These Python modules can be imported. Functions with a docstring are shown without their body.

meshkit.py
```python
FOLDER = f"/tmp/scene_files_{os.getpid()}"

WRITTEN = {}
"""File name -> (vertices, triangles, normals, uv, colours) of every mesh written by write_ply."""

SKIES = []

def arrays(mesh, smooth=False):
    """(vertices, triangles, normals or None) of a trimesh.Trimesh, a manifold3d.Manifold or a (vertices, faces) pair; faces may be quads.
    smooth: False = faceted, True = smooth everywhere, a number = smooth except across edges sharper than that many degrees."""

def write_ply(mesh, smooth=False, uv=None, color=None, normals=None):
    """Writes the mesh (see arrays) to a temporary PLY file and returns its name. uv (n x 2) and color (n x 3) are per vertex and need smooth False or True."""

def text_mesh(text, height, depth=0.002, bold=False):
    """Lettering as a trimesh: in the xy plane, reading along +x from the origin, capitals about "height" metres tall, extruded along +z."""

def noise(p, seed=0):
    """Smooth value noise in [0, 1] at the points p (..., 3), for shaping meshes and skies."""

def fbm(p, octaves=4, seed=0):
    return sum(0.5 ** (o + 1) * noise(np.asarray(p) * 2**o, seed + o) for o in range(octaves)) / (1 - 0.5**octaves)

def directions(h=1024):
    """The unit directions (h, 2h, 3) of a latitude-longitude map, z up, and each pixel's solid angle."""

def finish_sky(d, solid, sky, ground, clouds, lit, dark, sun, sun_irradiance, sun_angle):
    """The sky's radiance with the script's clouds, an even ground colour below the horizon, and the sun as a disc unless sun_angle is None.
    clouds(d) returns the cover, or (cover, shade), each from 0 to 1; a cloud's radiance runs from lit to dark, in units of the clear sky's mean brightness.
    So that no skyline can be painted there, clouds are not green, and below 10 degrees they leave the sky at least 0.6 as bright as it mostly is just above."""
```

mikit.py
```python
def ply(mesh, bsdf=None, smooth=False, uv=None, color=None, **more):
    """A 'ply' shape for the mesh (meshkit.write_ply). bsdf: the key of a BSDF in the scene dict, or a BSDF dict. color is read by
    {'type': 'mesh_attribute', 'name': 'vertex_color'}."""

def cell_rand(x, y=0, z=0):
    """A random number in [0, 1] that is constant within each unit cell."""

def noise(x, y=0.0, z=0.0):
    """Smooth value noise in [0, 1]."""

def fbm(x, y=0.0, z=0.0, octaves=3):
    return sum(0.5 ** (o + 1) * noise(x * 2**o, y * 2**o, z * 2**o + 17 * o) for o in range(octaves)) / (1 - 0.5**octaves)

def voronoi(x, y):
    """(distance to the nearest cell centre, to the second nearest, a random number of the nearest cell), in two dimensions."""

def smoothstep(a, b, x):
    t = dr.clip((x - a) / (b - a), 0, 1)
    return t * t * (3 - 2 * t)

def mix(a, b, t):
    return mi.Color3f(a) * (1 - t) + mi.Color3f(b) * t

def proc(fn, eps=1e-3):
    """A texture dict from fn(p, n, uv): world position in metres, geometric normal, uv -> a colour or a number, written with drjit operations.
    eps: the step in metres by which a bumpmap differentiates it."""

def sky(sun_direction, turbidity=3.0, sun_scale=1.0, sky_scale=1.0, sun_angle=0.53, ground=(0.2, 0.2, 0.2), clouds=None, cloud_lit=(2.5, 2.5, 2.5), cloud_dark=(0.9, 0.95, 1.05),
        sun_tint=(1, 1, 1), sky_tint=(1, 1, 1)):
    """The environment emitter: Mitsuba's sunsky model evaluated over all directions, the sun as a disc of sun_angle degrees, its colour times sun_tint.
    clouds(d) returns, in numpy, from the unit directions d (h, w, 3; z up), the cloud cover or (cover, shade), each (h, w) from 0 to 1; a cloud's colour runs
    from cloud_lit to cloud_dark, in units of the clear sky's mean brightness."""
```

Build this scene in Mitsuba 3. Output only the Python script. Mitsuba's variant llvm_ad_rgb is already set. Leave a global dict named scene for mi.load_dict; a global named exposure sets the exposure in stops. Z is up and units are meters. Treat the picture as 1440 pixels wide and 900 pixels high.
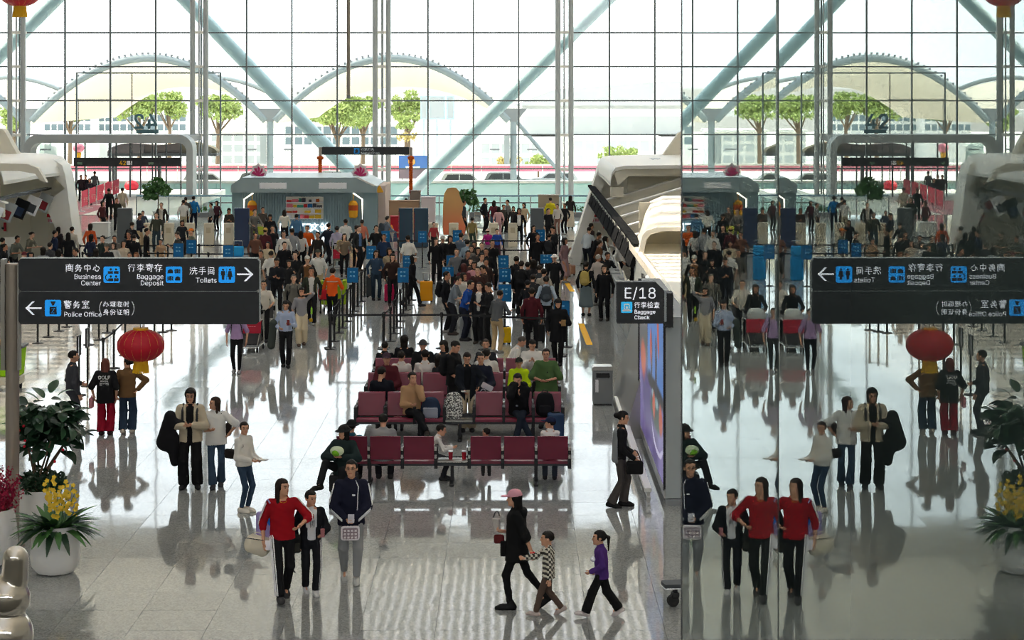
import math, random
import numpy as np, trimesh, mitsuba as mi, drjit as dr, mikit, meshkit
from mikit import proc, noise, fbm, smoothstep, mix, cell_rand
from shapely.geometry import Polygon, LineString
from shapely import union_all
from shapely import affinity
T = mi.ScalarTransform4f
scene, labels = {}, {}
rnd = random.Random(7)

# ---------------------------------------------------------------- camera, sky, exposure
F, CX, YH, H = 2800.0, 720.0, 122.0, 7.1          # focal length in pixels, horizon row, eye height
scene['camera'] = {'type': 'perspective', 'fov_axis': 'x', 'fov': math.degrees(2 * math.atan(720 / F)), 'near_clip': 0.05, 'far_clip': 3000.0,
                   'principal_point_offset_y': (450 - YH) / 900, 'to_world': T().look_at(origin=[0, 0, H], target=[0, 1, H], up=[0, 0, 1])}
SUN = np.array([-0.60, 0.10, 0.79])


def haze(d):
    n = meshkit.fbm(d * 3.0, 3, 5)
    return 0.80 + 0.18 * n, 0.25 * meshkit.fbm(d * 5.0, 3, 9)


scene['sky'] = mikit.sky(SUN, turbidity=4.0, sun_scale=0.42, sky_scale=1.0, sun_angle=1.3, ground=(0.3, 0.3, 0.29), clouds=haze, cloud_lit=(1.75, 1.75, 1.75), cloud_dark=(1.35, 1.4, 1.45))
exposure = 3.9

# ---------------------------------------------------------------- helpers


def lin(c):
    """#rrggbb -> linear rgb"""
    if not isinstance(c, str):
        return list(map(float, c))
    v = [int(c[i:i + 2], 16) / 255 for i in (1, 3, 5)]
    return [x / 12.92 if x <= 0.04045 else ((x + 0.055) / 1.055) ** 2.4 for x in v]


def rgb(c):
    return {'type': 'rgb', 'value': lin(c)}


def mat(key, c=None, rough=0.6, metal=0.0, spec=0.5, **kw):
    scene[key] = {'type': 'twosided', 'nested': {'type': 'principled', 'base_color': rgb(c) if c is not None else {'type': 'mesh_attribute', 'name': 'vertex_color'},
                  'roughness': float(rough), 'metallic': float(metal), 'specular': float(spec), **kw}}
    return key


def cloth(c, rough=0.85):
    key = 'mat_cloth_' + c[1:] + ('' if rough == 0.85 else '_%d' % (rough * 100))
    if key not in scene:
        mat(key, c, rough, spec=0.25)
    return key


def glow(c, k):
    return {'type': 'area', 'radiance': {'type': 'rgb', 'value': [x * k for x in lin(c)]}}


USED = {}


def key_for(name, parent=None):
    base = name if parent is None else parent + '__' + name
    n = USED.get(base, -1) + 1
    USED[base] = n
    return base if n == 0 else '%s_%03d' % (base, n)


def lab(key, label=None, cat=None, group=None, kind=None):
    labels[key] = {k: v for k, v in (('label', label), ('category', cat), ('group', group), ('kind', kind)) if v}


PLACE = {}


def thing(name, label, cat, group=None, at=None, rot=0, scale=1.0):
    key = key_for(name)
    lab(key, label, cat, group)
    if at is not None:
        PLACE[key] = T().translate(list(map(float, at))).rotate([0, 0, 1], float(rot)).scale(float(scale))
    return key


def part(parent, name, mesh, m, smooth=False, label=None, kind=None, tw=None, **kw):
    key = key_for(name, parent)
    d = mesh if isinstance(mesh, dict) else mikit.ply(mesh, None, smooth, **kw)
    d = {**d, 'bsdf': {'type': 'ref', 'id': m} if isinstance(m, str) else m}
    root = parent.split('__')[0]
    if tw is not None:
        d['to_world'] = PLACE[root] @ tw if root in PLACE else tw
    elif root in PLACE:
        d['to_world'] = PLACE[root]
    scene[key] = d
    if label or kind:
        lab(key, label, None, None, kind)
    return key


def single(name, label, cat, mesh, m, smooth=False, group=None, at=None, rot=0, scale=1.0, kind=None, **kw):
    key = thing(name, label, cat, group, at, rot, scale)
    if kind:
        labels[key]['kind'] = kind
    d = mesh if isinstance(mesh, dict) else mikit.ply(mesh, None, smooth, **kw)
    scene[key] = {**d, 'bsdf': {'type': 'ref', 'id': m}, **({'to_world': PLACE[key]} if key in PLACE else {})}
    return key


def struct(name, mesh, m, smooth=False, label=None, **kw):
    key = key_for(name)
    scene[key] = {**mikit.ply(mesh, None, smooth, **kw), 'bsdf': {'type': 'ref', 'id': m}}
    lab(key, label, None, None, 'structure')
    return key


# pixel -> world
def Yof(py, z=0.0):
    return F * (H - z) / (py - YH)


def at_floor(px, py, z=0.0):
    y = Yof(py, z)
    return np.array([(px - CX) * y / F, y, z])


def at_depth(px, py, y):
    return np.array([(px - CX) * y / F, y, H - (py - YH) * y / F])


# meshes
cat = trimesh.util.concatenate


def box(x0, x1, y0, y1, z0, z1):
    m = trimesh.creation.box((abs(x1 - x0), abs(y1 - y0), abs(z1 - z0)))
    m.apply_translation(((x0 + x1) / 2, (y0 + y1) / 2, (z0 + z1) / 2))
    return m


def cbox(c, s):
    return box(c[0] - s[0] / 2, c[0] + s[0] / 2, c[1] - s[1] / 2, c[1] + s[1] / 2, c[2] - s[2] / 2, c[2] + s[2] / 2)


def rod(p, q, r, n=10, r2=None):
    p, q = np.array(p, float), np.array(q, float)
    return tube([p, q], [r, r if r2 is None else r2], n)


def tube(pts, r, n=8, caps=True):
    p = np.array(pts, float)
    r = np.broadcast_to(np.asarray(r, float), (len(p),))
    t = np.gradient(p, axis=0)
    t /= np.linalg.norm(t, axis=1, keepdims=True) + 1e-12
    ref = np.array([0, 0, 1.0]) if abs(t[:, 2]).mean() < 0.85 else np.array([1.0, 0, 0])
    a = np.cross(t, ref)
    a /= np.linalg.norm(a, axis=1, keepdims=True) + 1e-12
    b = np.cross(t, a)
    th = np.arange(n) * 2 * np.pi / n
    v = (p[:, None] + r[:, None, None] * (np.cos(th)[None, :, None] * a[:, None] + np.sin(th)[None, :, None] * b[:, None])).reshape(-1, 3)
    i, j = np.meshgrid(np.arange(len(p) - 1), np.arange(n), indexing='ij')
    q = np.stack([i * n + j, i * n + (j + 1) % n, (i + 1) * n + (j + 1) % n, (i + 1) * n + j], -1).reshape(-1, 4)
    f = np.vstack([q[:, [0, 1, 2]], q[:, [0, 2, 3]]])
    if caps:
        k = len(v)
        v = np.vstack([v, p[:1], p[-1:]])
        j = np.arange(n)
        e = (len(p) - 1) * n
        f = np.vstack([f, np.stack([j * 0 + k, (j + 1) % n, j], 1), np.stack([j * 0 + k + 1, e + j, e + (j + 1) % n], 1)])
    return trimesh.Trimesh(v, f, process=False)


def lathe(prof, n=24, c=(0, 0, 0)):
    """prof: (radius, z) from bottom to top"""
    m = trimesh.creation.revolve(np.array(prof, float), sections=n)
    m.apply_translation(c)
    return m


def prism(poly, a, b, axis='y'):
    """poly in (x, z) for axis y, (x, y) for z, (y, z) for x, extruded from a to b"""
    g = poly if hasattr(poly, 'area') else Polygon(poly)
    if not g.is_valid:
        g = g.buffer(0)
    m = cat([trimesh.creation.extrude_polygon(p, abs(b - a), engine='earcut') for p in getattr(g, 'geoms', [g])])
    v = m.vertices.copy()
    lo = min(a, b)
    if axis == 'y':
        m = trimesh.Trimesh(np.stack([v[:, 0], v[:, 2] + lo, v[:, 1]], 1), m.faces[:, ::-1], process=False)
    elif axis == 'x':
        m = trimesh.Trimesh(np.stack([v[:, 2] + lo, v[:, 0], v[:, 1]], 1), m.faces, process=False)
    else:
        m.apply_translation((0, 0, lo))
    return m


def rrect(x0, x1, y0, y1, r, n=5):
    r = min(r, (x1 - x0) / 2 - 1e-4, (y1 - y0) / 2 - 1e-4)
    return Polygon([(x0 + r, y0 + r), (x1 - r, y0 + r), (x1 - r, y1 - r), (x0 + r, y1 - r)]).buffer(r, quad_segs=n)


def bevelbox(x0, x1, y0, y1, z0, z1, r):
    """box with rounded edges: hull of eight small spheres"""
    s = trimesh.creation.icosphere(1, radius=r)
    pts = np.vstack([s.vertices + (x, y, z) for x in (x0 + r, x1 - r) for y in (y0 + r, y1 - r) for z in (z0 + r, z1 - r)])
    return trimesh.convex.convex_hull(pts)


def sheet(p, nu, nv):
    """grid of points (nu, nv, 3) -> mesh"""
    p = np.asarray(p, float).reshape(-1, 3)
    i, j = np.meshgrid(np.arange(nu - 1), np.arange(nv - 1), indexing='ij')
    q = np.stack([i * nv + j, (i + 1) * nv + j, (i + 1) * nv + j + 1, i * nv + j + 1], -1).reshape(-1, 4)
    return trimesh.Trimesh(p, np.vstack([q[:, [0, 1, 2]], q[:, [0, 2, 3]]]), process=False)


def solid_sheet(p, nu, nv, off):
    """sheet with a thickness: off is a vector"""
    a = np.asarray(p, float).reshape(nu, nv, 3)
    m1, m2 = sheet(a, nu, nv), sheet(a + np.asarray(off, float), nu, nv)
    m2.faces = m2.faces[:, ::-1]
    rim = np.vstack([a[:, 0], a[-1, 1:], a[-2::-1, -1], a[0, -2:0:-1]])
    k = len(rim)
    w = sheet(np.stack([np.vstack([rim, rim[:1]]), np.vstack([rim, rim[:1]]) + np.asarray(off, float)], 1), k + 1, 2)
    return cat([m1, m2, w])


def moved(m, t=(0, 0, 0), rz=0, s=1.0, rx=0, ry=0):
    m = m.copy()
    M = trimesh.transformations
    X = M.translation_matrix(t) @ M.rotation_matrix(math.radians(rz), [0, 0, 1]) @ M.rotation_matrix(math.radians(ry), [0, 1, 0]) @ M.rotation_matrix(math.radians(rx), [1, 0, 0])
    X[:3, :3] *= s
    m.apply_transform(X)
    return m


# lettering: Latin through meshkit, Chinese from outlines on a 90 grid
# each character as pen strokes on a grid of 20 units (x right, y up)
STROKES = {
 '中': [(3,15,17,15),(3,15,3,7),(17,15,17,7),(3,7,17,7),(10,19,10,1)],
 '心': [(4,11,2,5),(7,13,7,4,9,2,14,2,15,5),(9,17,12,13),(15,13,18,8)],
 '商': [(10,20,10,18),(1,17,19,17),(7,17,8,15),(13,17,12,15),(2,14,18,14),(2,14,2,1),(18,14,18,1,16,1),(8,13,6,10),(12,13,14,10),(6,9,14,9,14,4,6,4,6,9)],
 '务': [(8,19,3,13),(6,16,15,16,9,11,2,9),(7,14,12,11,18,9.5),(3,7,16,7,15,2,12,2),(9,9.5,8,5,3,1)],
 '行': [(6,19,2,15),(7,14,2,9),(5,11,5,1),(9,17,18,17),(8,12,19,12),(15,12,15,2,13,2)],
 '李': [(2,17,18,17),(10,20,10,11),(10,17,2,11),(10,17,18,11),(5,9,15,9,10,6),(10,7,10,1,8,1),(1,5,19,5)],
 '寄': [(10,20,10,18),(2,15,2,18,18,18,18,15),(5,16,15,16),(10,17.5,5,13),(10,15,15,13),(1,11.5,19,11.5),(5,8.5,11,8.5,11,4.5,5,4.5,5,8.5),(15,11.5,15,1,13,1)],
 '存': [(1,16,19,16),(9,20,1,8),(5,12,5,1),(9,12,17,12,13,8.5),(13,9,13,1,11,1),(8,6.5,19,6.5)],
 '洗': [(2,18,4,16),(1,13,3,11),(1,2,4,8),(9,19,7,14),(8,16,18,16),(13,20,13,10),(6,10.5,19,10.5),(11,10,10,5,6,1),(15,10,15,2,18,2,19,4)],
 '手': [(15,19,4,17.5),(3,13,17,13),(1,8,19,8),(10,18,10,1,7,1)],
 '间': [(3,19,5,17),(3,15,3,1),(7,18,17,18,17,1,15,1),(7,13,13,13,13,4,7,4,7,13),(7,8.5,13,8.5)],
 '警': [(1,18,10,18),(4,20,4,16.5),(7.5,20,7.5,16.5),(3,17,1,14),(2.5,15,9,15,9,10.5,7,10.5),(3.5,13.5,6.5,13.5,6.5,11,3.5,11,3.5,13.5),(13,20,11,15),(12,17.5,19,17.5),(17,17,11,11),(12.5,15,19,11),(10,10.5,10,9.5),(2,9,18,9),(5,7,15,7),(5,5.2,15,5.2),(5,3.4,15,3.4,15,.8,5,.8,5,3.4)],
 '室': [(10,20,10,18.5),(2,16,2,18.5,18,18.5,18,16),(4,14.5,16,14.5),(9,14.5,5,10.5,15,11),(13,13,16,10),(10,9,10,1.5),(4,6,16,6),(1,1.5,19,1.5)],
 '办': [(3,14,15,14,14,3,11,2),(8,19,7,9,2,2),(3,10,1,6),(17,10,19,6)],
 '理': [(1,17,8,17),(1,11,8,11),(1,4,8,6),(4.5,17,4.5,5),(10,18,18,18,18,9,10,9,10,18),(10,13.5,18,13.5),(14,18,14,1.5),(10,5.5,18,5.5),(8,1.5,19,1.5)],
 '临': [(2,17,2,4),(6,19,6,1),(11,19,8,13),(10,16,19,16),(13,14,16,12),(10,10,18,10,18,2,10,2,10,10),(14,10,14,2)],
 '时': [(2,17,8,17,8,3,2,3,2,17),(2,10,8,10),(10,14,19,14),(16,19,16,1,14,1),(11,10,13,7)],
 '身': [(10,20,9,18),(5,17.5,15,17.5,15,1,13,1),(5,17.5,5,9),(5,14.5,15,14.5),(5,11.5,15,11.5),(2,8.5,15,8.5),(18,10,2,1)],
 '份': [(6,19,1,10),(4,14,4,1),(11,18,7,11),(14,18,19,11),(9,10,17,10,16,2,14,2),(12,10,7,1)],
 '证': [(3,18,5,16),(1,12,5,12,5,3,8,5),(9,17,18,17),(13.5,17,13.5,2),(13.5,10,18,10),(9.5,11,9.5,2),(8,2,19,2)],
 '明': [(2,17,8,17,8,4,2,4,2,17),(2,10.5,8,10.5),(11,18,18,18,18,1,16,1),(11,18,11,7,9,1),(11,13,18,13),(11,8.5,18,8.5)],
 '检': [(1,14,8,14),(4.5,20,4.5,1),(4.5,13,1,7),(5,11,8,8),(13.5,20,8,13),(13.5,20,19,13),(11,12,16,12),(10,9,11,5),(13,10,13.5,6),(18,9,15,3),(8.5,2,19,2)],
 '查': [(2,17,18,17),(10,20,10,11),(10,17,2,11.5),(10,17,18,11.5),(5,10,15,10,15,4,5,4,5,10),(5,7,15,7),(2,1.5,18,1.5)],
 '打': [(1,15,8,15),(4.5,20,4.5,2,2.5,2),(1,7,8,10),(9,17,19,17),(15,17,15,2,12,2)],
 '包': [(6,20,1,12),(5,16,17,16,16.5,7,14,7),(4,13,12,13,12,9,4,9),(4,13,4,3,6,1.5,17,1.5,18,5)],
 '文': [(10,20,11,17),(1,16,19,16),(5,15,10,7,19,1),(15,15,10,7,1,1)],
 '创': [(6,20,1,12),(6,20,12,12),(3,11,9,11,9,7,7,7),(4,11,4,2,10,2,11,5),(14,17,14,6),(18,20,18,1,16,1)],
}


def han(text, height, depth=0.004, gap=0.12, pen=1.7):
    out, s = [], height / 20.0
    for k, c in enumerate(text):
        g = union_all([LineString(list(zip(q[0::2], q[1::2]))).buffer(pen / 2, cap_style=3, join_style=2, mitre_limit=1.5) for q in STROKES[c]])
        g = affinity.affine_transform(g, [s, 0, 0, s, k * height * (1 + gap), 0])
        out += [trimesh.creation.extrude_polygon(q, depth, engine='earcut') for q in getattr(g, 'geoms', [g])]
    return cat(out)


def stand_text(m, x, y, z, align='l', flip=False):
    """lay a text mesh (xy plane) on an upright face looking to -y at depth y; flip: looking to +y"""
    m = m.copy()
    b = m.bounds
    w = b[1][0]
    dx = {'l': 0, 'c': -(b[0][0] + w) / 2, 'r': -w}[align]
    v = m.vertices
    m.vertices = np.stack([x + (-1 if flip else 1) * (v[:, 0] + dx), y + (1 if flip else -1) * v[:, 2], z + v[:, 1]], 1)
    return m


def latin(text, height, bold=False, depth=0.004):
    return meshkit.text_mesh(text, height, depth, bold)


def tex(c):
    return {'type': 'twosided', 'nested': c}
# ---------------------------------------------------------------- materials
def granite(p, n, uv):
    i, j = dr.floor(p.x), dr.floor(p.y)
    r = cell_rand(i, j, 3)
    s = noise(p.x * 48, p.y * 30) * 0.6 + noise(p.x * 140, p.y * 140) * 0.4
    f = 0.88 + 0.12 * r + 0.75 * (s - 0.5)
    w = smoothstep(0.62, 0.80, fbm(p.x * 0.35, p.y * 0.22, 4.0))
    return mi.Color3f(0.258, 0.268, 0.262) * f * (1 - 0.13 * w)


def ripple(p, n, uv):
    i, j = dr.floor(p.x), dr.floor(p.y)
    o = cell_rand(i, j, 8) * 30
    return noise(p.x * 2.6 + o, p.y * 1.7 + o) + 0.30 * noise(p.x * 7 + o, p.y * 5)


scene['granite'] = {'type': 'bumpmap', 'arbitrary': {**proc(ripple, 4e-3)}, 'scale': 0.00062,
                    'bsdf': {'type': 'principled', 'base_color': proc(granite), 'roughness': 0.05, 'specular': 0.62}}
mat('grout', '#55554f', 0.9)
mat('frame_grey', '#9aa1a3', 0.45)
mat('tube_grey', '#aab0b2', 0.4)
mat('mullion', '#646c6f', 0.5)
mat('white_paint', '#e2e1db', 0.4)
mat('cream', '#d6d1c1', 0.5)
mat('cream_dark', '#d0cbbb', 0.6)
mat('warm_white', '#e6e3d8', 0.45)
mat('brace_paint', '#a9c3ca', 0.5)
mat('canopy_tube', '#7f8b90', 0.5)
mat('concrete', '#c9c9c2', 0.85)
mat('asphalt', '#a7a7a3', 0.9)
mat('turquoise', '#a9cfcf', 0.5)
mat('black', '#15171a', 0.5)
mat('sign_black', '#24282c', 0.45)
mat('dark_grey', '#3b3f43', 0.5)
mat('mid_grey', '#7c8083', 0.5)
mat('steel', '#b9b7b1', 0.28, 0.9)
mat('steel_warm', '#a1978c', 0.35, 0.6)
mat('chrome', '#d8d2c8', 0.04, 1.0)
mat('rail_blue', '#7fa3b5', 0.4)
mat('red', '#c4122a', 0.5)
mat('red_dark', '#8d1024', 0.6)
mat('pink', '#d98397', 0.7)
mat('gold', '#e0a21a', 0.45)
mat('yellow', '#f0b400', 0.6)
mat('navy', '#1b2f52', 0.4)
mat('blue_sign', '#1593e6', 0.5)
mat('sky_sign', '#2aa9e0', 0.5)
mat('white_sign', '#eceef4', 0.6)
mat('leaf_dark', '#24402a', 0.45)
mat('leaf_mid', '#3f6a34', 0.5)
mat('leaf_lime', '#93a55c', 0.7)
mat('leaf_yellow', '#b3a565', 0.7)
mat('bark', '#6b5a48', 0.9)
mat('ceramic', '#dddddb', 0.35)
mat('vinyl', '#74263b', 0.42)
mat('rubber', '#17181a', 0.7)
scene['sign_lit'] = {'type': 'diffuse', 'reflectance': rgb('#eceef4')}
mat('vcol', None, 0.8, spec=0.3)
scene['window_glass'] = {'type': 'thindielectric', 'int_ior': 1.5, 'specular_transmittance': rgb((0.86, 0.93, 0.93))}
scene['mirror_glass'] = {'type': 'thindielectric', 'int_ior': 1.52, 'specular_reflectance': rgb((0.90, 0.985, 0.955)), 'specular_transmittance': rgb((0.62, 0.74, 0.71))}
scene['clear_glass'] = {'type': 'thindielectric', 'int_ior': 1.5, 'specular_transmittance': rgb((0.82, 0.92, 0.91))}
scene['membrane'] = {'type': 'principledthin', 'base_color': rgb('#d9d3c4'), 'roughness': 0.8, 'diff_trans': 0.42}

# ---------------------------------------------------------------- floor
struct('floor', box(-60, 40, -20, 110.4, -0.45, -0.02), 'grout')
cells = [(i, j) for j in range(24, 110) for i in range(-31, 31)]


def shown(c):
    x, y = c[0] + 0.5, c[1] + 0.5
    return (-0.262 * y - 1 < x < min(0.09 * y, 2.9 if y < 40 else 0.2 * y - 3) + 1)


near = sorted([c for c in cells if shown(c)], key=lambda c: c[1])[:300]
nears = set(near)


def tile(i, j, r):
    g = 0.0022
    z = [r.uniform(-0.0002, 0.0002)] * 4
    a, b = r.gauss(0, 0.0005), r.gauss(0, 0.0007)
    c = [(i + g, j + g), (i + 1 - g, j + g), (i + 1 - g, j + 1 - g), (i + g, j + 1 - g)]
    top = [(x, y, z[0] - 0.0006 + a * (x - i - .5) + b * (y - j - .5)) for x, y in c]
    bot = [(x, y, -0.022) for x, y in c]
    v = np.array(top + bot)
    f = [[0, 1, 2], [0, 2, 3]] + [t for k in range(4) for t in ([k, k + 4, (k + 1) % 4], [(k + 1) % 4, k + 4, (k + 1) % 4 + 4])]
    return trimesh.Trimesh(v, f, process=False)


r = random.Random(3)
for c in near:
    part('floor', 'tile', tile(*c, r), 'granite')
part('floor', 'tile_field', cat([tile(*c, r) for c in cells if c not in nears]), 'granite', kind='stuff', label='pale grey granite floor tiles farther back')

# ---------------------------------------------------------------- glass curtain wall
YW = 131.8
S = F / YW
MX = [(28.0 + 63.78 * k - 720) / S for k in range(-5, 27)]       # mullions
COLS = [1 + 4 * k for k in range(-1, 8)]
MX0 = -0.5 * 0
XZ = [H - (285.0 - 47.8 * k - YH) / S for k in range(-2, 11)]    # transom heights
MX = [(283.0 + 63.78 * k - 720) / S for k in range(-8, 21)]
struct('wall_back', cat([box(-60, 60, YW - .2, YW + .6, XZ[-1] + .04, 26), box(-60, MX[0], YW - .2, YW + .4, -6, 23), box(MX[-1], 60, YW - .2, YW + .4, -6, 23)]), 'white_paint')
for k, x in enumerate(MX):
    part('wall_back', 'mullion', box(x - .046, x + .046, YW - .12, YW + .10, XZ[0], XZ[-1]), 'mullion')
for z in XZ:
    part('wall_back', 'transom', box(MX[0], MX[-1], YW - .10, YW + .08, z - .042, z + .042), 'mullion')
pane = mikit.ply(sheet([[[0, 0, 0], [0, 0, 1]], [[1, 0, 0], [1, 0, 1]]], 2, 2))
for a, b in zip(MX[:-1], MX[1:]):
    for c, d in zip(XZ[1:-1], XZ[2:]):
        part('wall_back', 'pane', pane, 'window_glass', tw=T().translate([a + .046, YW, c + .042]).scale([b - a - .092, 1, d - c - .084]))
for k in range(0, 29, 4):
    x = MX[k]
    col = part('wall_back', 'column', cat([rod((x - .43, YW - .9, XZ[0]), (x - .43, YW - .9, 23.5), .175, 12), rod((x + .43, YW - .9, XZ[0]), (x + .43, YW - .9, 23.5), .175, 12),
                                           box(x - .04, x + .04, YW - .95, YW - .85, XZ[0], 23.5)]), 'tube_grey', smooth=40)
    for z in XZ[1:]:
        part(col, 'cross_bar', box(x - .5, x + .5, YW - .98, YW - .12, z - .09, z + .09), 'white_paint')
for (x0, y0), (x1, y1) in (((549, 300), (232, -30)), ((549, 300), (884, -30)), ((-222, 300), (108, -30))):
    part('wall_back', 'brace', rod(at_depth(x0, y0, YW + 1.6), at_depth(x1, y1, YW + 1.6), .46, 20), 'brace_paint', smooth=True)

# hall: ceiling with long skylight slots and hanging fins, side walls
ZC = 24.0
meshes = [box(-60, -45, -20, YW, ZC, ZC + .3), box(45, 60, -20, YW, ZC, ZC + .3)]
for k in range(150):
    a, b = -45 + .6 * k + .075, -45 + .6 * (k + 1) - .075
    if -38 < a < 0:
        meshes += [box(a, b, -20, 44, ZC, ZC + .3), box(a, b, 63, YW, ZC, ZC + .3)]
        if not (-36 < a < -27 or -14 < a < -8):
            meshes.append(box(a, b, 44, 63, ZC, ZC + .3))
    else:
        meshes.append(box(a, b, -20, YW, ZC, ZC + .3))
struct('ceiling', cat(meshes), 'white_paint')
part('ceiling', 'sun_louvre', cat([box(-38, 0, y, y + .42, ZC + .35, ZC + .43) for y in np.arange(44, 63, .9)]), 'white_paint', kind='stuff')
struct('wall_left', box(-60.4, -60, -20, YW, -6, 26), 'white_paint')
struct('wall_right', box(40, 40.4, -20, YW, -6, 26), 'white_paint')
struct('wall_front', cat([box(-60, 60, -20.4, -20, -6, 14), box(-60, 60, -20.4, -20, 21, 26), box(-60, -40, -20.4, -20, 14, 21), box(26, 60, -20.4, -20, 14, 21)]), 'white_paint')  # unseen wall behind the camera, opening added to light the fronts of people
struct('floor_lower', box(-60, 60, 110.4, YW + 8, -6.3, -6), 'concrete')

# ---------------------------------------------------------------- glass wall beside the camera
struct('wall_glass_right', cat([box(.60, .64, .8, 5.24, 4.6, 8.8), box(.4480, .62, 5.243, 5.285, 4.6, 8.8), box(.474, .60, 3.522, 3.536, 4.6, 8.8), box(.49, .64, .75, .8, 4.6, 8.8)]), 'dark_grey')
for (xa, ya), (xb, yb) in (((.4825, 0.82), (.4718, 3.520)), ((.4721, 3.538), (.4487, 5.242))):
    part('wall_glass_right', 'pane', sheet([[[xa, ya, 4.7], [xa, ya, 8.7]], [[xb, yb, 4.7], [xb, yb, 8.7]]], 2, 2), 'mirror_glass')
struct('floor_gallery', box(.3, 6, -3, 5.3, 4.3, 4.6), 'concrete')

# ---------------------------------------------------------------- outside: road, parapet, canopies, trees, cars
struct('ground_outside', box(-160, 160, YW + 8, 420, -2.9, -2.4), 'concrete')
struct('road', box(-150, 150, 165, 196, -2.4, -2.35), 'asphalt')
struct('parapet', cat([box(-60, 60, 141.6, 142, -6, .25)]), 'turquoise')
part('parapet', 'coping', box(-60, 60, 141.3, 142.3, .25, .42), 'concrete')
for k in range(-20, 14):
    part('parapet', 'panel', box(k * 3 + .02, k * 3 + 2.98, 141.52, 141.6, -5.5, .2), 'turquoise')

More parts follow.
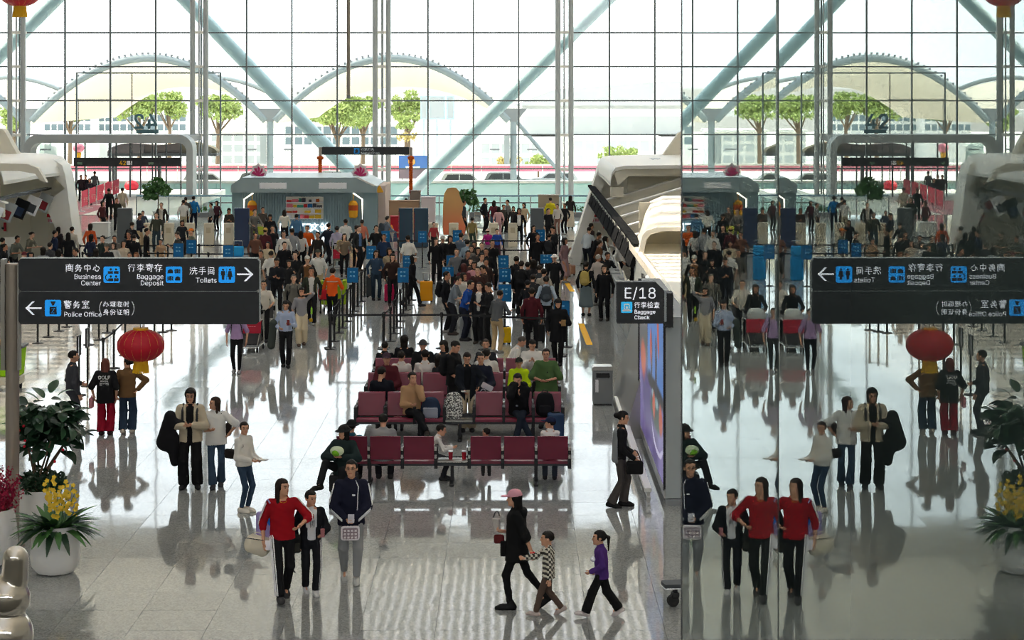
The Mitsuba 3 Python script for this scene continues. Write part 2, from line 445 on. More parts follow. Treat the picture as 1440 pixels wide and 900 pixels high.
YC = 160.0
sc = F / YC
nodes = [(-4 + 342 * k + 40 - 720 + 2) / sc for k in range(-1, 3)]
for k, (xa, xb) in enumerate(zip(nodes[:-1], nodes[1:])):
    where = ('cut by the left edge', 'behind gate 42', 'behind the hanging rod, in the middle')[k]
    c = thing('arched_canopy', 'white membrane canopy on a grey arch ' + where, 'canopy')
    u = np.linspace(0, 1, 41)
    xa, xb = xa + .36, xb - .36
    arc = np.stack([xa + (xb - xa) * u, u * 0 + YC, 4.4 + 5.0 * 4 * u * (1 - u)], 1)
    tb = part(c, 'arch_tube', tube(arc, .31, 12), 'canopy_tube', smooth=True)
    part(tb, 'stud', cat([cbox(arc[i] * (1, 1, 1) + (0, -.1, .40), (.16, .16, .16)) for i in range(2, 39)]), 'mid_grey', kind='stuff')
    rear = np.stack([xa + (xb - xa - .8) * u + .4, u * 0 + 192, 4.4 + 3.6 * 4 * u * (1 - u)], 1)
    w = np.linspace(0, 1, 9)
    g = arc[:, None] * (1 - w)[None, :, None] + rear[:, None] * w[None, :, None]
    g[..., 2] -= (1.3 * np.sin(np.pi * w))[None, :] * (4 * u * (1 - u))[:, None] + .25
    part(c, 'membrane', sheet(g, 41, 9), 'membrane', smooth=True)
    part(c, 'rear_tube', tube(rear, .2, 8), 'canopy_tube', smooth=True)
for k, x in enumerate(nodes[1:4]):
    c = thing('canopy_column', 'grey forked steel column of the arched canopies ' + ('at the far left', 'left of the diagonal brace', 'with a slanted stay')[k], 'column')
    part(c, 'post', rod((x, YC, -2.4), (x, YC, 4.3), .26, 12), 'canopy_tube', smooth=40)
    part(c, 'saddle', prism([(x - 1.1, 5.35), (x + 1.1, 5.35), (x, 4.0)], YC - .2, YC + .2), 'mid_grey')
    part(c, 'lamp_box', box(x - .75, x - .30, YC - .4, YC, .9, 3.2), 'frame_grey')
    for s in (-1, 1):
        part(c, 'floodlight', box(x + s * 1.5 - .4, x + s * 1.5 + .4, YC - .3, YC, 2.0, 2.12), 'mid_grey')
    if k == 2:
        part(c, 'stay', rod((x, YC, 4.6), (x + 5.2, YC, -1.5), .16, 8), 'canopy_tube', smooth=True)


def leaf_cloud(rg, centres, n, size, squash=0.8):
    vs, fs = [], []
    for (cx, cy, cz, rr) in centres:
        k = max(8, int(n * rr * rr))
        d = rg.normal(size=(k, 3))
        d /= np.linalg.norm(d, axis=1, keepdims=True)
        p = d * rr * rg.uniform(.55, 1.0, (k, 1)) * (1, 1, squash) + (cx, cy, cz)
        a = rg.normal(size=(k, 3))
        a /= np.linalg.norm(a, axis=1, keepdims=True)
        b = np.cross(a, rg.normal(size=(k, 3)))
        b /= np.linalg.norm(b, axis=1, keepdims=True)
        s = size * rg.uniform(.6, 1.3, (k, 1))
        v = np.stack([p - a * s, p - b * s * .55, p + a * s, p + b * s * .55], 1)
        o = sum(map(len, vs))
        vs.append(v.reshape(-1, 3))
        q = o + np.arange(k)[:, None] * 4
        fs.append(np.vstack([q + [0, 1, 2], q + [0, 2, 3]]))
    return trimesh.Trimesh(np.vstack(vs), np.vstack(fs), process=False)


def tree(label, px, py_top, py_bot, wpx, Y, m, seed, trunk=True):
    rg = np.random.default_rng(seed)
    s = F / Y
    X, zt, zb, w = (px - 720) / s, H - (py_top - YH) / s, H - (py_bot - YH) / s, wpx / s / 2
    t = thing('tree' if trunk else 'shrub', label, 'tree' if trunk else 'shrub')
    zb -= (zt - zb) * .35 if trunk else 0
    cs = []
    for _ in range(26):
        a, q = rg.uniform(0, 2 * np.pi), rg.uniform(0, 1) ** .6
        k = rg.uniform(-.75, .75)
        cs.append((X + w * .78 * q * math.cos(a) * math.sqrt(1 - .7 * k * k), Y + w * .6 * q * math.sin(a), (zt + zb) / 2 + k * (zt - zb) * .42, min(w, (zt - zb)) * rg.uniform(.2, .36)))
    part(t, 'foliage', leaf_cloud(rg, cs, 190 if w > 2 else 260, .20 if w > 2 else .13), m)
    if not trunk:
        part(t, 'stem', rod((X, Y, -2.4), (X, Y, (zt + zb) / 2), .12, 6), 'bark')
    if trunk:
        base = np.array([X, Y, -2.4])
        part(t, 'trunk', cat([tube([base, (X + .1, Y, zb - 1), (X, Y, zb + .5)], [.28, .2, .12], 7)] + [tube([(X, Y, zb - 1.2), np.array(c[:3])], [.12, .04], 5) for c in cs[:7]]), 'bark')


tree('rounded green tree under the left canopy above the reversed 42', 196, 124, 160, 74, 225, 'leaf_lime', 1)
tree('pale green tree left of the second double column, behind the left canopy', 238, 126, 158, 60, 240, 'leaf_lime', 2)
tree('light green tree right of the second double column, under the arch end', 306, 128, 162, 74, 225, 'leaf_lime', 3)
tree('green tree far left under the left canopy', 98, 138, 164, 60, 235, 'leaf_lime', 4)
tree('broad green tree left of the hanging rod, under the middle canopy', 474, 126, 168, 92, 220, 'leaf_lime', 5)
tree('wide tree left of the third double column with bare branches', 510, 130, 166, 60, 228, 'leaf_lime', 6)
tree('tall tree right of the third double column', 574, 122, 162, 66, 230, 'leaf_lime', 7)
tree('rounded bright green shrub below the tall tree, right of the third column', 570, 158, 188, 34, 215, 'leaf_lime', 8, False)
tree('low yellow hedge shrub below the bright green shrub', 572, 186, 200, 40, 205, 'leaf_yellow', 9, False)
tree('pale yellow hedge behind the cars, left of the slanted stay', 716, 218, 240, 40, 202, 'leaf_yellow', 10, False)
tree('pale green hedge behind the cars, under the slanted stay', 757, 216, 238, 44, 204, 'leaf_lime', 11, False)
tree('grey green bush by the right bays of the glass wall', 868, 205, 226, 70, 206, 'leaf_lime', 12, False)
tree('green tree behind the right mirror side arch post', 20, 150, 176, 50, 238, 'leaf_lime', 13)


def pale_block(label, x0, x1, y0, y1, Y, m, rows, cols, glassm='canopy_tube'):
    s = F / Y
    a, b = at_depth(x0, y1, Y), at_depth(x1, y0, Y)
    t = thing('building', label, 'building')
    part(t, 'wall', box(a[0], b[0], Y, Y + 8, -2.4, b[2]), m)
    part(t, 'roof', box(a[0] - .2, b[0] + .2, Y - .3, Y + 8.2, b[2], b[2] + .25), 'white_paint')
    for i in range(cols):
        for j in range(rows):
            w, h = (b[0] - a[0]) / cols, (b[2] - a[2]) / rows
            part(t, 'window', box(a[0] + w * (i + .12), a[0] + w * (i + .88), Y - .06, Y, a[2] + h * (j + .2), a[2] + h * (j + .85)), glassm)


mat('pale_wall', '#d2d3cf', 0.8)
mat('pale_window', '#66777e', 0.3)
mat('pale_roof', '#a9b0b2', 0.6)
pale_block('long white glazed building under the left canopy', 62, 128, 160, 186, 250, 'pale_wall', 2, 7, 'pale_window')
pale_block('low white pavilion behind the reversed 42', 137, 262, 160, 186, 255, 'pale_wall', 2, 12, 'pale_window')
pale_block('low white building behind the hanging sign', 400, 560, 176, 206, 245, 'pale_wall', 2, 12, 'pale_window')
pale_block('white terminal annex right of the fourth double column', 806, 930, 196, 236, 230, 'pale_wall', 2, 8, 'pale_roof')
pale_block('low white annex right of the middle canopy post', 676, 760, 200, 238, 235, 'pale_wall', 2, 6, 'pale_roof')
pale_block('white bus stop block right of the second double column', 296, 375, 186, 232, 230, 'pale_wall', 3, 5, 'pale_roof')
t = thing('viaduct', 'pale elevated road crossing behind the canopies', 'bridge')
part(t, 'deck', box(-110, 110, 275, 283, 3.0, 3.9), 'pale_wall')
for k in range(-4, 5):
    part(t, 'pier', box(k * 25 - .8, k * 25 + .8, 277, 281, -2.4, 3.0), 'pale_wall')
mat('skyline', '#a8acab', 0.8)
t = thing('building', 'very pale long terminal roof far away on the right of the glass wall', 'building')
part(t, 'wall', box(2, 60, 380, 392, -2, 3.5), 'skyline')
part(t, 'roof', prism([(0, 3.5), (62, 3.5), (55, 7.0), (30, 8.2), (8, 6.6)], 379, 393), 'skyline')

t = thing('notice_frame', 'blue outlined triple display frame outside, right of the third double column', 'sign')
for k, (a, b) in enumerate(((591, 601), (603, 626), (628, 639))):
    p, q = at_depth(a, 168, 210), at_depth(b, 135, 210)
    part(t, 'frame', cat([box(p[0], q[0], 210, 210.2, q[2] - .15, q[2]), box(p[0], q[0], 210, 210.2, p[2], p[2] + .15), box(p[0], p[0] + .13, 210, 210.2, p[2], q[2]), box(q[0] - .13, q[0], 210, 210.2, p[2], q[2])]), 'brace_paint')
    part(t, 'leg', box((p[0] + q[0]) / 2 - .1, (p[0] + q[0]) / 2 + .1, 210, 210.2, -2.4, p[2]), 'brace_paint')
    part(t, 'board', box(p[0] + .13, q[0] - .13, 210.05, 210.15, p[2] + .15, q[2] - .15), 'pale_roof')

t = thing('railing', 'long white road railing with pink banners beyond the cars', 'railing')
for k in range(-22, 23):
    part(t, 'banner', box(k * 3 + .05, k * 3 + 2.95, 196.4, 196.5, -1.25, -.70), 'pink')
part(t, 'rail', box(-67, 67, 196.3, 196.6, -.70, -.55), 'white_paint')
for k in range(-22, 24):
    part(t, 'post', box(k * 3 - .05, k * 3 + .05, 196.4, 196.55, -2.4, -.6), 'white_paint')

t = thing('billboard', 'blue and brown advertising billboard outside, right of the baggage packing sign', 'billboard')
p, q = at_depth(561, 251, 150), at_depth(602, 219, 150)
part(t, 'panel', box(p[0], q[0], 150, 150.2, p[2] + .72, q[2]), cloth('#5578b8'))
part(t, 'picture', box(p[0], q[0], 150, 150.2, p[2], p[2] + .70), cloth('#7c6a72'))
part(t, 'emblem', prism(Polygon(Polygon([(p[0] + .95, q[2] - .45)] + [(p[0] + .95 + .01, q[2] - .45)] + [(p[0] + .96, q[2] - .44)]).centroid.buffer(.28, quad_segs=3)), 149.95, 150), cloth('#d8a05a'))
part(t, 'text_strip', box(p[0] + .5, q[0] - .6, 149.95, 150, p[2] + .78, p[2] + .92), 'white_paint')
part(t, 'leg', cat([box(p[0] + .2, p[0] + .3, 150.05, 150.15, -2.4, p[2]), box(q[0] - .3, q[0] - .2, 150.05, 150.15, -2.4, p[2])]), 'mid_grey')


def car(label, px, Y, c, van=0.0, flip=False):
    X = (px - 720) * Y / F
    t = thing('car', label, 'car', at=(X, Y, -2.35), rot=180 if flip else 0)
    h = 1.5 + van
    body = [(-2.3, .35), (2.3, .35), (2.32, .75), (1.9, .95), (1.1, 1.0), (-2.2, 1.0), (-2.34, .7)]
    cab = [(1.25, .98), (.55, h - .06), (.3, h), (-1.7, h), (-1.95, h - .1), (-2.25, .98)]
    part(t, 'body', cat([prism(Polygon(body).buffer(.05), -.9, .9), prism(Polygon(cab), -.78, .78)]), cloth(c, .35))
    part(t, 'side_windows', cat([prism([(1.0, 1.03), (.45, h - .12), (-.5, h - .1), (-.5, 1.03)], -.80, .80), prism([(-.6, 1.03), (-.6, h - .1), (-1.6, h - .12), (-1.95, 1.03)], -.80, .80)]), 'dark_grey')
    for x in (-1.45, 1.4):
        for s in (-1, 1):
            part(t, 'wheel', rod((x, s * .72, .33), (x, s * .93, .33), .33, 16), 'rubber')
    part(t, 'lamp', box(2.2, 2.36, -.75, .75, .62, .75), 'white_sign')


car('white estate car outside the glass, right of the orange gourd shape', 655, 178, '#c8ccca', .25)
car('grey car outside behind the canopy post', 716, 182, '#8d9494', .15)
car('silver car outside left of the fourth double column', 778, 184, '#b4babb', .05, True)
car('dark grey car outside above the kiosk roof, left half', 372, 180, '#777d7f', .2)
car('white car outside above the kiosk roof, middle', 430, 178, '#d2d4d2', .1, True)
car('silver van outside above the kiosk roof, right half', 482, 180, '#a8aeb0', .35)
car('pale car outside left of the kiosk', 294, 181, '#b9bec0', .1)
# ---------------------------------------------------------------- gate 42 vestibule
YG = 125.0
sg = F / YG


def gx(px):
    return (px - 720) / sg


def gz(py):
    return H - (py - YH) / sg


struct('floor_bridge', box(gx(30), gx(276), 110.4, YW + 6, -.4, 0), 'concrete')
single('carpet', 'pink carpet leading into gate 42 beside the red barriers', 'carpet', box(gx(104), gx(186), 110.5, 124, .0, .012), cloth('#a8787f', 0.9))
t = thing('gate_vestibule', 'grey round cornered entrance portal of gate 42 in front of the glass wall', 'gate')
outer = rrect(gx(33), gx(271), -6, gz(189.5), .9, 8)
inner = rrect(gx(43), gx(262), -6.5, gz(201), .55, 8)
cut = Polygon([(-60, 0), (0, 0), (0, 9), (-60, 9)])
part(t, 'frame', prism(outer.difference(inner).intersection(cut), YG, YG + 1.6), 'frame_grey', smooth=30)
part(t, 'roof', box(gx(42), gx(262), YG + 1.6, YW - .3, gz(201) + .02, gz(192)), 'mid_grey')
part(t, 'glass_side', cat([box(gx(46), gx(46) + .02, YG + 1.6, YW - .3, 0, gz(202))]), 'clear_glass')
for px in (92, 105, 140, 150, 170, 185, 202, 222, 243):
    part(t, 'mullion', box(gx(px) - .04, gx(px) + .04, YG + 3, YG + 3.1, 0, gz(202)), 'mullion')
part(t, 'header', box(gx(98), gx(250), YG + 1.2, YG + 1.5, gz(235), gz(223)), 'sign_black')
n42 = stand_text(latin('42', .26, True), gx(162), YG + 1.19, gz(233), 'l')
part(t, 'number', n42, 'yellow')
part(t, 'door_icon', cat([box(gx(173), gx(178), YG + 1.18, YG + 1.2, gz(233), gz(227)), box(gx(179.5), gx(180.5), YG + 1.18, YG + 1.2, gz(233), gz(227))]), 'white_sign')
for px in (106, 207):
    part(t, 'exit_light', box(gx(px - 3), gx(px + 4), YG + 1.17, YG + 1.2, gz(232.5), gz(229)), cloth('#6f8a76'))
single('gate_number_sign', 'dark blue grey number 42, seen reversed, standing on the roof of gate 42', 'sign',
       cat([stand_text(latin('42', .93, True, .12), gx(203), YW - 1.9, gz(183), 'l', True), box(gx(171), gx(203), YW - 1.95, YW - 1.75, gz(190), gz(184.6)),]), cloth('#5c7d86', .5))

for px, py, rr, lb in ((155, 263, 10, 'round red lantern outside gate 42, left one of the pair at eye level'), (185, 261.5, 10, 'round red lantern outside gate 42, right one of the pair'), (186, 300, 9, 'red lantern shape added for a reflection, low behind the plant at gate 42'), (110.5, 208, 8, 'pinkish red lantern hanging high outside gate 42, by the header')):  # the low third one is an added shape standing in for a reflection
    Y = 137.0
    s = F / Y
    c = at_depth(px, py, Y)
    t = thing('gate_lantern', lb, 'lantern', 'lanterns outside gate 42')
    R = rr / s
    part(t, 'shade', lathe([(R * .35 if abs(a) > 1.3 else R * math.cos(a), R * .8 * math.sin(a)) for a in np.linspace(-1.35, 1.35, 15)], 20, c), 'red' if rr > 8 else 'pink', smooth=True)
    part(t, 'tassel', lathe([(.15, -.4), (.2, 0)], 10, c + (0, 0, -R * .8)), 'gold')
    part(t, 'cord', rod(c + (0, 0, R * .75), (c[0], Y, 8.0 if rr > 8 else 6.2), .02, 5), 'black')
single('lantern_gantry', 'thin dark frame outside gate 42 that carries the lanterns', 'frame', cat([box(-30, -20, 136.95, 137.05, 8.0, 8.1), box(-30, -29.9, 136.95, 137.05, -2.4, 8), box(-20.1, -20, 136.95, 137.05, -2.4, 8), box(-30, -26, 136.95, 137.05, 6.2, 6.25)]), 'mullion')
rg = np.random.default_rng(4)
u = np.linspace(0, 1, 40)
top = gz(225) + .1 + .75 * (np.sin(np.pi * u) ** .5) * (0.8 + .25 * np.sin(u * 9 + .6))
prof = [(gx(101) - .6, 0.2)] + [(gx(101) - .6 + (gx(247) - gx(101)) * 1.08 * a, b) for a, b in zip(u, top)] + [(gx(247) + .3, 0.2)]
t = thing('landscape_rock', 'long dark grey brown awning roof on posts outside gate 42 above the header', 'awning')  # a dark awning top with a lumpy outline, carried on posts
k = 0
for a, b, c in ((0, 13, '#5d585a'), (13, 26, '#57504f'), (26, 39, '#6b6454')):
    p = [(gx(101) - .6 + 7 * 1.08 * u[i], top[i]) for i in range(a, b + 1)]
    part(t, 'boulder', prism([(p[0][0], gz(226))] + p + [(p[-1][0], gz(226))], 139 + k, 140.5 + k), cloth(c))
    k += .2
part(t, 'beam', box(gx(101) - .6, gx(247) + .5, 139, 141, gz(226) - .2, gz(226)), 'dark_grey')
for px in (104, 176, 250):
    part(t, 'support', box(gx(px) - .6, gx(px) - .4, 139.8, 140.2, -2.4, gz(226) - .2), 'dark_grey')
t = thing('barrier', 'row of red banner barriers along the carpet of gate 42', 'barrier')
for k in range(5):
    a, b = at_depth(114 + 11 * k, 0, 113 + 3.2 * k), at_depth(123.5 + 11 * k, 0, 113 + 3.2 * (k + .9))
    p = [[(a[0], a[1], .25), (a[0], a[1], 1.15)], [(b[0], b[1], .25), (b[0], b[1], 1.15)]]
    part(t, 'banner', solid_sheet(p, 2, 2, (0, .03, 0)), cloth('#c64a5c'))
    part(t, 'foot', cat([box(a[0] - .2, a[0] + .2, a[1] - .2, a[1] + .2, 0, .04), rod((a[0], a[1], 0), (a[0], a[1], 1.2), .025, 6)]), 'white_paint')
    part(t, 'marks', stand_text(han('行', .3, .01), a[0] + .12, a[1] + .04, .55), cloth('#e9b9b0'))

# ---------------------------------------------------------------- glass balustrade at the void
t = thing('balustrade', 'long glass balustrade with a blue grey handrail in front of the glass wall', 'railing')
yb = 109.9
spans = [(192, 328), (532, 832)]
for a, b in spans:
    xa, xb = (a - 720) * yb / F, (b - 720) * yb / F
    n = int((xb - xa) / 1.5)
    part(t, 'handrail', rod((xa, yb, 1.08), (xb, yb, 1.08), .05, 8), 'rail_blue')
    for k in range(n + 1):
        x = xa + (xb - xa) * k / n
        part(t, 'post', box(x - .03, x + .03, yb - .03, yb + .03, 0, 1.06), 'frame_grey')
        if k < n:
            part(t, 'glass', sheet([[[x + .05, yb, .08], [x + .05, yb, 1.0]], [[x + (xb - xa) / n - .05, yb, .08], [x + (xb - xa) / n - .05, yb, 1.0]]], 2, 2), 'clear_glass')


def bush(label, px0, px1, y0, y1, Y, m, seed, n=60, size=.09, name='bush', box_h=.25):
    rg = np.random.default_rng(seed)
    s = F / Y
    a, b = (px0 - 720) / s, (px1 - 720) / s
    zt, zb = H - (y0 - YH) / s, max(box_h, H - (y1 - YH) / s)
    t = thing(name, label, 'plant')
    part(t, 'planter', box(a, b, Y - .25, Y + .25, 0, box_h), 'mid_grey')
    k = max(3, int((b - a) / .35))
    cs = [(a + (b - a) * (i + .5) / k, Y + rg.uniform(-.1, .1), (zb + zt) / 2 + rg.uniform(-.1, .1), max(.2, (zt - zb) * rg.uniform(.4, .55))) for i in range(k)]
    part(t, 'foliage', leaf_cloud(rg, cs, n * 8, size), m)
    return t


bush('row of leafy green plants behind the left balustrade, by the people sitting', 272, 312, 290, 305, 108.6, 'leaf_mid', 21)
bush('green plants at the foot of the balustrade right of the orange gourd shape', 660, 676, 292, 306, 108.6, 'leaf_mid', 22)
bush('green spiky plants at the right end of the balustrade by the white island', 806, 830, 290, 306, 108.6, 'leaf_mid', 23)
for lb, px, y0, y1, m, seed in (('tall broad leafed green plant in a pot at gate 42', 222, 248, 296, 'leaf_mid', 31), ('tall leafy plant in a pot behind the orange gourd shape', 652, 262, 300, 'leaf_mid', 32)):
    s = 26.3
    X = (px - 720) / s
    t = thing('potted_plant', lb, 'plant', at=(X, F / s, 0))
    rg = np.random.default_rng(seed)
    part(t, 'pot', lathe([(0, 0), (.2, 0), (.28, .45), (.24, .45), (.22, .38), (0, .38)], 16), 'ceramic', smooth=40)
    part(t, 'stem', tube([(0, 0, .4), (.03, 0, 1.0), (0, 0, 1.5)], [.04, .03, .02], 6), 'bark')
    zt = H - (y0 - YH) / s
    part(t, 'foliage', leaf_cloud(rg, [(rg.uniform(-.55, .55), rg.uniform(-.3, .3), zt - rg.uniform(.3, 1.0), .34) for _ in range(10)], 300, .16), m)

# ---------------------------------------------------------------- check-in islands
YE = 80.0
mat('screen_matt', '#1b1d20', .95, spec=.1)


def PX(pts, Y):
    s = F / Y
    return [((x - 720) / s, H - (y - YH) / s) for x, y in pts]


t = thing('check_in_island', 'cream check-in island on the right with slanted end wall, louvres and hanging screens', 'check-in island')
ew = [(2.2, 0.0), (3.42, 3.85), (3.52, 4.08), (3.75, 4.2), (11, 4.3), (11, 0)]
part(t, 'end_wall', prism(ew, YE, YE + .5), 'warm_white', smooth=30)
part(t, 'end_return', prism([(2.2, 0), (3.42, 3.85), (3.52, 4.08), (3.75, 4.2), (4.1, 4.2), (3.75, 3.6), (2.7, 0)], YE - .9, YE), 'white_paint', smooth=30)
g = []
for x, z, d in ((3.42, 3.6, -.1), (3.46, 3.95, -.3), (3.6, 4.15, -.4), (3.9, 4.22, -.5), (6, 4.27, -1.2), (11, 4.35, -1.6)):
    g.append([(x, 79.9, z), (x + .02, 73.5 + d, z + .03), (x + .06, 70.6 + d, z - .02)])
part(t, 'roof', solid_sheet(g, 6, 3, (.0, 0, .12)), 'white_paint', smooth=40)
part(t, 'fascia', prism([(3.75, 3.62), (4.1, 3.95), (11, 3.95), (11, 4.3), (3.9, 4.2), (3.6, 4.05)], 70.2, 70.5), 'cream', smooth=30)
part(t, 'soffit', box(4.2, 11, 72.4, 72.6, 2.9, 4.2), 'cream_dark')
part(t, 'vent_box', box(3.5, 3.95, 70.4, 71, 3.2, 3.55), 'cream_dark')
part(t, 'fin', prism([(5.85, 4.2), (6.6, 5.25), (6.9, 5.4), (9, 5.4), (9, 4.2)], 79, 79.6), 'cream')
part(t, 'skylight', box(5.2, 8.5, 74, 75.2, 4.3, 4.4), 'frame_grey')
for k, Y in enumerate((71.2, 66.3, 62.0, 58.0, 54.4)):
    x1 = (7.2, 7.2, 6.6, 6.0, 4.2)[k]
    sl = .30
    b = part(t, 'louvre', prism([(3.3, 3.0), (x1, 3.0 + (x1 - 3.3) * sl), (x1, 2.45 + (x1 - 3.3) * sl), (3.3, 2.62)], Y, Y + .30), 'cream')
    part(b, 'edge', prism([(3.25, 3.03), (x1, 3.03 + (x1 - 3.3) * sl), (x1, 2.98 + (x1 - 3.3) * sl), (3.25, 2.98)], Y - .05, Y + .35), 'white_paint')
for k in range(11):
    Y = 52 + 2.55 * k
    m = part(t, 'screen', moved(box(-.06, .06, -1.1, 1.1, -.26, .26), (3.14, Y, 2.72), ry=18), 'screen_matt', label='dark hanging flight screen')
    part(m, 'bracket', cat([box(3.10, 3.16, Y - .7, Y - .62, 2.9, 3.12), box(3.10, 3.16, Y + .62, Y + .7, 2.9, 3.12), box(3.05, 3.2, Y - .75, Y + .75, 3.06, 3.1)]), 'white_paint')
part(t, 'screen_beam', box(3.05, 3.30, 50, 80, 3.08, 3.16), 'screen_matt')
for k in range(9):
    Y = 53.5 + 2.8 * k
    d = part(t, 'desk', cat([box(3.22, 3.28, Y - 1.2, Y + 1.2, 0, 1.12), box(3.16, 3.56, Y - 1.25, Y + 1.25, 1.12, 1.17), box(3.28, 3.5, Y - 1.2, Y - 1.1, 0, 1.12)]), 'frame_grey')
    part(d, 'monitor', moved(box(-.02, .02, -.25, .25, 0, .36), (3.42, Y + .4, 1.24), ry=-15), 'white_paint')
    part(d, 'keyboard', box(3.32, 3.46, Y - .6, Y - .15, 1.17, 1.2), 'mid_grey')
part(t, 'back_wall', box(4.6, 4.75, 53, 79.9, 0, 2.5), 'cream')
nb = part(t, 'notice', box(*[v for v in (PX([(831.5, 0)], YE)[0][0], PX([(843.5, 0)], YE)[0][0])], YE - .03, YE - .001, PX([(0, 313.5)], YE)[0][1], PX([(0, 300.5)], YE)[0][1]), 'white_sign', label='red and white safety notice')
part(nb, 'heading', box(PX([(832, 0)], YE)[0][0], PX([(843, 0)], YE)[0][0], YE - .05, YE - .03, PX([(0, 305)], YE)[0][1], PX([(0, 300.7)], YE)[0][1]), 'red')
for c in (834, 838, 841):
    part(nb, 'drawing', box(PX([(c - 1, 0)], YE)[0][0], PX([(c + 1, 0)], YE)[0][0], YE - .045, YE - .03, PX([(0, 311.5)], YE)[0][1], PX([(0, 307.5)], YE)[0][1]), 'pink')
part(t, 'fire_box', box(PX([(848, 0)], YE)[0][0], PX([(855, 0)], YE)[0][0], YE - .1, YE, PX([(0, 321)], YE)[0][1], PX([(0, 312)], YE)[0][1]), 'red')

t = thing('island_portal', 'cream rounded end portal of the right island behind the E/18 sign', 'portal')
secs = [(52.2, [(3.25, 3.03), (3.5, 3.85), (3.62, 4.1), (3.95, 4.24), (10, 4.3)]), (50.6, [(3.2, 3.03), (3.38, 3.8), (3.5, 4.0), (3.85, 4.12), (10, 4.16)]), (48.9, [(3.1, 3.03), (3.22, 3.55), (3.32, 3.68), (3.6, 3.76), (10, 3.78)]), (48.5, [(3.07, 3.0), (3.18, 3.48), (3.28, 3.6), (3.55, 3.68), (10, 3.7)])]
g = [[(x, Y, z) for Y, pr in secs for x, z in [pr[i]]] for i in range(5)]
gi = np.array(g, float)
uu = np.linspace(0, 4, 21)
gs = np.stack([[np.interp(uu, range(5), gi[:, j, c]) for c in range(3)] for j in range(4)], 0).transpose(2, 0, 1)
part(t, 'hood', solid_sheet(gs, 21, 4, (.10, .0, -.10)), 'warm_white', smooth=40)
part(t, 'recess', box(3.3, 10, 51.6, 51.75, 3.03, 4.1), 'cream_dark')
part(t, 'roof_slab', box(3.2, 10, 37, 51.6, 2.9, 3.03), 'warm_white')
part(t, 'roof_edge', prism([(3.06, 2.86), (3.06, 3.04), (3.14, 3.09), (3.24, 3.03), (3.24, 2.86)], 37, 52), 'warm_white', smooth=30)
for k in range(5):
    part(t, 'side_panel', box(3.16, 3.24, 37.05 + 2.9 * k, 37.05 + 2.9 * k + 2.86, 0, 2.85), 'frame_grey')
part(t, 'slanted_leg', prism([(2.25, 0), (3.05, 2.75), (3.15, 2.85), (3.15, 0)], 40.2, 45.6), 'steel', smooth=False)
part(t, 'vent', box(3.12, 3.16, 43, 48, 2.2, 2.6), 'dark_grey')

# left island, the same kind of thing the other way round
t = thing('check_in_island', 'white check-in island at the left edge with slanted leg and tilted hanging screens', 'check-in island')
leg = PX([(121, 368), (104.5, 245), (100, 230), (88, 222), (82, 240), (104, 262), (76, 283), (112, 368)], YE)
part(t, 'leg', prism(leg, YE - 1.6, YE - .2), 'white_paint', smooth=30)
part(t, 'end_wall', prism(PX([(118, 370), (100, 245), (-60, 245), (-60, 370)], YE), YE, YE + .4), 'cream')
g = []
for x, z, d in ((-17.75, 3.6, 0), (-17.85, 3.95, 0), (-18.1, 4.2, -.1), (-18.7, 4.3, -.3), (-22, 4.4, -.5), (-30, 4.4, -.5)):
    g.append([(x, 80, z), (x - .15, 75 + d, z + .03), (x - .5, 71.5 + d, z - .02)])
part(t, 'roof', solid_sheet(g, 6, 3, (0, 0, .12)), 'white_paint', smooth=40)
part(t, 'fascia', prism(PX([(60, 254), (52, 244), (30, 240), (-90, 240), (-90, 228), (40, 230), (56, 236), (68, 256)], 71.3), 71.0, 71.3), 'cream', smooth=30)
part(t, 'soffit', box(-30, -18.9, 73.4, 73.6, 2.8, 4.2), 'cream_dark')
part(t, 'fin', prism(PX([(-40, 180), (6, 181), (10, 184), (33, 226), (-40, 226)], 79), 78.6, 79.2), 'cream')
part(t, 'skylight', box(-26, -20.5, 75, 76.4, 4.42, 4.5), 'frame_grey')
for k, Y in enumerate((71.6, 67.5)):
    b = part(t, 'louvre', prism([(-18.3, 2.9), (-30, 6.2), (-30, 5.7), (-18.3, 2.4)], Y, Y + .3), 'cream')
    part(b, 'edge', prism([(-18.2, 2.93), (-30, 6.25), (-30, 6.2), (-18.2, 2.88)], Y - .05, Y + .35), 'white_paint')
for k in range(7):
    Y = 68.6 + 1.9 * k
    tw = T().translate([-18.35, Y, 2.55]).rotate([0, 1, 0], 22).rotate([1, 0, 0], -14)
    m = part(t, 'screen', box(-.25, .25, -.03, .03, -.36, .36), ('screen_matt', 'white_sign', 'frame_grey')[k % 3], tw=tw, label='tilted hanging screen')
    part(m, 'frame', box(-.28, -.25, -.05, .05, -.38, .38), 'white_paint', tw=tw)
    part(m, 'content', box(-.16, .16, -.034, -.03, -.28, .05), cloth(('#31405a', '#4a4f58', '#8a2f38')[k % 3]), tw=tw)
part(t, 'screen_beam', box(-18.8, -18.5, 66, 80, 2.98, 3.06), 'dark_grey')
YF = YE


def fx(px):
    return (px - 720) * YF / F


def fz(py):
    return H - (py - YH) * YF / F


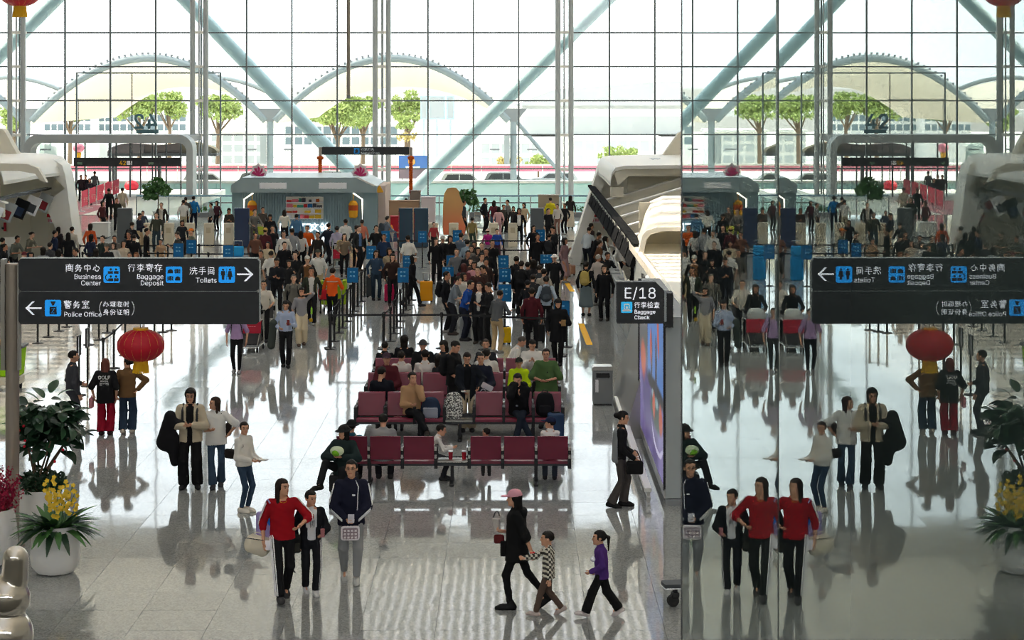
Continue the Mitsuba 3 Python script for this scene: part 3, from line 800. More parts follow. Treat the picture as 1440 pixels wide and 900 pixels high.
nb = part(t, 'notice', box(fx(66), fx(78.5), YE - .03, YE, fz(314), fz(300.5)), 'white_sign', label='red and white safety notice')
part(nb, 'heading', box(fx(66.3), fx(78.2), YE - .05, YE - .03, fz(305.5), fz(300.7)), 'red')
for c in (69, 72.3, 75.6):
    part(nb, 'drawing', box(fx(c - 1), fx(c + 1), YE - .045, YE - .03, fz(312), fz(308)), 'pink')
part(t, 'fire_box', box(fx(86), fx(92), YE - .1, YE, fz(321.5), fz(313)), 'red')
part(t, 'red_sign', box(fx(71), fx(78), YE - .1, YE, fz(292), fz(288)), 'red')
hs = part(t, 'fire_hose', box(fx(6), fx(9), YE - .12, YE, fz(325), fz(313)), 'red')
part(hs, 'nozzle', box(fx(3.5), fx(7), YE - .14, YE - .1, fz(322), fz(319)), 'black')
for a, b in ((15, 44), (46, 70)):
    part(t, 'door_panel', box(fx(a), fx(b), YE - .04, YE, 0, fz(288)), 'cream')
for k in range(6):
    x = -19.0 - 1.1 * k
    d = part(t, 'desk', cat([box(x - .5, x + .5, 74.0, 74.6, 0, 1.05), box(x - .54, x + .54, 73.9, 74.7, 1.05, 1.1)]), 'frame_grey')
    part(d, 'monitor', moved(box(-.22, .22, -.02, .02, 0, .34), (x + .2, 74.4, 1.14), rx=-12), 'white_paint')

# ---------------------------------------------------------------- kiosk shop
YK = 95.6
sk = F / YK


def kx(px):
    return (px - 720) / sk


def kz(py):
    return H - (py - YH) / sk


mat('kiosk_blue', '#7f98a0', 0.5)
mat('kiosk_band', '#93a5aa', 0.35)
t = thing('shop_kiosk', 'blue grey ribbed shop kiosk with chamfered roof band, glowing lettering and a stocked window', 'kiosk')
z0, z1 = kz(270), kz(249)
part(t, 'roof_band', prism([(kx(327), z0), (kx(327), z0 + .35), (kx(342), z1), (kx(506), z1), (kx(531), z0 + .3), (kx(531), z0)], YK - .6, YK + 5), 'kiosk_band')
part(t, 'chamfer', prism([(kx(505), z1 + .02), (kx(531), z0 + .32), (kx(527), z0 + .3), (kx(501), z1)], YK - .65, YK - .55), 'white_paint')
part(t, 'wall', box(kx(327), kx(531), YK + .35, YK + 4.9, 0, z0), 'kiosk_blue')
w0, w1, wt, wb = kx(401), kx(454), kz(277), kz(308)
n = 46
for k in range(n):
    a = kx(342) + (kx(511) - kx(342)) * k / n
    b = a + (kx(511) - kx(342)) / n * .72
    if b < w0 or a > w1:
        part(t, 'rib', box(a, b, YK + .27, YK + .35, 0, z0), 'kiosk_blue')
    else:
        part(t, 'rib', box(a, b, YK + .27, YK + .35, 0, wb), 'kiosk_blue')
        part(t, 'rib', box(a, b, YK + .27, YK + .35, wt, z0), 'kiosk_blue')
for a, b in ((327, 342), (512, 531)):
    part(t, 'side_wall', box(kx(a), kx(b), YK - .2, YK + .35, 0, z0), 'kiosk_blue')
for a, b in ((367, 405), (450, 489)):
    part(t, 'light_panel', box(kx(a), kx(b), YK - .64, YK - .6, kz(264.5), kz(256)), 'white_sign')
part(t, 'window_back', box(w0, w1, YK + .30, YK + .34, wb, wt), 'warm_white')
rr = random.Random(5)
goods = ['#c23a3a', '#2f6fa8', '#d8b23a', '#e8e2da', '#8a4a3a', '#3f8f7f', '#d87a8a', '#4a4a52', '#e0e0e6', '#b8552a']
for row in range(4):
    z = wb + (wt - wb) * row / 4
    part(t, 'shelf', box(w0, w1, YK + .12, YK + .30, z - .015, z + .015), 'white_sign')
    x = w0 + .05
    while x < w1 - .22:
        w = rr.uniform(.10, .3)
        part(t, 'goods', box(x, x + w, YK + .16, YK + .26, z + .016, z + rr.uniform(.10, .22)), cloth(rr.choice(goods)))
        x += w + .03
scene['kiosk_led'] = {'type': 'diffuse', 'reflectance': rgb('#ffffff')}
for pts in ([(344, 320), (344, 280), (357, 271)], [(510, 320), (510, 280), (497, 271)]):
    q = [(kx(a), YK - .22, kz(b)) for a, b in pts]
    k = part(t, 'light_strip', tube(q, .045, 6), 'kiosk_led')
    scene[k]['emitter'] = glow('#fff0d8', .16)
for text, px in (('E', 391), ('U', 407.5), ('TD', 420),):
    k = part(t, 'letter', stand_text(latin(text, .34, True, .03), kx(px), YK + .2, kz(325)), 'kiosk_led')
    scene[k]['emitter'] = glow('#e8f6ff', .16)
k = part(t, 'letter', stand_text(han('文创', .40, .03, pen=2.4), kx(436), YK + .2, kz(326)), 'kiosk_led')
scene[k]['emitter'] = glow('#e8f6ff', .16)
for px in (355, 497):
    c = (kx(px), YK - .1, kz(294))
    lt = part(t, 'gold_lantern', lathe([(.12, -.42), (.2, -.38), (.22, -.1), (.22, .25), (.15, .38), (.05, .42)], 16, c), 'gold', smooth=40)
    part(lt, 'band', lathe([(.225, -.06), (.225, .2)], 16, c), cloth('#b8502a'))
    part(lt, 'hanger', rod((c[0], c[1], c[2] + .4), (c[0], c[1], z0), .015, 5), 'gold')
for px in (364, 507):
    c = np.array([kx(px), YK - .2, z1 + .05])
    t2 = thing('flower_bow', 'white edged magenta paper flower on the kiosk roof, ' + ('left' if px < 400 else 'right') + ' one', 'decoration')
    for a in range(5):
        th = math.radians(15 + 37.5 * a)
        part(t2, 'petal', prism(Polygon([(c[0], c[2]), (c[0] + .32 * math.cos(th - .3), c[2] + .05 + .45 * math.sin(th - .3)), (c[0] + .4 * math.cos(th), c[2] + .05 + .55 * math.sin(th)), (c[0] + .32 * math.cos(th + .3), c[2] + .05 + .45 * math.sin(th + .3))]).buffer(.03), c[1] - .03 + .012 * a, c[1] + .03 + .012 * a), cloth('#e9dfe2'))
        part(t2, 'heart', prism(Polygon([(c[0], c[2] + .02), (c[0] + .24 * math.cos(th - .3), c[2] + .05 + .34 * math.sin(th - .3)), (c[0] + .3 * math.cos(th), c[2] + .05 + .4 * math.sin(th))]).buffer(.02), c[1] - .06 - .004 * a, c[1] - .031), cloth('#c23a72'))
part(t, 'corner_strip', cat([box(kx(531), kx(541), YK + .4, YK + 4.5, 0, kz(262))]), cloth('#cdbcb4'))
part(t, 'corner_ornament', prism(Polygon([(kx(530), kz(269)), (kx(534), kz(262)), (kx(538), kz(269))]).buffer(.05), YK - .3, YK - .2), 'gold')

# ---------------------------------------------------------------- baggage packing sign on red hung posts
YB = 101.8
sb = F / YB
bx = lambda px: (px - 720) / sb
bz = lambda py: H - (py - YH) / sb
t = thing('hanging_sign', 'long dark baggage packing sign on two posts above the kiosk', 'sign')
part(t, 'panel', prism(rrect(bx(453), bx(575.5), bz(217.5), bz(206.5), .05), YB - .15, YB + .1), 'sign_black')
part(t, 'icon', prism(rrect(bx(498), bx(506), bz(216), bz(208), .04), YB - .17, YB - .15), 'blue_sign')
part(t, 'icon_bag', cat([box(bx(500), bx(504), YB - .19, YB - .17, bz(214.6), bz(210.8)), box(bx(501.2), bx(502.8), YB - .19, YB - .17, bz(210.8), bz(209.6))]), 'sign_black')
part(t, 'lettering', cat([stand_text(han('行李打包', .16, .01), bx(507.5), YB - .15, bz(212.4)), stand_text(latin('Baggage Packing', .085, False, .01), bx(507.5), YB - .15, bz(216.2))]), 'white_sign')
for px in (450.5, 578):
    p = part(t, 'post', box(bx(px) - .07, bx(px) + .07, YB - .08, YB + .08, 0, bz(207)), 'steel_warm')
    part(p, 'garland', cat([lathe([(.04, -.12), (.17, -.05), (.17, .05), (.04, .12)], 12, (bx(px), YB - .12, bz(222)))] + [lathe([(.06, -.08), (.11, 0), (.06, .08)], 8, (bx(px), YB - .14, bz(226 + 3.2 * i))) for i in range(9 if px < 500 else 13)]), cloth('#c4551a'))
    part(p, 'streamer', box(bx(px) - .09, bx(px) + .09, YB - .13, YB - .1, bz(272), bz(258)), 'red')

# ---------------------------------------------------------------- totems, bag-drop pedestals, gourd board, counters at the back


def totem(label, x0, x1, y0, yfoot, m):
    s = (yfoot - YH) / H
    t = thing('totem', label, 'totem')
    a, b = (x0 - 720) / s, (x1 - 720) / s
    Y = F / s
    part(t, 'body', bevelbox(a, b, Y, Y + .28, .06, H - (y0 - YH) / s, .02), m)
    part(t, 'base', box(a + .05, b - .05, Y + .03, Y + .25, 0, .06), 'dark_grey')
    return t, a, b, Y, s


mat('totem_grey', '#50565a', 0.35)
mat('totem_teal', '#1d3c50', 0.4)
for lb, x0, x1, m in (('tall deep blue totem left of the kiosk window', 329.5, 350, 'navy'), ('dark teal display totem, left one of the pair right of the kiosk', 560.5, 580, 'totem_teal'), ('dark teal display totem, right one of the pair right of the kiosk', 582, 602, 'totem_teal'), ('dark grey information totem at the left, in front of gate 42', 164.5, 185, 'totem_grey'), ('dark grey information totem at the right, by the yellow jacket', 745.5, 764.5, 'totem_grey')):
    t, a, b, Y, s = totem(lb, x0, x1, 293, 349, m)
    part(t, 'panel', box(a + .05, b - .05, Y - .015, Y, .25, 1.7), m)
    part(t, 'stripe', box(a + .02, a + .035, Y - .012, Y, .3, 1.6), 'red_dark' if 'teal' in m else 'dark_grey')
for px in (209, 238, 267, 294, 322, 609.5, 638, 664.5, 694, 721):
    s = 31.7
    X, Y = (px - 720) / s, F / s
    t = thing('bag_drop_pedestal', 'beige self service pedestal, number ' + ('one two three four five'.split()[(209, 238, 267, 294, 322, 609.5, 638, 664.5, 694, 721).index(px) % 5]) + ' from the left in the ' + ('left' if px < 500 else 'right') + ' row', 'pedestal', 'beige pedestals ' + ('left' if px < 500 else 'right'), at=(X, Y, 0))
    if px in (209, 609.5):
        ped = [mikit.ply(bevelbox(-.21, .21, -.16, .16, 0, 1.06, .03), None, 40), mikit.ply(box(-.10, .10, -.172, -.16, .62, .86)), mikit.ply(box(-.21, .21, -.165, -.16, .44, .45))]
    part(t, 'body', ped[0], cloth('#d3c9b4', .6))
    part(t, 'emblem', ped[1], cloth('#b9ac92', .6))
    part(t, 'seam', ped[2], 'cream_dark')
g = [(400, 560), (402, 480), (410, 440), (428, 410), (455, 404), (485, 406), (500, 425), (508, 460), (520, 490), (530, 510), (528, 545), (520, 580), (530, 620), (545, 660), (545, 690), (538, 715), (403, 715), (397, 660), (400, 600)]
s = 30.4
pg = [((x / 4.787 + 540 - 720) / s, H - (y / 4.787 + 180 - YH) / s) for x, y in g]
pg = [(x, max(z, .06)) for x, z in pg]


def gourd_grad(p, n, uv):
    return mix((0.60, 0.33, 0.12), (0.68, 0.16, 0.07), smoothstep(2.0, 0.2, p.z) + 0.0)


mat('gourd_print', '#d98a4a', 0.5)
scene['gourd_print']['nested']['base_color'] = proc(gourd_grad)
t = thing('display_board', 'orange gourd shaped display board printed from yellow orange to red', 'display board')
part(t, 'face', prism(Polygon(pg).buffer(.06).buffer(-.04), F / s, F / s + .08), 'gourd_print', smooth=30)
part(t, 'foot', box(pg[0][0] + .1, pg[0][0] + .9, F / s - .1, F / s + .4, 0, .06), 'dark_grey')
for lb, x0, x1, y0, yf, m in (('brown counter behind the pair of teal totems', 547, 589, 283, 330, '#a4866c'), ('tall pale promotional panel left of the orange gourd shape', 592, 612, 278, 330, '#d6cdd0'), ('brown reception counter left of the right column, with yellow jackets', 757, 786, 275, 306, '#9d8f7c'), ('white service counters behind the crowd right of the left island leg', 128, 152, 314, 336, '#d2d2cf'), ('red box counter by the pair of teal totems', 549, 560, 305, 337, '#a51f2c'), ('grey brown cabinet behind the baggage packing post', 577, 591, 269, 325, '#82776f')):
    s = (yf - YH) / H
    a, b, Y = (x0 - 720) / s, (x1 - 720) / s, F / s
    t = thing('counter', lb, 'counter')
    zt = H - (y0 - YH) / s
    part(t, 'body', bevelbox(a, b, Y, Y + .6, .08, zt, .03), cloth(m, .6))
    part(t, 'plinth', box(a + .05, b - .05, Y + .05, Y + .55, 0, .08), 'dark_grey')
    part(t, 'worktop', box(a - .02, b + .02, Y - .02, Y + .62, zt, zt + .03), cloth(m, .5))
# ---------------------------------------------------------------- people: distance fields meshed on a grid
def nets(fn, lo, hi, h):
    """surface nets of fn(X, Y, Z) < 0 on a grid of pitch h"""
    ax = [np.arange(a, b + h, h, dtype=np.float32) for a, b in zip(lo, hi)]
    v = fn(ax[0][:, None, None], ax[1][None, :, None], ax[2][None, None, :])
    v = np.ascontiguousarray(np.broadcast_to(v, [len(a) for a in ax]))
    s = v < 0
    n = sum(s[i:i + s.shape[0] - 1, j:j + s.shape[1] - 1, k:k + s.shape[2] - 1].astype(np.int8) for i in (0, 1) for j in (0, 1) for k in (0, 1))
    I = np.argwhere((n > 0) & (n < 8))
    idx = -np.ones(n.shape, np.int64)
    idx[tuple(I.T)] = np.arange(len(I))
    corner = {c: v[I[:, 0] + c[0], I[:, 1] + c[1], I[:, 2] + c[2]] for c in np.ndindex(2, 2, 2)}
    acc, cnt = np.zeros((len(I), 3)), np.zeros(len(I))
    for c in np.ndindex(2, 2, 2):
        for a in range(3):
            if c[a] == 0:
                d = list(c)
                d[a] = 1
                va, vb = corner[c], corner[tuple(d)]
                m = (va < 0) != (vb < 0)
                t = np.where(m, va / np.where(m, va - vb, 1), 0)
                p = np.tile(np.array(c, float), (len(I), 1))
                p[:, a] += t
                acc[m] += p[m]
                cnt[m] += 1
    V = (I + acc / np.maximum(cnt, 1)[:, None]) * h + np.array([a[0] for a in ax])
    fs = []
    for a in range(3):
        b, c = (a + 1) % 3, (a + 2) % 3
        sl0, sl1 = [slice(None)] * 3, [slice(None)] * 3
        sl0[a], sl1[a] = slice(0, -1), slice(1, None)
        x = np.argwhere(s[tuple(sl0)] != s[tuple(sl1)])
        ok = (x[:, b] > 0) & (x[:, c] > 0) & (x[:, b] < n.shape[b]) & (x[:, c] < n.shape[c])
        x = x[ok]
        eb, ec = np.eye(3, dtype=int)[b], np.eye(3, dtype=int)[c]
        q = np.stack([idx[tuple((x - eb - ec).T)], idx[tuple((x - ec).T)], idx[tuple(x.T)], idx[tuple((x - eb).T)]], 1)
        inside = s[tuple(x.T)]
        q = np.where(inside[:, None], q, q[:, ::-1])
        fs.append(q)
    q = np.vstack(fs)
    return trimesh.Trimesh(V, np.vstack([q[:, [0, 1, 2]], q[:, [0, 2, 3]]]), process=False)


def smin(a, b, k=0.03):
    h = np.clip(0.5 + 0.5 * (b - a) / k, 0, 1)
    return b + (a - b) * h - k * h * (1 - h)


def smax(a, b, k=0.02):
    return -smin(-a, -b, k)


def cone(a, b, r0, r1):
    a, b = np.array(a, float), np.array(b, float)
    d = b - a
    dd = float(d @ d) + 1e-9

    def f(X, Y, Z):
        t = np.clip(((X - a[0]) * d[0] + (Y - a[1]) * d[1] + (Z - a[2]) * d[2]) / dd, 0, 1)
        return np.sqrt((X - a[0] - t * d[0]) ** 2 + (Y - a[1] - t * d[1]) ** 2 + (Z - a[2] - t * d[2]) ** 2) - (r0 + (r1 - r0) * t)
    return f


def oval(a, b, w0, d0, w1, d1, lat):
    """segment of elliptic section: half width along lat, half depth across it"""
    a, b, lat = np.array(a, float), np.array(b, float), np.array(lat, float)
    d = b - a
    L2 = float(d @ d) + 1e-9
    ax = d / math.sqrt(L2)
    lat = lat - ax * (lat @ ax)
    lat /= np.linalg.norm(lat)
    fw = np.cross(ax, lat)

    def f(X, Y, Z):
        x, y, z = X - a[0], Y - a[1], Z - a[2]
        w = x * ax[0] + y * ax[1] + z * ax[2]
        t = np.clip(w / math.sqrt(L2), 0, 1)
        u, v, e = x * lat[0] + y * lat[1] + z * lat[2], x * fw[0] + y * fw[1] + z * fw[2], w - t * math.sqrt(L2)
        rw, rd = w0 + (w1 - w0) * t, d0 + (d1 - d0) * t
        m = np.minimum(rw, rd)
        return (np.sqrt((u / rw) ** 2 + (v / rd) ** 2 + (e / m) ** 2) - 1) * m
    return f


def ell(c, r):
    m = min(r)
    return lambda X, Y, Z: (np.sqrt(((X - c[0]) / r[0]) ** 2 + ((Y - c[1]) / r[1]) ** 2 + ((Z - c[2]) / r[2]) ** 2) - 1) * m


def join(fs, k=0.03):
    def f(X, Y, Z):
        o = fs[0](X, Y, Z)
        for g in fs[1:]:
            o = smin(o, g(X, Y, Z), k)
        return o
    return f


def ik(a, t, l1, l2, hint):
    a, t, hint = np.array(a, float), np.array(t, float), np.array(hint, float)
    d = t - a
    L = np.linalg.norm(d)
    if L > (l1 + l2) * .998:
        t = a + d / L * (l1 + l2) * .998
        d = t - a
        L = np.linalg.norm(d)
    u = d / L
    x = (l1 * l1 - l2 * l2 + L * L) / (2 * L)
    y = math.sqrt(max(l1 * l1 - x * x, 0))
    n = hint - u * (hint @ u)
    n /= np.linalg.norm(n) + 1e-9
    return a + u * x + n * y, t


def P3(l, f, u):
    return np.array([l, -f, u], float)


POSES = {
    'stand': {},
    'weight': dict(shift=.03, fL=(.13, .02, .08), fR=(-.08, 0, .08)),
    'phone': dict(hL=(.09, .26, 1.10), hR=(-.07, .30, 1.14), nod=22),
    'walk': dict(fL=(.08, .26, .09), fR=(-.08, -.30, .16), pR=35, pL=-8, hL=(.25, -.14, .86), hR=(-.25, .22, .90), lean=.03),
    'walk2': dict(fR=(-.08, .26, .09), fL=(.08, -.30, .16), pL=35, pR=-8, hR=(-.25, -.14, .86), hL=(.25, .22, .90), lean=.03),
    'push': dict(hL=(.22, .42, 1.02), hR=(-.22, .42, 1.02), fL=(.08, .18, .08), fR=(-.08, -.2, .12), pR=20, lean=.06),
    'pull': dict(hR=(-.26, -.05, .88), hL=(.14, .26, 1.05), nod=10),
    'lean': dict(hL=(.20, .45, 1.08), hR=(-.18, .42, 1.08), lean=.14, nod=12),
    'fold': dict(hL=(-.10, .20, 1.12), hR=(.10, .22, 1.16)),
    'bag': dict(hL=(.20, .10, 1.25), hR=(-.25, .05, .84)),
    'point': dict(hL=(.3, .5, 1.2), hR=(-.25, .05, .84)),
    'sit': dict(hip=.47, hipf=0, fL=(.11, .47, .08), fR=(-.11, .44, .08), hL=(.13, .30, .68), hR=(-.12, .32, .67), lean=-.02),
    'sitphone': dict(hip=.47, fL=(.11, .47, .08), fR=(-.11, .44, .08), hL=(.07, .30, .86), hR=(-.06, .32, .88), lean=.02, nod=25),
}
UP, FO = .315, .265
TH, SH = .425, .43


def skeleton(p, kid=False):
    J = {}
    sit = 'hip' in p
    hip = P3(p.get('shift', 0), p.get('hipf', 0), p.get('hip', .90))
    sp = P3(p.get('side', 0), p.get('lean', .0), 1.0)
    sp[:2] = sp[:2] / .5
    sp /= np.linalg.norm(sp)
    nb = hip + sp * .53
    tw = math.radians(p.get('twist', 0))
    lat = np.array([math.cos(tw), math.sin(tw), 0])
    J['hip'], J['neck'], J['sp'], J['lat'] = hip, nb, sp, lat
    for s, n in ((1, 'L'), (-1, 'R')):
        sh = nb + lat * s * .168 - sp * .062
        t = P3(*p.get('h' + n, (s * .255, .05, .84)))
        hint = P3(*p.get('e' + n, (s * .6, -.9, -.35)))
        el, wr = ik(sh, t, UP, FO, hint)
        hj = hip + np.array([s * .09, 0, 0])
        a = P3(*p.get('f' + n, (s * .10, .0, .08)))
        kn, an = ik(hj, a, TH, SH, P3(*p.get('k' + n, (s * .12, 1, .25 if sit else 0))))
        J.update({'sh' + n: sh, 'el' + n: el, 'wr' + n: wr, 'hj' + n: hj, 'kn' + n: kn, 'an' + n: an})
    J['head'] = nb + sp * .152 + P3(0, .025 + p.get('poke', 0), 0)
    return J


def rotm(yaw, pitch=0, roll=0):
    M = trimesh.transformations
    return (M.rotation_matrix(math.radians(yaw), [0, 0, 1]) @ M.rotation_matrix(math.radians(pitch), [1, 0, 0]) @ M.rotation_matrix(math.radians(roll), [0, 1, 0]))[:3, :3]


CACHE = {}


def cached(key, fn):
    if key not in CACHE:
        CACHE[key] = fn()
    return CACHE[key]


def head_mesh(res, open_mouth=False):
    def make():
        f0 = join([ell((0, .012, .03), (.077, .097, .088)), ell((0, -.030, -.045), (.056, .060, .066))], .035)
        nose = cone((0, -.084, .014), (0, -.104, -.020), .008, .0125)
        brow = cone((-.036, -.080, .032), (.036, -.080, .032), .010, .010)
        lips, chin = ell((0, -.090, -.050), (.023, .009, .0075)), ell((0, -.076, -.086), (.021, .018, .018))
        ears = [ell((s * .079, .012, .0), (.011, .022, .032)) for s in (-1, 1)]
        eyes = [ell((s * .030, -.074, .010), (.013, .013, .011)) for s in (-1, 1)]
        neck = cone((0, .012, -.06), (0, .03, -.17), .050, .054)

        def f(X, Y, Z):
            o = smin(f0(X, Y, Z), brow(X, Y, Z), .02)
            for s in (-1, 1):
                o = smax(o, -ell((s * .030, -.096, .010), (.019, .018, .012))(X, Y, Z), .012)
            for g, k in ((nose, .012), (lips, .006), (chin, .018), (ears[0], .006), (ears[1], .006), (neck, .02), (eyes[0], .003), (eyes[1], .003)):
                o = smin(o, g(X, Y, Z), k)
            return o
        m = nets(f, (-.10, -.13, -.18), (.10, .13, .13), res)
        v = m.vertices
        col = np.tile([1.0, 1, 1], (len(v), 1))
        for s in (-1, 1):
            d = np.sqrt(((v[:, 0] - s * .030) / .010) ** 2 + ((v[:, 2] - .010) / .0075) ** 2)
            col[(d < 1) & (v[:, 1] < -.06)] = (.05, .04, .04)
            d = np.sqrt(((v[:, 0] - s * .032) / .020) ** 2 + ((v[:, 2] - .034) / .006) ** 2)
            col[(d < 1) & (v[:, 1] < -.05)] = (.12, .10, .09)
        d = np.sqrt((v[:, 0] / .024) ** 2 + ((v[:, 2] + .050) / .008) ** 2)
        col[(d < 1) & (v[:, 1] < -.06)] = (.80, .52, .50)
        return m, col
    return cached(('head', res), make)


def hair_mesh(kind, res):
    def make():
        cap = ell((0, .014, .034), (.087, .107, .097))
        low = {'short': -.035, 'bun': -.04, 'pony': -.04, 'bob': -.125, 'long': -.10, 'buzz': -.02}.get(kind, -.04)
        thick = 0.0 if kind != 'bob' else .012
        parts = []
        if kind == 'long':
            parts = [oval((0, .055, .02), (0, .085, -.33), .082, .055, .070, .030, (1, 0, 0)), cone((.074, .02, .02), (.082, .015, -.24), .026, .022), cone((-.074, .02, .02), (-.082, .015, -.24), .026, .022)]
        if kind == 'bob':
            parts = [oval((0, .03, .0), (0, .035, -.12), .090, .075, .085, .07, (1, 0, 0))]
        if kind == 'pony':
            parts = [cone((0, .095, .04), (0, .150, .01), .022, .026), cone((0, .150, .01), (0, .150, -.20), .027, .010)]
        if kind == 'bun':
            parts = [ell((0, .128, .022), (.048, .046, .050))]

        def f(X, Y, Z):
            o = cap(X, Y, Z) - thick
            side = .038 if kind in ('short', 'buzz') else -.005
            keep = np.minimum((.070 if kind in ('short', 'buzz') else .068) - Z, np.maximum(-.034 - Y, -1) + 0 * Z)
            keep = smax(keep, (low if kind not in ('long', 'bob') else -.08) - Z + np.where(Y < .03, side, 0) * (1 if low > -.05 else 0), .02)
            o = smax(o, keep, .015)
            for g in parts:
                o = smin(o, smax(g(X, Y, Z), np.minimum(.055 - Z, -.045 - Y), .01), .015)
            if kind in ('short', 'bob'):
                o = o + .004 * np.sin(60 * X + 40 * Z) * np.sin(50 * Y + 10 * X)
            return o
        return nets(f, (-.13, -.14, -.38 if kind == 'long' else -.22), (.13, .21, .16), res)
    return cached(('hair', kind, res), make)


def cap_mesh(res, brim=True):
    def make():
        c = ell((0, .010, .045), (.094, .112, .096))
        b = ell((0, -.115, .046), (.072, .085, .011))

        def f(X, Y, Z):
            o = smax(c(X, Y, Z), .036 - Z, .006)
            return smin(o, b(X, Y, Z), .012) if brim else smin(o, ell((0, .01, .035), (.155, .165, .016))(X, Y, Z), .015)
        return nets(f, (-.18, -.22, 0), (.18, .2, .16), res)
    return cached(('cap', res, brim), make)


def hand_mesh(kind, side, res):
    """wrist at the origin, fingers down -z, thumb towards -y, palm towards the body"""
    def make():
        px = -side
        curl = {'relax': (18, 24, 22), 'grip': (62, 78, 50), 'hold': (40, 50, 30), 'flat': (4, 5, 4)}[kind]
        fs = [cone((0, 0, .03), (0, 0, -.02), .026, .027), oval((0, -.002, -.02), (0, 0, -.075), .013, .027, .012, .038, (1, 0, 0))]
        for y, L in ((-.030, .068), (-.010, .077), (.010, .072), (.029, .056)):
            p, a = np.array([0, y, -.082]), 0.0
            for seg, c, rr in ((.45, curl[0], .0088), (.32, curl[1], .0080), (.23, curl[2], .0070)):
                a += math.radians(c)
                q = p + L * seg * np.array([px * math.sin(a), y * .12, -math.cos(a)])
                fs.append(cone(p, q, rr, rr * .93))
                p = q
        t = [np.array([0, -.030, -.025]), np.array([px * .012, -.056, -.055]), np.array([px * .022, -.058 if kind != 'grip' else -.045, -.085])]
        fs += [cone(t[0], t[1], .0125, .010), cone(t[1], t[2], .010, .0082)]
        return nets(join(fs, .007), (-.10, -.085, -.185), (.10, .06, .07), res)
    return cached(('hand', kind, side, res), make)


def frame_to(dirv, palm_hint, side):
    """rotation taking -z to dirv"""
    z = -np.array(dirv, float)
    z /= np.linalg.norm(z)
    y = np.array(palm_hint, float)
    y = y - z * (y @ z)
    y = -y / (np.linalg.norm(y) + 1e-9)
    x = np.cross(y, z)
    return np.stack([x, y, z], 1)


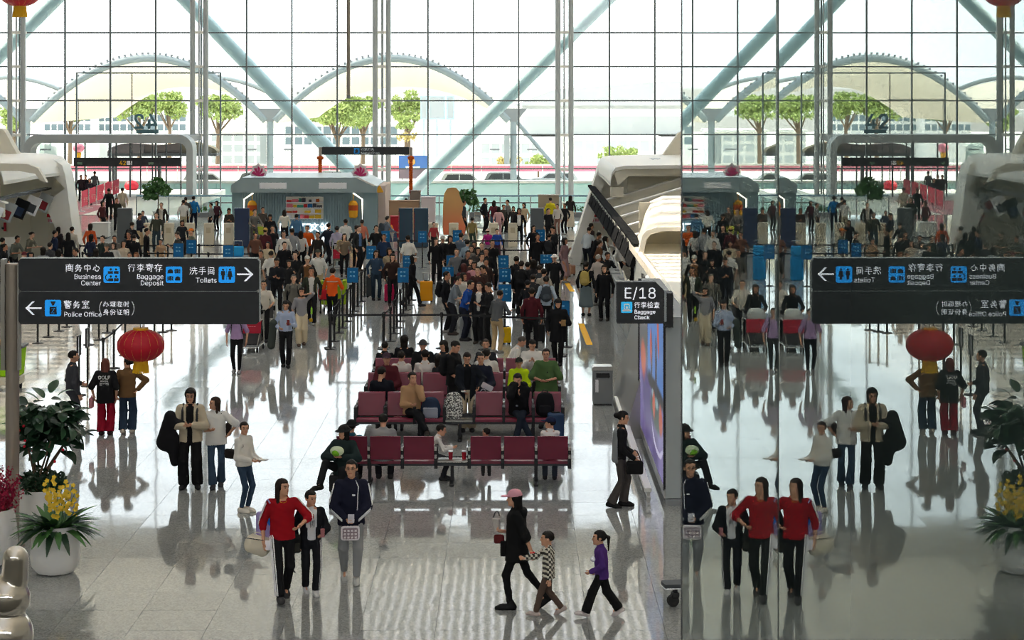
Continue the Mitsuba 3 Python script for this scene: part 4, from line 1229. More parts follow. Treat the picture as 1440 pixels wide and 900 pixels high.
def build_person(p, st, res):
    """parts of a person at 1.7 m: dict name -> (mesh, colour or None)"""
    J = skeleton(p)
    hip, nb, sp, lat = J['hip'], J['neck'], J['sp'], J['lat']
    fat = st.get('fat', 1.0)
    out = {}
    hr = max(res * .42, .0065)
    big = st.get('headscale', 1.0)
    # --- body
    lat0 = np.array([1, 0, 0.0])
    fs = [oval(hip, hip + sp * .22, .125 * fat, .085 * fat, .110 * fat, .075 * fat, lat0), oval(hip + sp * .22, nb - sp * .06, .110 * fat, .075 * fat, .135, .085, lat), cone(nb - sp * .05, nb + sp * .08, .050, .047)]
    for n in 'LR':
        fs += [cone(J['sh' + n], J['el' + n], .037, .037), cone(J['el' + n], J['wr' + n], .036, .0255), cone(nb - sp * .088, J['sh' + n], .038, .034)]
        fs += [cone(J['hj' + n], J['kn' + n], .072, .050), cone(J['kn' + n], J['an' + n], .048, .034)]
        d = rotm(p.get('yaw' + n, 0)) @ np.array([0, -1, 0])
        fs.append(cone(J['an' + n] - (0, 0, .03), J['an' + n] + d * .12 - (0, 0, .045), .03, .022))
    pts = np.array([v for k, v in J.items() if k not in ('sp', 'lat')])
    lo, hi = pts.min(0) - .14, pts.max(0) + .14
    body = nets(join(fs, .02), lo - (0, .1, 0), np.array([hi[0], hi[1], J['head'][2] - .02]), float(np.clip(res * 1.45, .021, .034)))
    R = rotm(p.get('look', 0), p.get('nod', 0) * 1.0, p.get('tilt', 0))
    hm, hc = head_mesh(hr)
    hv = hm.vertices * big @ R.T + J['head']
    vs, fcs, cols = [body.vertices, hv], [body.faces, hm.faces + len(body.vertices)], [np.ones((len(body.vertices), 3)), hc]
    nv = len(body.vertices) + len(hv)
    for s, n in ((1, 'L'), (-1, 'R')):
        m = hand_mesh(p.get('grip' + n, 'relax'), s, min(max(hr * .9, .0058), .0105 if res < .034 else .012))
        d = J['wr' + n] - J['el' + n]
        Rh = frame_to(d, P3(*p.get('thumb' + n, (0, 1, .25))), s)
        vs.append(m.vertices * (.98 * st.get('handscale', 1)) @ Rh.T + J['wr' + n])
        fcs.append(m.faces + nv)
        cols.append(np.ones((len(m.vertices), 3)))
        nv += len(m.vertices)
    out['body'] = (trimesh.Trimesh(np.vstack(vs), np.vstack(fcs), process=False), np.vstack(cols))
    # --- hair, cap
    if st.get('hair', 'short') != 'none':
        m = hair_mesh(st.get('hair', 'short'), max(hr * 1.25, .0085))
        out['hair'] = (trimesh.Trimesh(m.vertices * big @ R.T + J['head'], m.faces, process=False), None)
    if st.get('cap'):
        m = cap_mesh(max(hr * 1.2, .0085), st['cap'] == 'cap')
        out['hat'] = (trimesh.Trimesh(m.vertices * big @ R.T + J['head'], m.faces, process=False), None)
    # --- trousers / skirt
    leg = st.get('leg', 'normal')
    a, b, c = {'slim': (.078, .058, .044), 'normal': (.084, .070, .062), 'wide': (.090, .092, .098), 'flare': (.080, .060, .086), 'jogger': (.086, .074, .050)}[leg if leg in ('slim', 'normal', 'wide', 'flare', 'jogger') else 'normal']
    wrk = st.get('wrinkle', .004 if res < .016 else 0)

    def crease(X, Y, Z, o):
        return o + wrk * (np.sin(38 * Z + 14 * X + 3 * np.sin(20 * Y)) * np.sin(9 * X + 11 * Y + 17 * Z)) if wrk else o
    fs = [oval(hip - sp * .03, hip + sp * .08, .152 * fat, .112 * fat, .138 * fat, .102 * fat, lat0)]
    if leg == 'skirt':
        L = st.get('skirt', .55)
        fs += [oval(hip, hip - np.array([0, 0, L]), .165 * fat, .125 * fat, .24, .20, lat0)]
        dn = hip[2] - L
        f0 = join(fs, .03)
        f = lambda X, Y, Z: smax(f0(X, Y, Z) + .006 * np.sin(np.arctan2(Y - hip[1], X - hip[0]) * 14), dn - Z, .01)
    else:
        tmax = st.get('legend', .95 if leg in ('slim', 'jogger') else 1.0)
        fl = []
        for n in 'LR':
            k, an = J['kn' + n], J['an' + n]
            fl.append(join([cone(J['hj' + n], k, a * fat, b), cone(k, k + (an - k) * tmax, b, c)], .02))
        top = join(fs, .03)

        def f(X, Y, Z):
            o = smin(fl[0](X, Y, Z), fl[1](X, Y, Z), .008)
            o = smin(top(X, Y, Z), o, .045)
            ends = [np.maximum(-1, ((X - (k + (an - k) * tmax)[0]) * (an - k)[0] + (Y - (k + (an - k) * tmax)[1]) * (an - k)[1] + (Z - (k + (an - k) * tmax)[2]) * (an - k)[2]) / np.linalg.norm(an - k)) for k, an in ((J['kn' + n], J['an' + n]) for n in 'LR')]
            for n, e in zip('LR', ends):
                an = J['an' + n]
                near = np.sqrt((X - an[0]) ** 2 + (Y - an[1]) ** 2 + (Z - an[2]) ** 2) < .15
                o = np.where(near, np.maximum(o, e), o)
            return crease(X, Y, Z, o)
    out['trousers' if leg != 'skirt' else 'skirt'] = (nets(f, lo - .06, np.array([hi[0] + .06, hi[1] + .06, hip[2] + .24]), res * 1.1), None)
    # --- top
    ease = st.get('ease', .0)
    hem = st.get('hem', -.05)                                   # along the spine from the hip
    fs = [oval(hip + sp * min(hem, .0), hip + sp * .22, (.174 + ease + st.get('flare', 0)) * fat, (.122 + ease + st.get('flare', 0)) * fat, (.150 + ease) * fat, (.112 + ease) * fat, lat0), oval(hip + sp * .22, nb - sp * .13, (.150 + ease) * fat, (.112 + ease) * fat, .170 + ease, .116 + ease * .7, lat), oval(nb - sp * .13, nb - sp * .01, .164 + ease * .6, .110, .088, .070, lat), cone(nb - sp * .02, nb + sp * .03, .068, .060)]
    sl = st.get('sleeve', 1.0)
    for n in 'LR':
        s0, e, w = J['sh' + n], J['el' + n], J['wr' + n]
        fs.append(cone(nb - sp * .078, s0, .058, .050 + ease * .5))
        if sl <= .55:
            fs.append(cone(s0, s0 + (e - s0) * sl * 2, 0.052 + ease * .5, .062 + ease * .5 if sl > .2 else .05))
        else:
            fs += [cone(s0, e, .052 + ease * .5, .052 + ease * .6), cone(e, e + (w - e) * (sl - .5) * 2 * .97, .052 + ease * .6, .042 + ease * .5)]
    f1 = join(fs, .028)
    hz = hip + sp * hem

    def ftop(X, Y, Z):
        o = f1(X, Y, Z)
        o = crease(X, Y, Z, o)
        cut = -((X - hz[0]) * sp[0] + (Y - hz[1]) * sp[1] + (Z - hz[2]) * sp[2])
        dist = np.sqrt((X - hip[0]) ** 2 + (Y - hip[1]) ** 2)
        o = np.where(dist < .30 + ease, np.maximum(o, np.where(cut > 0, cut, -1) if sl > .9 else cut), o)
        o = smax(o, -cone(nb + sp * (.035 - 3 * (st.get('neck', .050) - .05)) + P3(0, .012, 0), nb + sp * .2, st.get('neck', .050), .075)(X, Y, Z), .01)
        if st.get('open'):
            w = st['open']
            t = (Z - hz[2])
            o = np.where(Y < hip[1] - .02, smax(o, w + .02 * (t > .35) - np.abs(X - hip[0] - (nb - hip)[0] * t / .5), .008), o)
        return o
    tlo = np.minimum(np.min([J[k + n] for k in ('sh', 'el', 'wr') for n in 'LR'] + [hz], axis=0) - .12, hip + (-.30, -.25, hem - .02))
    thi = np.maximum(np.max([J[k + n] for k in ('sh', 'el', 'wr') for n in 'LR'] + [nb], axis=0) + .12, hip + (.30, .25, .2))
    out[st.get('topname', 'shirt')] = (nets(ftop, tlo, thi, res), None)
    if st.get('open'):
        fi = join([oval(hip + sp * .0, hip + sp * .22, .158 * fat, .114 * fat, .140 * fat, .104 * fat, lat0), oval(hip + sp * .22, nb - sp * .10, .142 * fat, .104 * fat, .160, .108, lat), cone(nb - sp * .10, nb - sp * .01, .10, .062)], .03)
        out['inner_shirt'] = (nets(lambda X, Y, Z: smax(fi(X, Y, Z), hip[2] - .0 - Z, .01), hip + (-.25, -.25, -.05), nb + (.25, .25, .1), res * 1.2), None)
    # --- shoes
    sc = st.get('shoescale', 1.1)
    for n in 'LR':
        A = J['an' + n]
        Rf = rotm(p.get('yaw' + n, 0), p.get('p' + n, 0))
        so = .072 * sc

        def fsh(X, Y, Z, so=so, sc=sc):
            o = join([oval((0, .045 * sc, -.035 * sc), (0, -.10 * sc, -.04 * sc), .040 * sc, .045 * sc, .047 * sc, .042 * sc, (1, 0, 0)), cone((0, -.09 * sc, -.045 * sc), (0, -.155 * sc, -.052 * sc), .044 * sc, .032 * sc), cone((0, .02 * sc, -.03 * sc), (0, .01 * sc, .02 * sc), .044 * sc, .043 * sc)], .025)(X, Y, Z)
            return np.maximum(np.maximum(o, -so - Z), Z - st.get('shoetop', .015))
        m = cached(('shoe', round(res, 4), sc, st.get('shoetop', .015)), lambda: nets(fsh, (-.09, -.24, -.12), (.09, .14, .16), max(res * .8, .01)))
        out['shoe' + n] = (trimesh.Trimesh(m.vertices @ Rf.T + A, m.faces, process=False), None)
    return out, J


PROTO = {}
SKINS = ('#c9987c', '#b98468', '#d8ac92', '#a87458')
mat('skin', None, .55, spec=.35)


def person(label, at, heading, h=1.68, pose='stand', top='#222222', bottom='#1d1f26', shoes='#2a2a2c', hair='short', hairc='#17130f', skin=0, res=.024, group=None, tune=None, capc='#222222', inner='#d8d6d0', **st):
    p = dict(POSES[pose] if isinstance(pose, str) else pose)
    p.update(tune or {})
    st['hair'] = hair
    kid = h < 1.45
    if kid:
        st.setdefault('headscale', 1.0 + (1.55 - h) * .62)
    key = repr((sorted(p.items()), sorted(st.items()), res, skin))
    if key not in PROTO:
        parts, J = build_person(p, st, res)
        PROTO[key] = ({k: mikit.ply(m, None, True, color=c * lin(SKINS[skin])) if k == 'body' else mikit.ply(m, None, True) for k, (m, c) in parts.items()}, J)
    plys, J = PROTO[key]
    t = thing('person', label, 'person', group, at=(at[0], at[1], 0), rot=heading, scale=h / 1.7)
    for k, d in plys.items():
        m = {'body': 'skin', 'hair': cloth(hairc, .6), 'hat': cloth(capc), 'trousers': cloth(bottom), 'skirt': cloth(bottom), 'inner_shirt': cloth(inner), 'shoeL': cloth(shoes, .6), 'shoeR': cloth(shoes, .6)}.get(k, cloth(top))
        part(t, 'shoe' if k.startswith('shoe') else k, d, m)
    return t, J
# ---------------------------------------------------------------- waiting benches
SEATX = [-1.06 + .595 * k for k in range(-3, 4)]


def bench(label, Y, rot, table=True):
    t = thing('waiting_bench', label, 'bench', at=(-1.06, Y, 0), rot=rot)

    def mk():
        sx = np.linspace(-.27, .27, 4)
        prof = [(.48, .445), (.44, .462), (.25, .432), (.06, .425)]
        seat = solid_sheet([[(x, a, b) for a, b in prof] for x in sx], 4, 4, (0, 0, -.05))
        bp = [(.05, .46), (.01, .60), (-.02, .74), (-.07, .885), (-.10, .90)]
        back = solid_sheet([[(x, a, b) for a, b in bp] for x in sx], 4, 5, (0, -.045, 0))
        arm = cat([box(-.03, .03, .0, .06, .3, .66), box(-.03, .03, .02, .40, .64, .675), box(-.03, .03, .36, .40, .34, .66)])
        knob = cat([box(-.02, .02, -.10, -.06, .50, .56), box(-.02, .02, -.11, -.07, .64, .70)])
        leg = cat([box(-.03, .03, .18, .26, .03, .33), bevelbox(-.04, .04, -.12, .52, 0, .05, .02)])
        tab = cat([box(-.27, .27, .05, .50, .40, .43)])
        bar = box(-.28, .28, .26, .29, .45, .47)
        return [mikit.ply(m, None, 30) for m in (seat, back, arm, knob, leg, tab, bar)]
    P = cached('bench', mk)
    for k in range(-3, 4):
        tw = T().translate([.595 * k, 0, 0])
        if k == 0:
            if table:
                part(t, 'table', P[5], 'steel', tw=tw, label='low grey table between the seats')
                part(t, 'table_rail', P[6], 'black', tw=tw)
        else:
            part(t, 'seat', P[0], 'vinyl', tw=tw)
            part(t, 'backrest', P[1], 'vinyl', tw=tw)
    for k in range(8):
        part(t, 'armrest', P[2], 'black', tw=T().translate([.595 * (k - 3.5), 0, 0]))
        part(t, 'hinge', P[3], 'steel', tw=T().translate([.595 * (k - 3.5), 0, 0]))
    for k in (-2.5, -.02, 2.5):
        part(t, 'leg', P[4], 'black', tw=T().translate([.595 * k, 0, 0]))
    part(t, 'beam', box(-2.1, 2.1, .16, .30, .32, .395), 'dark_grey')


RA, RB, RC, RD = 35.45, 40.3, 43.05, 45.4
bench('maroon seat bench nearest the camera, backs to the camera', RA, 0)
bench('maroon seat bench facing the camera, second row, with a man in tan', RB, 180)
bench('maroon seat bench back to back behind the second row', RB + .32, 0, False)
bench('maroon seat bench facing the camera, third row, with a child in neon yellow', RC, 180)
bench('maroon seat bench back to back behind the third row', RC + .32, 0)
bench('farthest maroon seat bench facing the camera', RD, 180)

# ---------------------------------------------------------------- wayfinding sign with pole, lantern
YS = 30.75
ss = F / YS
sx = lambda px: (px - 720) / ss
sz = lambda py: H - (py - YH) / ss
t = thing('wayfinding_sign', 'big dark two tier wayfinding sign on a steel pole at the left', 'sign')
part(t, 'pole', lathe([(0.0, 0), (.19, 0), (.19, .04), (.105, .05), (.105, sz(372)), (.09, sz(370.5)), (0, sz(370))], 24, (sx(17), YS + .02, 0)), 'steel_warm', smooth=30)
part(t, 'clamp', cat([box(sx(5), sx(30), YS - .03, YS + .07, sz(402), sz(396)), box(sx(5), sx(30), YS - .03, YS + .07, sz(448), sz(442))]), 'steel_warm')
part(t, 'pole_sleeve', cat([box(sx(2), sx(8), YS - .06, YS + .1, sz(520), sz(364)), box(sx(25.5), sx(28), YS - .06, YS + .1, sz(520), sz(372))]), 'steel')
up = part(t, 'upper_panel', prism(rrect(sx(28), sx(365), sz(408.3), sz(363), .06), YS - .09, YS + .09), 'sign_black', label='upper dark panel')
lo_ = part(t, 'lower_panel', prism(rrect(sx(28), sx(365), sz(455), sz(409.2), .06), YS - .09, YS + .09), 'sign_black', label='lower dark panel')
part(t, 'edge_strip', cat([box(sx(30), sx(363), YS - .085, YS + .085, sz(363), sz(362.4)), box(sx(30), sx(363), YS - .085, YS + .085, sz(409.1), sz(408.4)), box(sx(365), sx(366), YS - .07, YS + .07, sz(452), sz(366))]), 'frame_grey')
FR = YS - .09


LIT = .035


def sign_text(parent, m, px, py, al='l'):
    k = part(parent, 'lettering', stand_text(m, sx(px), FR, sz(py), al), 'sign_lit')
    scene[k]['emitter'] = glow('#e4e6f2', LIT)


def icon_tile(parent, x0, y0, w, m='blue_sign'):
    k = part(parent, 'icon', prism(rrect(sx(x0), sx(x0 + w), sz(y0 + w), sz(y0), .03), FR - .006, FR), m)
    scene[k]['emitter'] = glow('#1493ea', LIT)
    return k


def pic(parent, polys):
    for p in polys:
        part(parent, 'pictogram', prism(p, FR - .010, FR - .006), 'sign_black')


def spoly(pts):
    return Polygon([(sx(a), sz(b)) for a, b in pts])


def sdisc(px, py, r):
    from shapely.geometry import Point
    return Point(sx(px), sz(py)).buffer(r / ss, quad_segs=4)


def sbox(a, b, c, d):
    return spoly([(a, b), (c, b), (c, d), (a, d)])


hp = 1 / ss
sign_text(up, han('商务中心', 11.2 * hp, pen=1.6), 94, 381.5)
sign_text(up, latin('Business', 6.6 * hp), 143.8, 391.4, 'r')
sign_text(up, latin('Center', 6.6 * hp), 143.8, 400.4, 'r')
i1 = icon_tile(up, 147.3, 374, 23)
pic(i1, [sdisc(157.5, 378, 1.6), sdisc(165, 378, 1.6), sbox(153.5, 380.5, 160.5, 384), sbox(162, 380.5, 168.5, 384), sdisc(157.5, 388, 1.6), sdisc(165, 388, 1.6), sbox(154, 390.5, 160.8, 394.5), sbox(162, 390.5, 168.5, 394.5), spoly([(153, 384), (149.8, 387), (149.8, 391), (152, 394), (154, 394), (154, 393), (152.3, 392.6), (150.8, 390.6), (150.8, 387.6), (153.5, 385)])])
sign_text(up, han('行李寄存', 11.2 * hp, pen=1.6), 181, 381.5)
sign_text(up, latin('Baggage', 6.6 * hp), 231.3, 391.4, 'r')
sign_text(up, latin('Deposit', 6.6 * hp), 231.3, 400.4, 'r')
i2 = icon_tile(up, 234.5, 374, 23)
pic(i2, [spoly([(237, 383.5), (237.5, 379.5), (240, 377.8), (242.5, 377.8), (244.6, 379.5), (244.8, 383.5)]), sbox(247, 377.5, 249, 383.5), sbox(249.6, 377.5, 253, 383.5), sbox(253.6, 377.5, 255, 383.5), sbox(237, 388, 239, 393.6), sbox(239.6, 387.5, 243, 393.6), sbox(243.6, 388, 245, 393.6), spoly([(247.5, 393.6), (248, 390), (250, 388), (252.8, 388), (254.8, 390), (255, 393.6)])])
sign_text(up, han('洗手间', 11.0 * hp, pen=1.6), 268, 385.5)
sign_text(up, latin('Toilets', 6.8 * hp), 305.8, 396.6, 'r')
i3 = icon_tile(up, 308.7, 374, 23)
pic(i3, [sdisc(315, 378.4, 1.5), spoly([(312.2, 380.3), (317.8, 380.3), (318, 386.5), (316.8, 386.5), (316.6, 392.5), (313.4, 392.5), (313.2, 386.5), (312, 386.5)]), sbox(319.9, 377, 320.3, 393), sdisc(324.5, 378.4, 1.5), spoly([(322.3, 380.3), (326.7, 380.3), (328.3, 388.5), (326.4, 388.5), (326.2, 392.5), (322.8, 392.5), (322.6, 388.5), (320.9, 388.5)])])


def key_last(parent, name):
    n = USED[parent + '__' + name]
    return parent + '__' + name + ('' if n == 0 else '_%03d' % n)


def arrow(parent, x0, x1, y, flip):
    s = -1 if flip else 1
    tip = x0 if flip else x1
    part(parent, 'arrow', cat([prism(p, FR - .006, FR) for p in (sbox(min(x0, x1), y - 1.2, max(x0, x1), y + 1.2), spoly([(tip, y), (tip - s * 9.5, y - 9.5), (tip - s * 12.8, y - 9.5), (tip - s * 3.4, y), (tip - s * 12.8, y + 9.5), (tip - s * 9.5, y + 9.5)]))]), 'sign_lit')
    scene[key_last(parent, 'arrow')]['emitter'] = glow('#e4e6f2', LIT)


arrow(up, 334.5, 357, 385, False)
arrow(lo_, 38, 60.5, 432.3, True)
i4 = icon_tile(lo_, 65, 420.8, 23)
pic(i4, [spoly([(73, 423), (80.5, 423), (79.2, 426), (74.2, 426)]), sdisc(76.7, 427, 1.8), spoly([(72, 430.5), (81.5, 430.5), (81.8, 441), (71.8, 441)])])
part(i4, 'pictogram_line', prism(spoly([(74, 432.5), (79.5, 432.5), (79.5, 433.2), (75.4, 438.6), (79.5, 438.6), (79.5, 439.4), (73.8, 439.4), (73.8, 438.8), (78, 433.2), (74, 433.2)]), FR - .013, FR - .010), 'blue_sign')
sign_text(lo_, han('警务室', 11.2 * hp, pen=1.45), 91.5, 433)
sign_text(lo_, latin('Police Office', 6.4 * hp), 91.5, 444.2)
sign_text(lo_, han('办理临时', 8.4 * hp, gap=.13, pen=1.6), 146.5, 431)
sign_text(lo_, han('身份证明', 8.4 * hp, gap=.13, pen=1.6), 146.5, 442.3)
for x, s in ((145, 1), (187, -1)):
    pts = [(x - s * (3.2 * (1 - (v / 10) ** 2)), 432.6 + v) for v in np.linspace(-10, 10, 9)]
    part(lo_, 'bracket', tube([(sx(a), FR - .003, sz(b)) for a, b in pts], .007, 5), 'white_sign')


def lantern(label, px, py, rx, ry, Y, hang, m='red', cord=True):
    s = F / Y
    c = at_depth(px, py, Y)
    R, Z = rx / s, ry / s
    t = thing('red_lantern', label, 'lantern')
    th = np.linspace(-1.32, 1.32, 25)
    sh = part(t, 'shade', lathe([(R * math.cos(a) ** .85, Z * math.sin(a)) for a in th], 48, c), 'lantern_silk', smooth=True)
    for k in range(16):
        w = 2 * math.pi * (k + .5) / 16
        part(sh, 'rib', tube([(c[0] + 1.004 * R * math.cos(a) ** .85 * math.cos(w), c[1] + 1.004 * R * math.cos(a) ** .85 * math.sin(w), c[2] + Z * math.sin(a)) for a in th[::2]], R * .009, 5), 'gold_thread')
    r0 = R * math.cos(1.32) ** .85
    part(t, 'top_cap', lathe([(0, Z * .95), (r0 * 1.05, Z * .95), (r0 * 1.05, Z * 1.1), (0, Z * 1.1)], 24, c), 'gold', smooth=30)
    part(t, 'bottom_cap', lathe([(0, -Z * 1.06), (r0, -Z * 1.06), (r0, -Z * .94), (0, -Z * .94)], 24, c), 'gold', smooth=30)
    tv = []
    for k in range(30):
        w = 2 * math.pi * k / 30
        tv.append(rod((c[0] + r0 * .9 * math.cos(w), c[1] + r0 * .9 * math.sin(w), c[2] - Z * 1.04), (c[0] + r0 * 1.08 * math.cos(w), c[1] + r0 * 1.08 * math.sin(w), c[2] - Z * 1.72), R * .03, 5))
    part(t, 'tassel', cat(tv), 'tassel_yellow', kind='stuff')
    part(t, 'cord', rod(c + (0, 0, Z * 1.1), (c[0], c[1], hang), .008 if Y < 50 else .03, 6), 'black')


mat('lantern_silk', '#b50f26', 0.55)
mat('gold_thread', '#c9804a', 0.5)
mat('tassel_yellow', '#dfae12', 0.6)
lantern('red ribbed paper lantern with yellow tassel hanging under the wayfinding sign', 198, 485.5, 33, 22.5, YS, sz(454.5))
lantern('big red lantern with gold tassel cut off at the top left corner', 28, -12, 29, 21, 118, 24)
lantern('red lantern cut off at the top edge, above the mirror glass edge', 985, -12, 31, 22, 116, 24)

t = thing('hanging_rod', 'slender grey rod hanging from the ceiling in front of the glass wall', 'rod')
a = at_depth(490, 137, 112)
part(t, 'rod', rod(a, (a[0], a[1], 24), .105, 12), 'steel_warm', smooth=40)
part(t, 'end_cap', rod(a + (0, 0, -.06), a + (0, 0, .12), .11, 12), 'mid_grey', smooth=40)

# ---------------------------------------------------------------- E/18 sign, advertising wall, rail, bin
YP = 33.75
sp_ = F / YP
px_ = lambda p: (p - 720) / sp_
pz_ = lambda p: H - (p - YH) / sp_
X0 = px_(935)
t = thing('advertising_wall', 'advertising wall with a lit purple and blue poster facing left, grey end panel', 'advertising wall')
part(t, 'end_panel', box(X0 + .012, X0 + .42, YP, YP + .1, .12, pz_(446)), 'frame_grey')
part(t, 'end_plinth', box(X0 + .012, X0 + .42, YP - .02, YP + .1, 0, .11), 'mid_grey')
part(t, 'core', box(X0 + .03, X0 + .42, YP + .1, 40.6, 0, pz_(446)), 'mid_grey')
part(t, 'black_frame', box(X0 - .02, X0 + .03, YP + .02, YP + .12, .25, pz_(446)), 'black')
part(t, 'far_frame', box(X0 - .02, X0 + .03, 40.45, 40.6, .25, pz_(446)), 'black')


def poster(p, n, uv):
    v, z = (p.y - 33.87) / 6.58, p.z

    def blot(v0, z0, a, b, e=.35):
        w = .25 * (noise(v * 9, z * 4, 1.0) - .5)
        return smoothstep(1 + e, 1 - e, dr.sqrt(dr.square((v - v0) / a) + dr.square((z - z0) / b)) + w)

    c = mix((0.085, 0.05, 0.22), (0.20, 0.16, 0.42), smoothstep(.35, .7, fbm(v * 3.0, z * 1.5, 2.0)))
    ring = dr.sqrt(dr.square((v - .25) * 2.4) + dr.square(z - 1.15))
    c = mix(c, (0.55, 0.5, 0.75), smoothstep(.06, .02, dr.abs(ring - .55 - .05 * noise(v * 8, z * 8))) * smoothstep(1.0, .7, z))
    c = mix(c, (0.10, 0.24, 0.62), smoothstep(1.62, 1.72, z + .5 * dr.square(v - .3)) * smoothstep(.66, .62, v))
    c = mix(c, (0.12, 0.12, 0.13), smoothstep(.62, .66, v) * smoothstep(1.5, 2.0, z))
    c = mix(c, (0.02, 0.02, 0.025), blot(.30, 1.62, .36, .16))
    c = mix(c, (0.03, 0.06, 0.05), blot(.30, 1.22, .22, .28))
    c = mix(c, (0.30, 0.45, 0.48), blot(.28, 1.42, .05, .10) + blot(.42, 1.46, .04, .08))
    c = mix(c, (0.52, 0.10, 0.05), blot(.82, 1.75, .11, .34) + blot(.38, 1.30, .05, .22) + blot(.13, 1.25, .06, .26))
    c = mix(c, (0.03, 0.03, 0.06), blot(.30, 2.0, .035, .55) + blot(.47, 2.05, .03, .45))
    c = mix(c, (0.55, 0.13, 0.13), blot(.22 + .05 * (z - 2.6), 2.75, .035, .42) + blot(.50, 2.25, .035, .30))
    return mix(c, (0.75, 0.75, 0.8), smoothstep(.5, .56, noise(v * 30, z * 9, 7.0)) * blot(.82, 2.75, .10, .28, .1))


scene['poster_print'] = {'type': 'principled', 'base_color': proc(poster), 'roughness': 0.25, 'specular': 0.4}
scene['poster_glow'] = {'type': 'area', 'radiance': {**proc(lambda p, n, uv: poster(p, n, uv) * 0.03)}}
k = part(t, 'poster', sheet([[[X0, 40.45, .28], [X0, 40.45, pz_(448)]], [[X0, YP + .12, .28], [X0, YP + .12, pz_(448)]]], 2, 2), 'poster_print', uv=np.array([[1, 0], [1, 1], [0, 0], [0, 1.0]]), label='lit poster with acrobats in red over purple swirls')
scene[k]['emitter'] = scene.pop('poster_glow')
part(t, 'kick_rail', box(X0 - .01, X0 + .03, YP + .02, 40.6, .12, .27), 'steel')
t = thing('floor_rail', 'low steel guard rail along the foot of the advertising wall', 'rail')
part(t, 'rail', box(2.26, 2.38, YP + .2, 44, .19, .26), 'white_paint')
part(t, 'lower_rail', box(2.31, 2.37, YP + .2, 44, .06, .10), 'steel')
for k in range(9):
    part(t, 'post', box(2.30, 2.36, YP + .25 + 1.2 * k, YP + .33 + 1.2 * k, 0, .2), 'steel')
t = thing('gate_sign', 'dark E/18 baggage check sign with a cut corner', 'sign')
pl = Polygon([(px_(866), pz_(452)), (px_(932), pz_(452)), (px_(932), pz_(406)), (px_(920), pz_(394)), (px_(866), pz_(394))]).buffer(-.02).buffer(.02)
YQ = YP - .30
part(t, 'panel', prism(pl, YQ - .0, YQ + .22), 'sign_black')
part(t, 'side_strip', box(px_(932), px_(935.5), YQ + .02, YQ + .2, pz_(450), pz_(406)), 'frame_grey')
part(t, 'bracket', box(px_(934), px_(945), YQ + .04, YP + .16, pz_(458), pz_(410)), 'black')
part(t, 'lettering', stand_text(latin('E/18', 15.0 / sp_), px_(875.5), YQ, pz_(417)), 'sign_lit')
scene[key_last(t, 'lettering')]['emitter'] = glow('#e4e6f2', LIT)
part(t, 'lettering', stand_text(han('行李检查', 8.6 / sp_, gap=.06, pen=1.8), px_(890), YQ, pz_(430.6)), 'sign_lit')
scene[key_last(t, 'lettering')]['emitter'] = glow('#e4e6f2', LIT)
part(t, 'lettering', stand_text(latin('Baggage', 5.2 / sp_, True), px_(890), YQ, pz_(438.2)), 'sign_lit')
scene[key_last(t, 'lettering')]['emitter'] = glow('#e4e6f2', LIT)
part(t, 'lettering', stand_text(latin('Check', 5.2 / sp_, True), px_(890), YQ, pz_(446)), 'sign_lit')
scene[key_last(t, 'lettering')]['emitter'] = glow('#e4e6f2', LIT)
ic = part(t, 'icon', prism(rrect(px_(872), px_(887.6), pz_(437.2), pz_(421.7), .02), YQ - .006, YQ), 'sky_sign')
scene[ic]['emitter'] = glow('#28b0ea', LIT)
part(ic, 'machine', cat([prism(Polygon([(px_(874), pz_(435)), (px_(885.8), pz_(435)), (px_(885.8), pz_(433)), (px_(883.7), pz_(432.5)), (px_(883.7), pz_(424.5)), (px_(882.7), pz_(424)), (px_(877), pz_(424)), (px_(876), pz_(424.5)), (px_(876), pz_(432.5)), (px_(874), pz_(433))]).difference(rrect(px_(877.3), px_(882.5), pz_(432), pz_(426), .008)), YQ - .010, YQ - .006), box(px_(878.4), px_(881.5), YQ - .010, YQ - .006, pz_(431), pz_(428))]), 'white_sign')

c = at_floor(848, 571)
t = thing('litter_bin', 'grey steel litter bin in the aisle right of the benches', 'bin', at=(c[0], c[1] + .25, 0))
part(t, 'body', bevelbox(-.22, .22, -.2, .2, .03, .78, .02), 'mid_grey')
part(t, 'hood', prism([(-.235, .78), (.235, .78), (.235, .84), (.20, .87), (-.20, .87), (-.235, .84)], -.21, .21), 'steel')
part(t, 'slot', box(-.15, .15, -.215, -.20, .62, .72), 'black')
part(t, 'label', box(-.17, -.1, -.205, -.20, .3, .58), 'white_sign')
part(t, 'plinth', box(-.2, .2, -.18, .18, 0, .03), 'black')

# ---------------------------------------------------------------- planters at the left
POT = [(0, 0), (.20, 0), (.27, .02), (.345, .12), (.362, .25), (.35, .42), (.325, .60), (.312, .70), (.295, .70), (.30, .62), (0, .60)]


def planter(label, px, py, k, hgt=1.0):
    c = at_floor(px, py)
    c[1] += .3 * k
    t = thing('planter', label, 'planter', at=c, scale=k)
    part(t, 'pot', lathe([(a, b * hgt) for a, b in POT], 40), 'ceramic', smooth=35)
    part(t, 'soil', lathe([(0, .58 * hgt), (.31, .58 * hgt), (.31, .64 * hgt), (0, .65 * hgt)], 24), 'bark')
    return t, c


def leaf_blade(L, W, bend, n=5, fold=.15):
    """a pointed leaf from the origin along +x, bending down"""
    u = np.linspace(0, 1, n)
    w = W * np.sin(np.pi * (u * .92 + .06)) ** .8
    x, z = L * u, -bend * L * u ** 2
    g = np.stack([np.stack([x, -w, z + fold * w], 1), np.stack([x, 0 * w, z], 1), np.stack([x, w, z + fold * w], 1)], 1)
    return sheet(g, n, 3)


def orient(m, yaw, pitch, at, roll=0):
    return moved(m, at, rz=yaw, ry=-pitch, rx=roll)


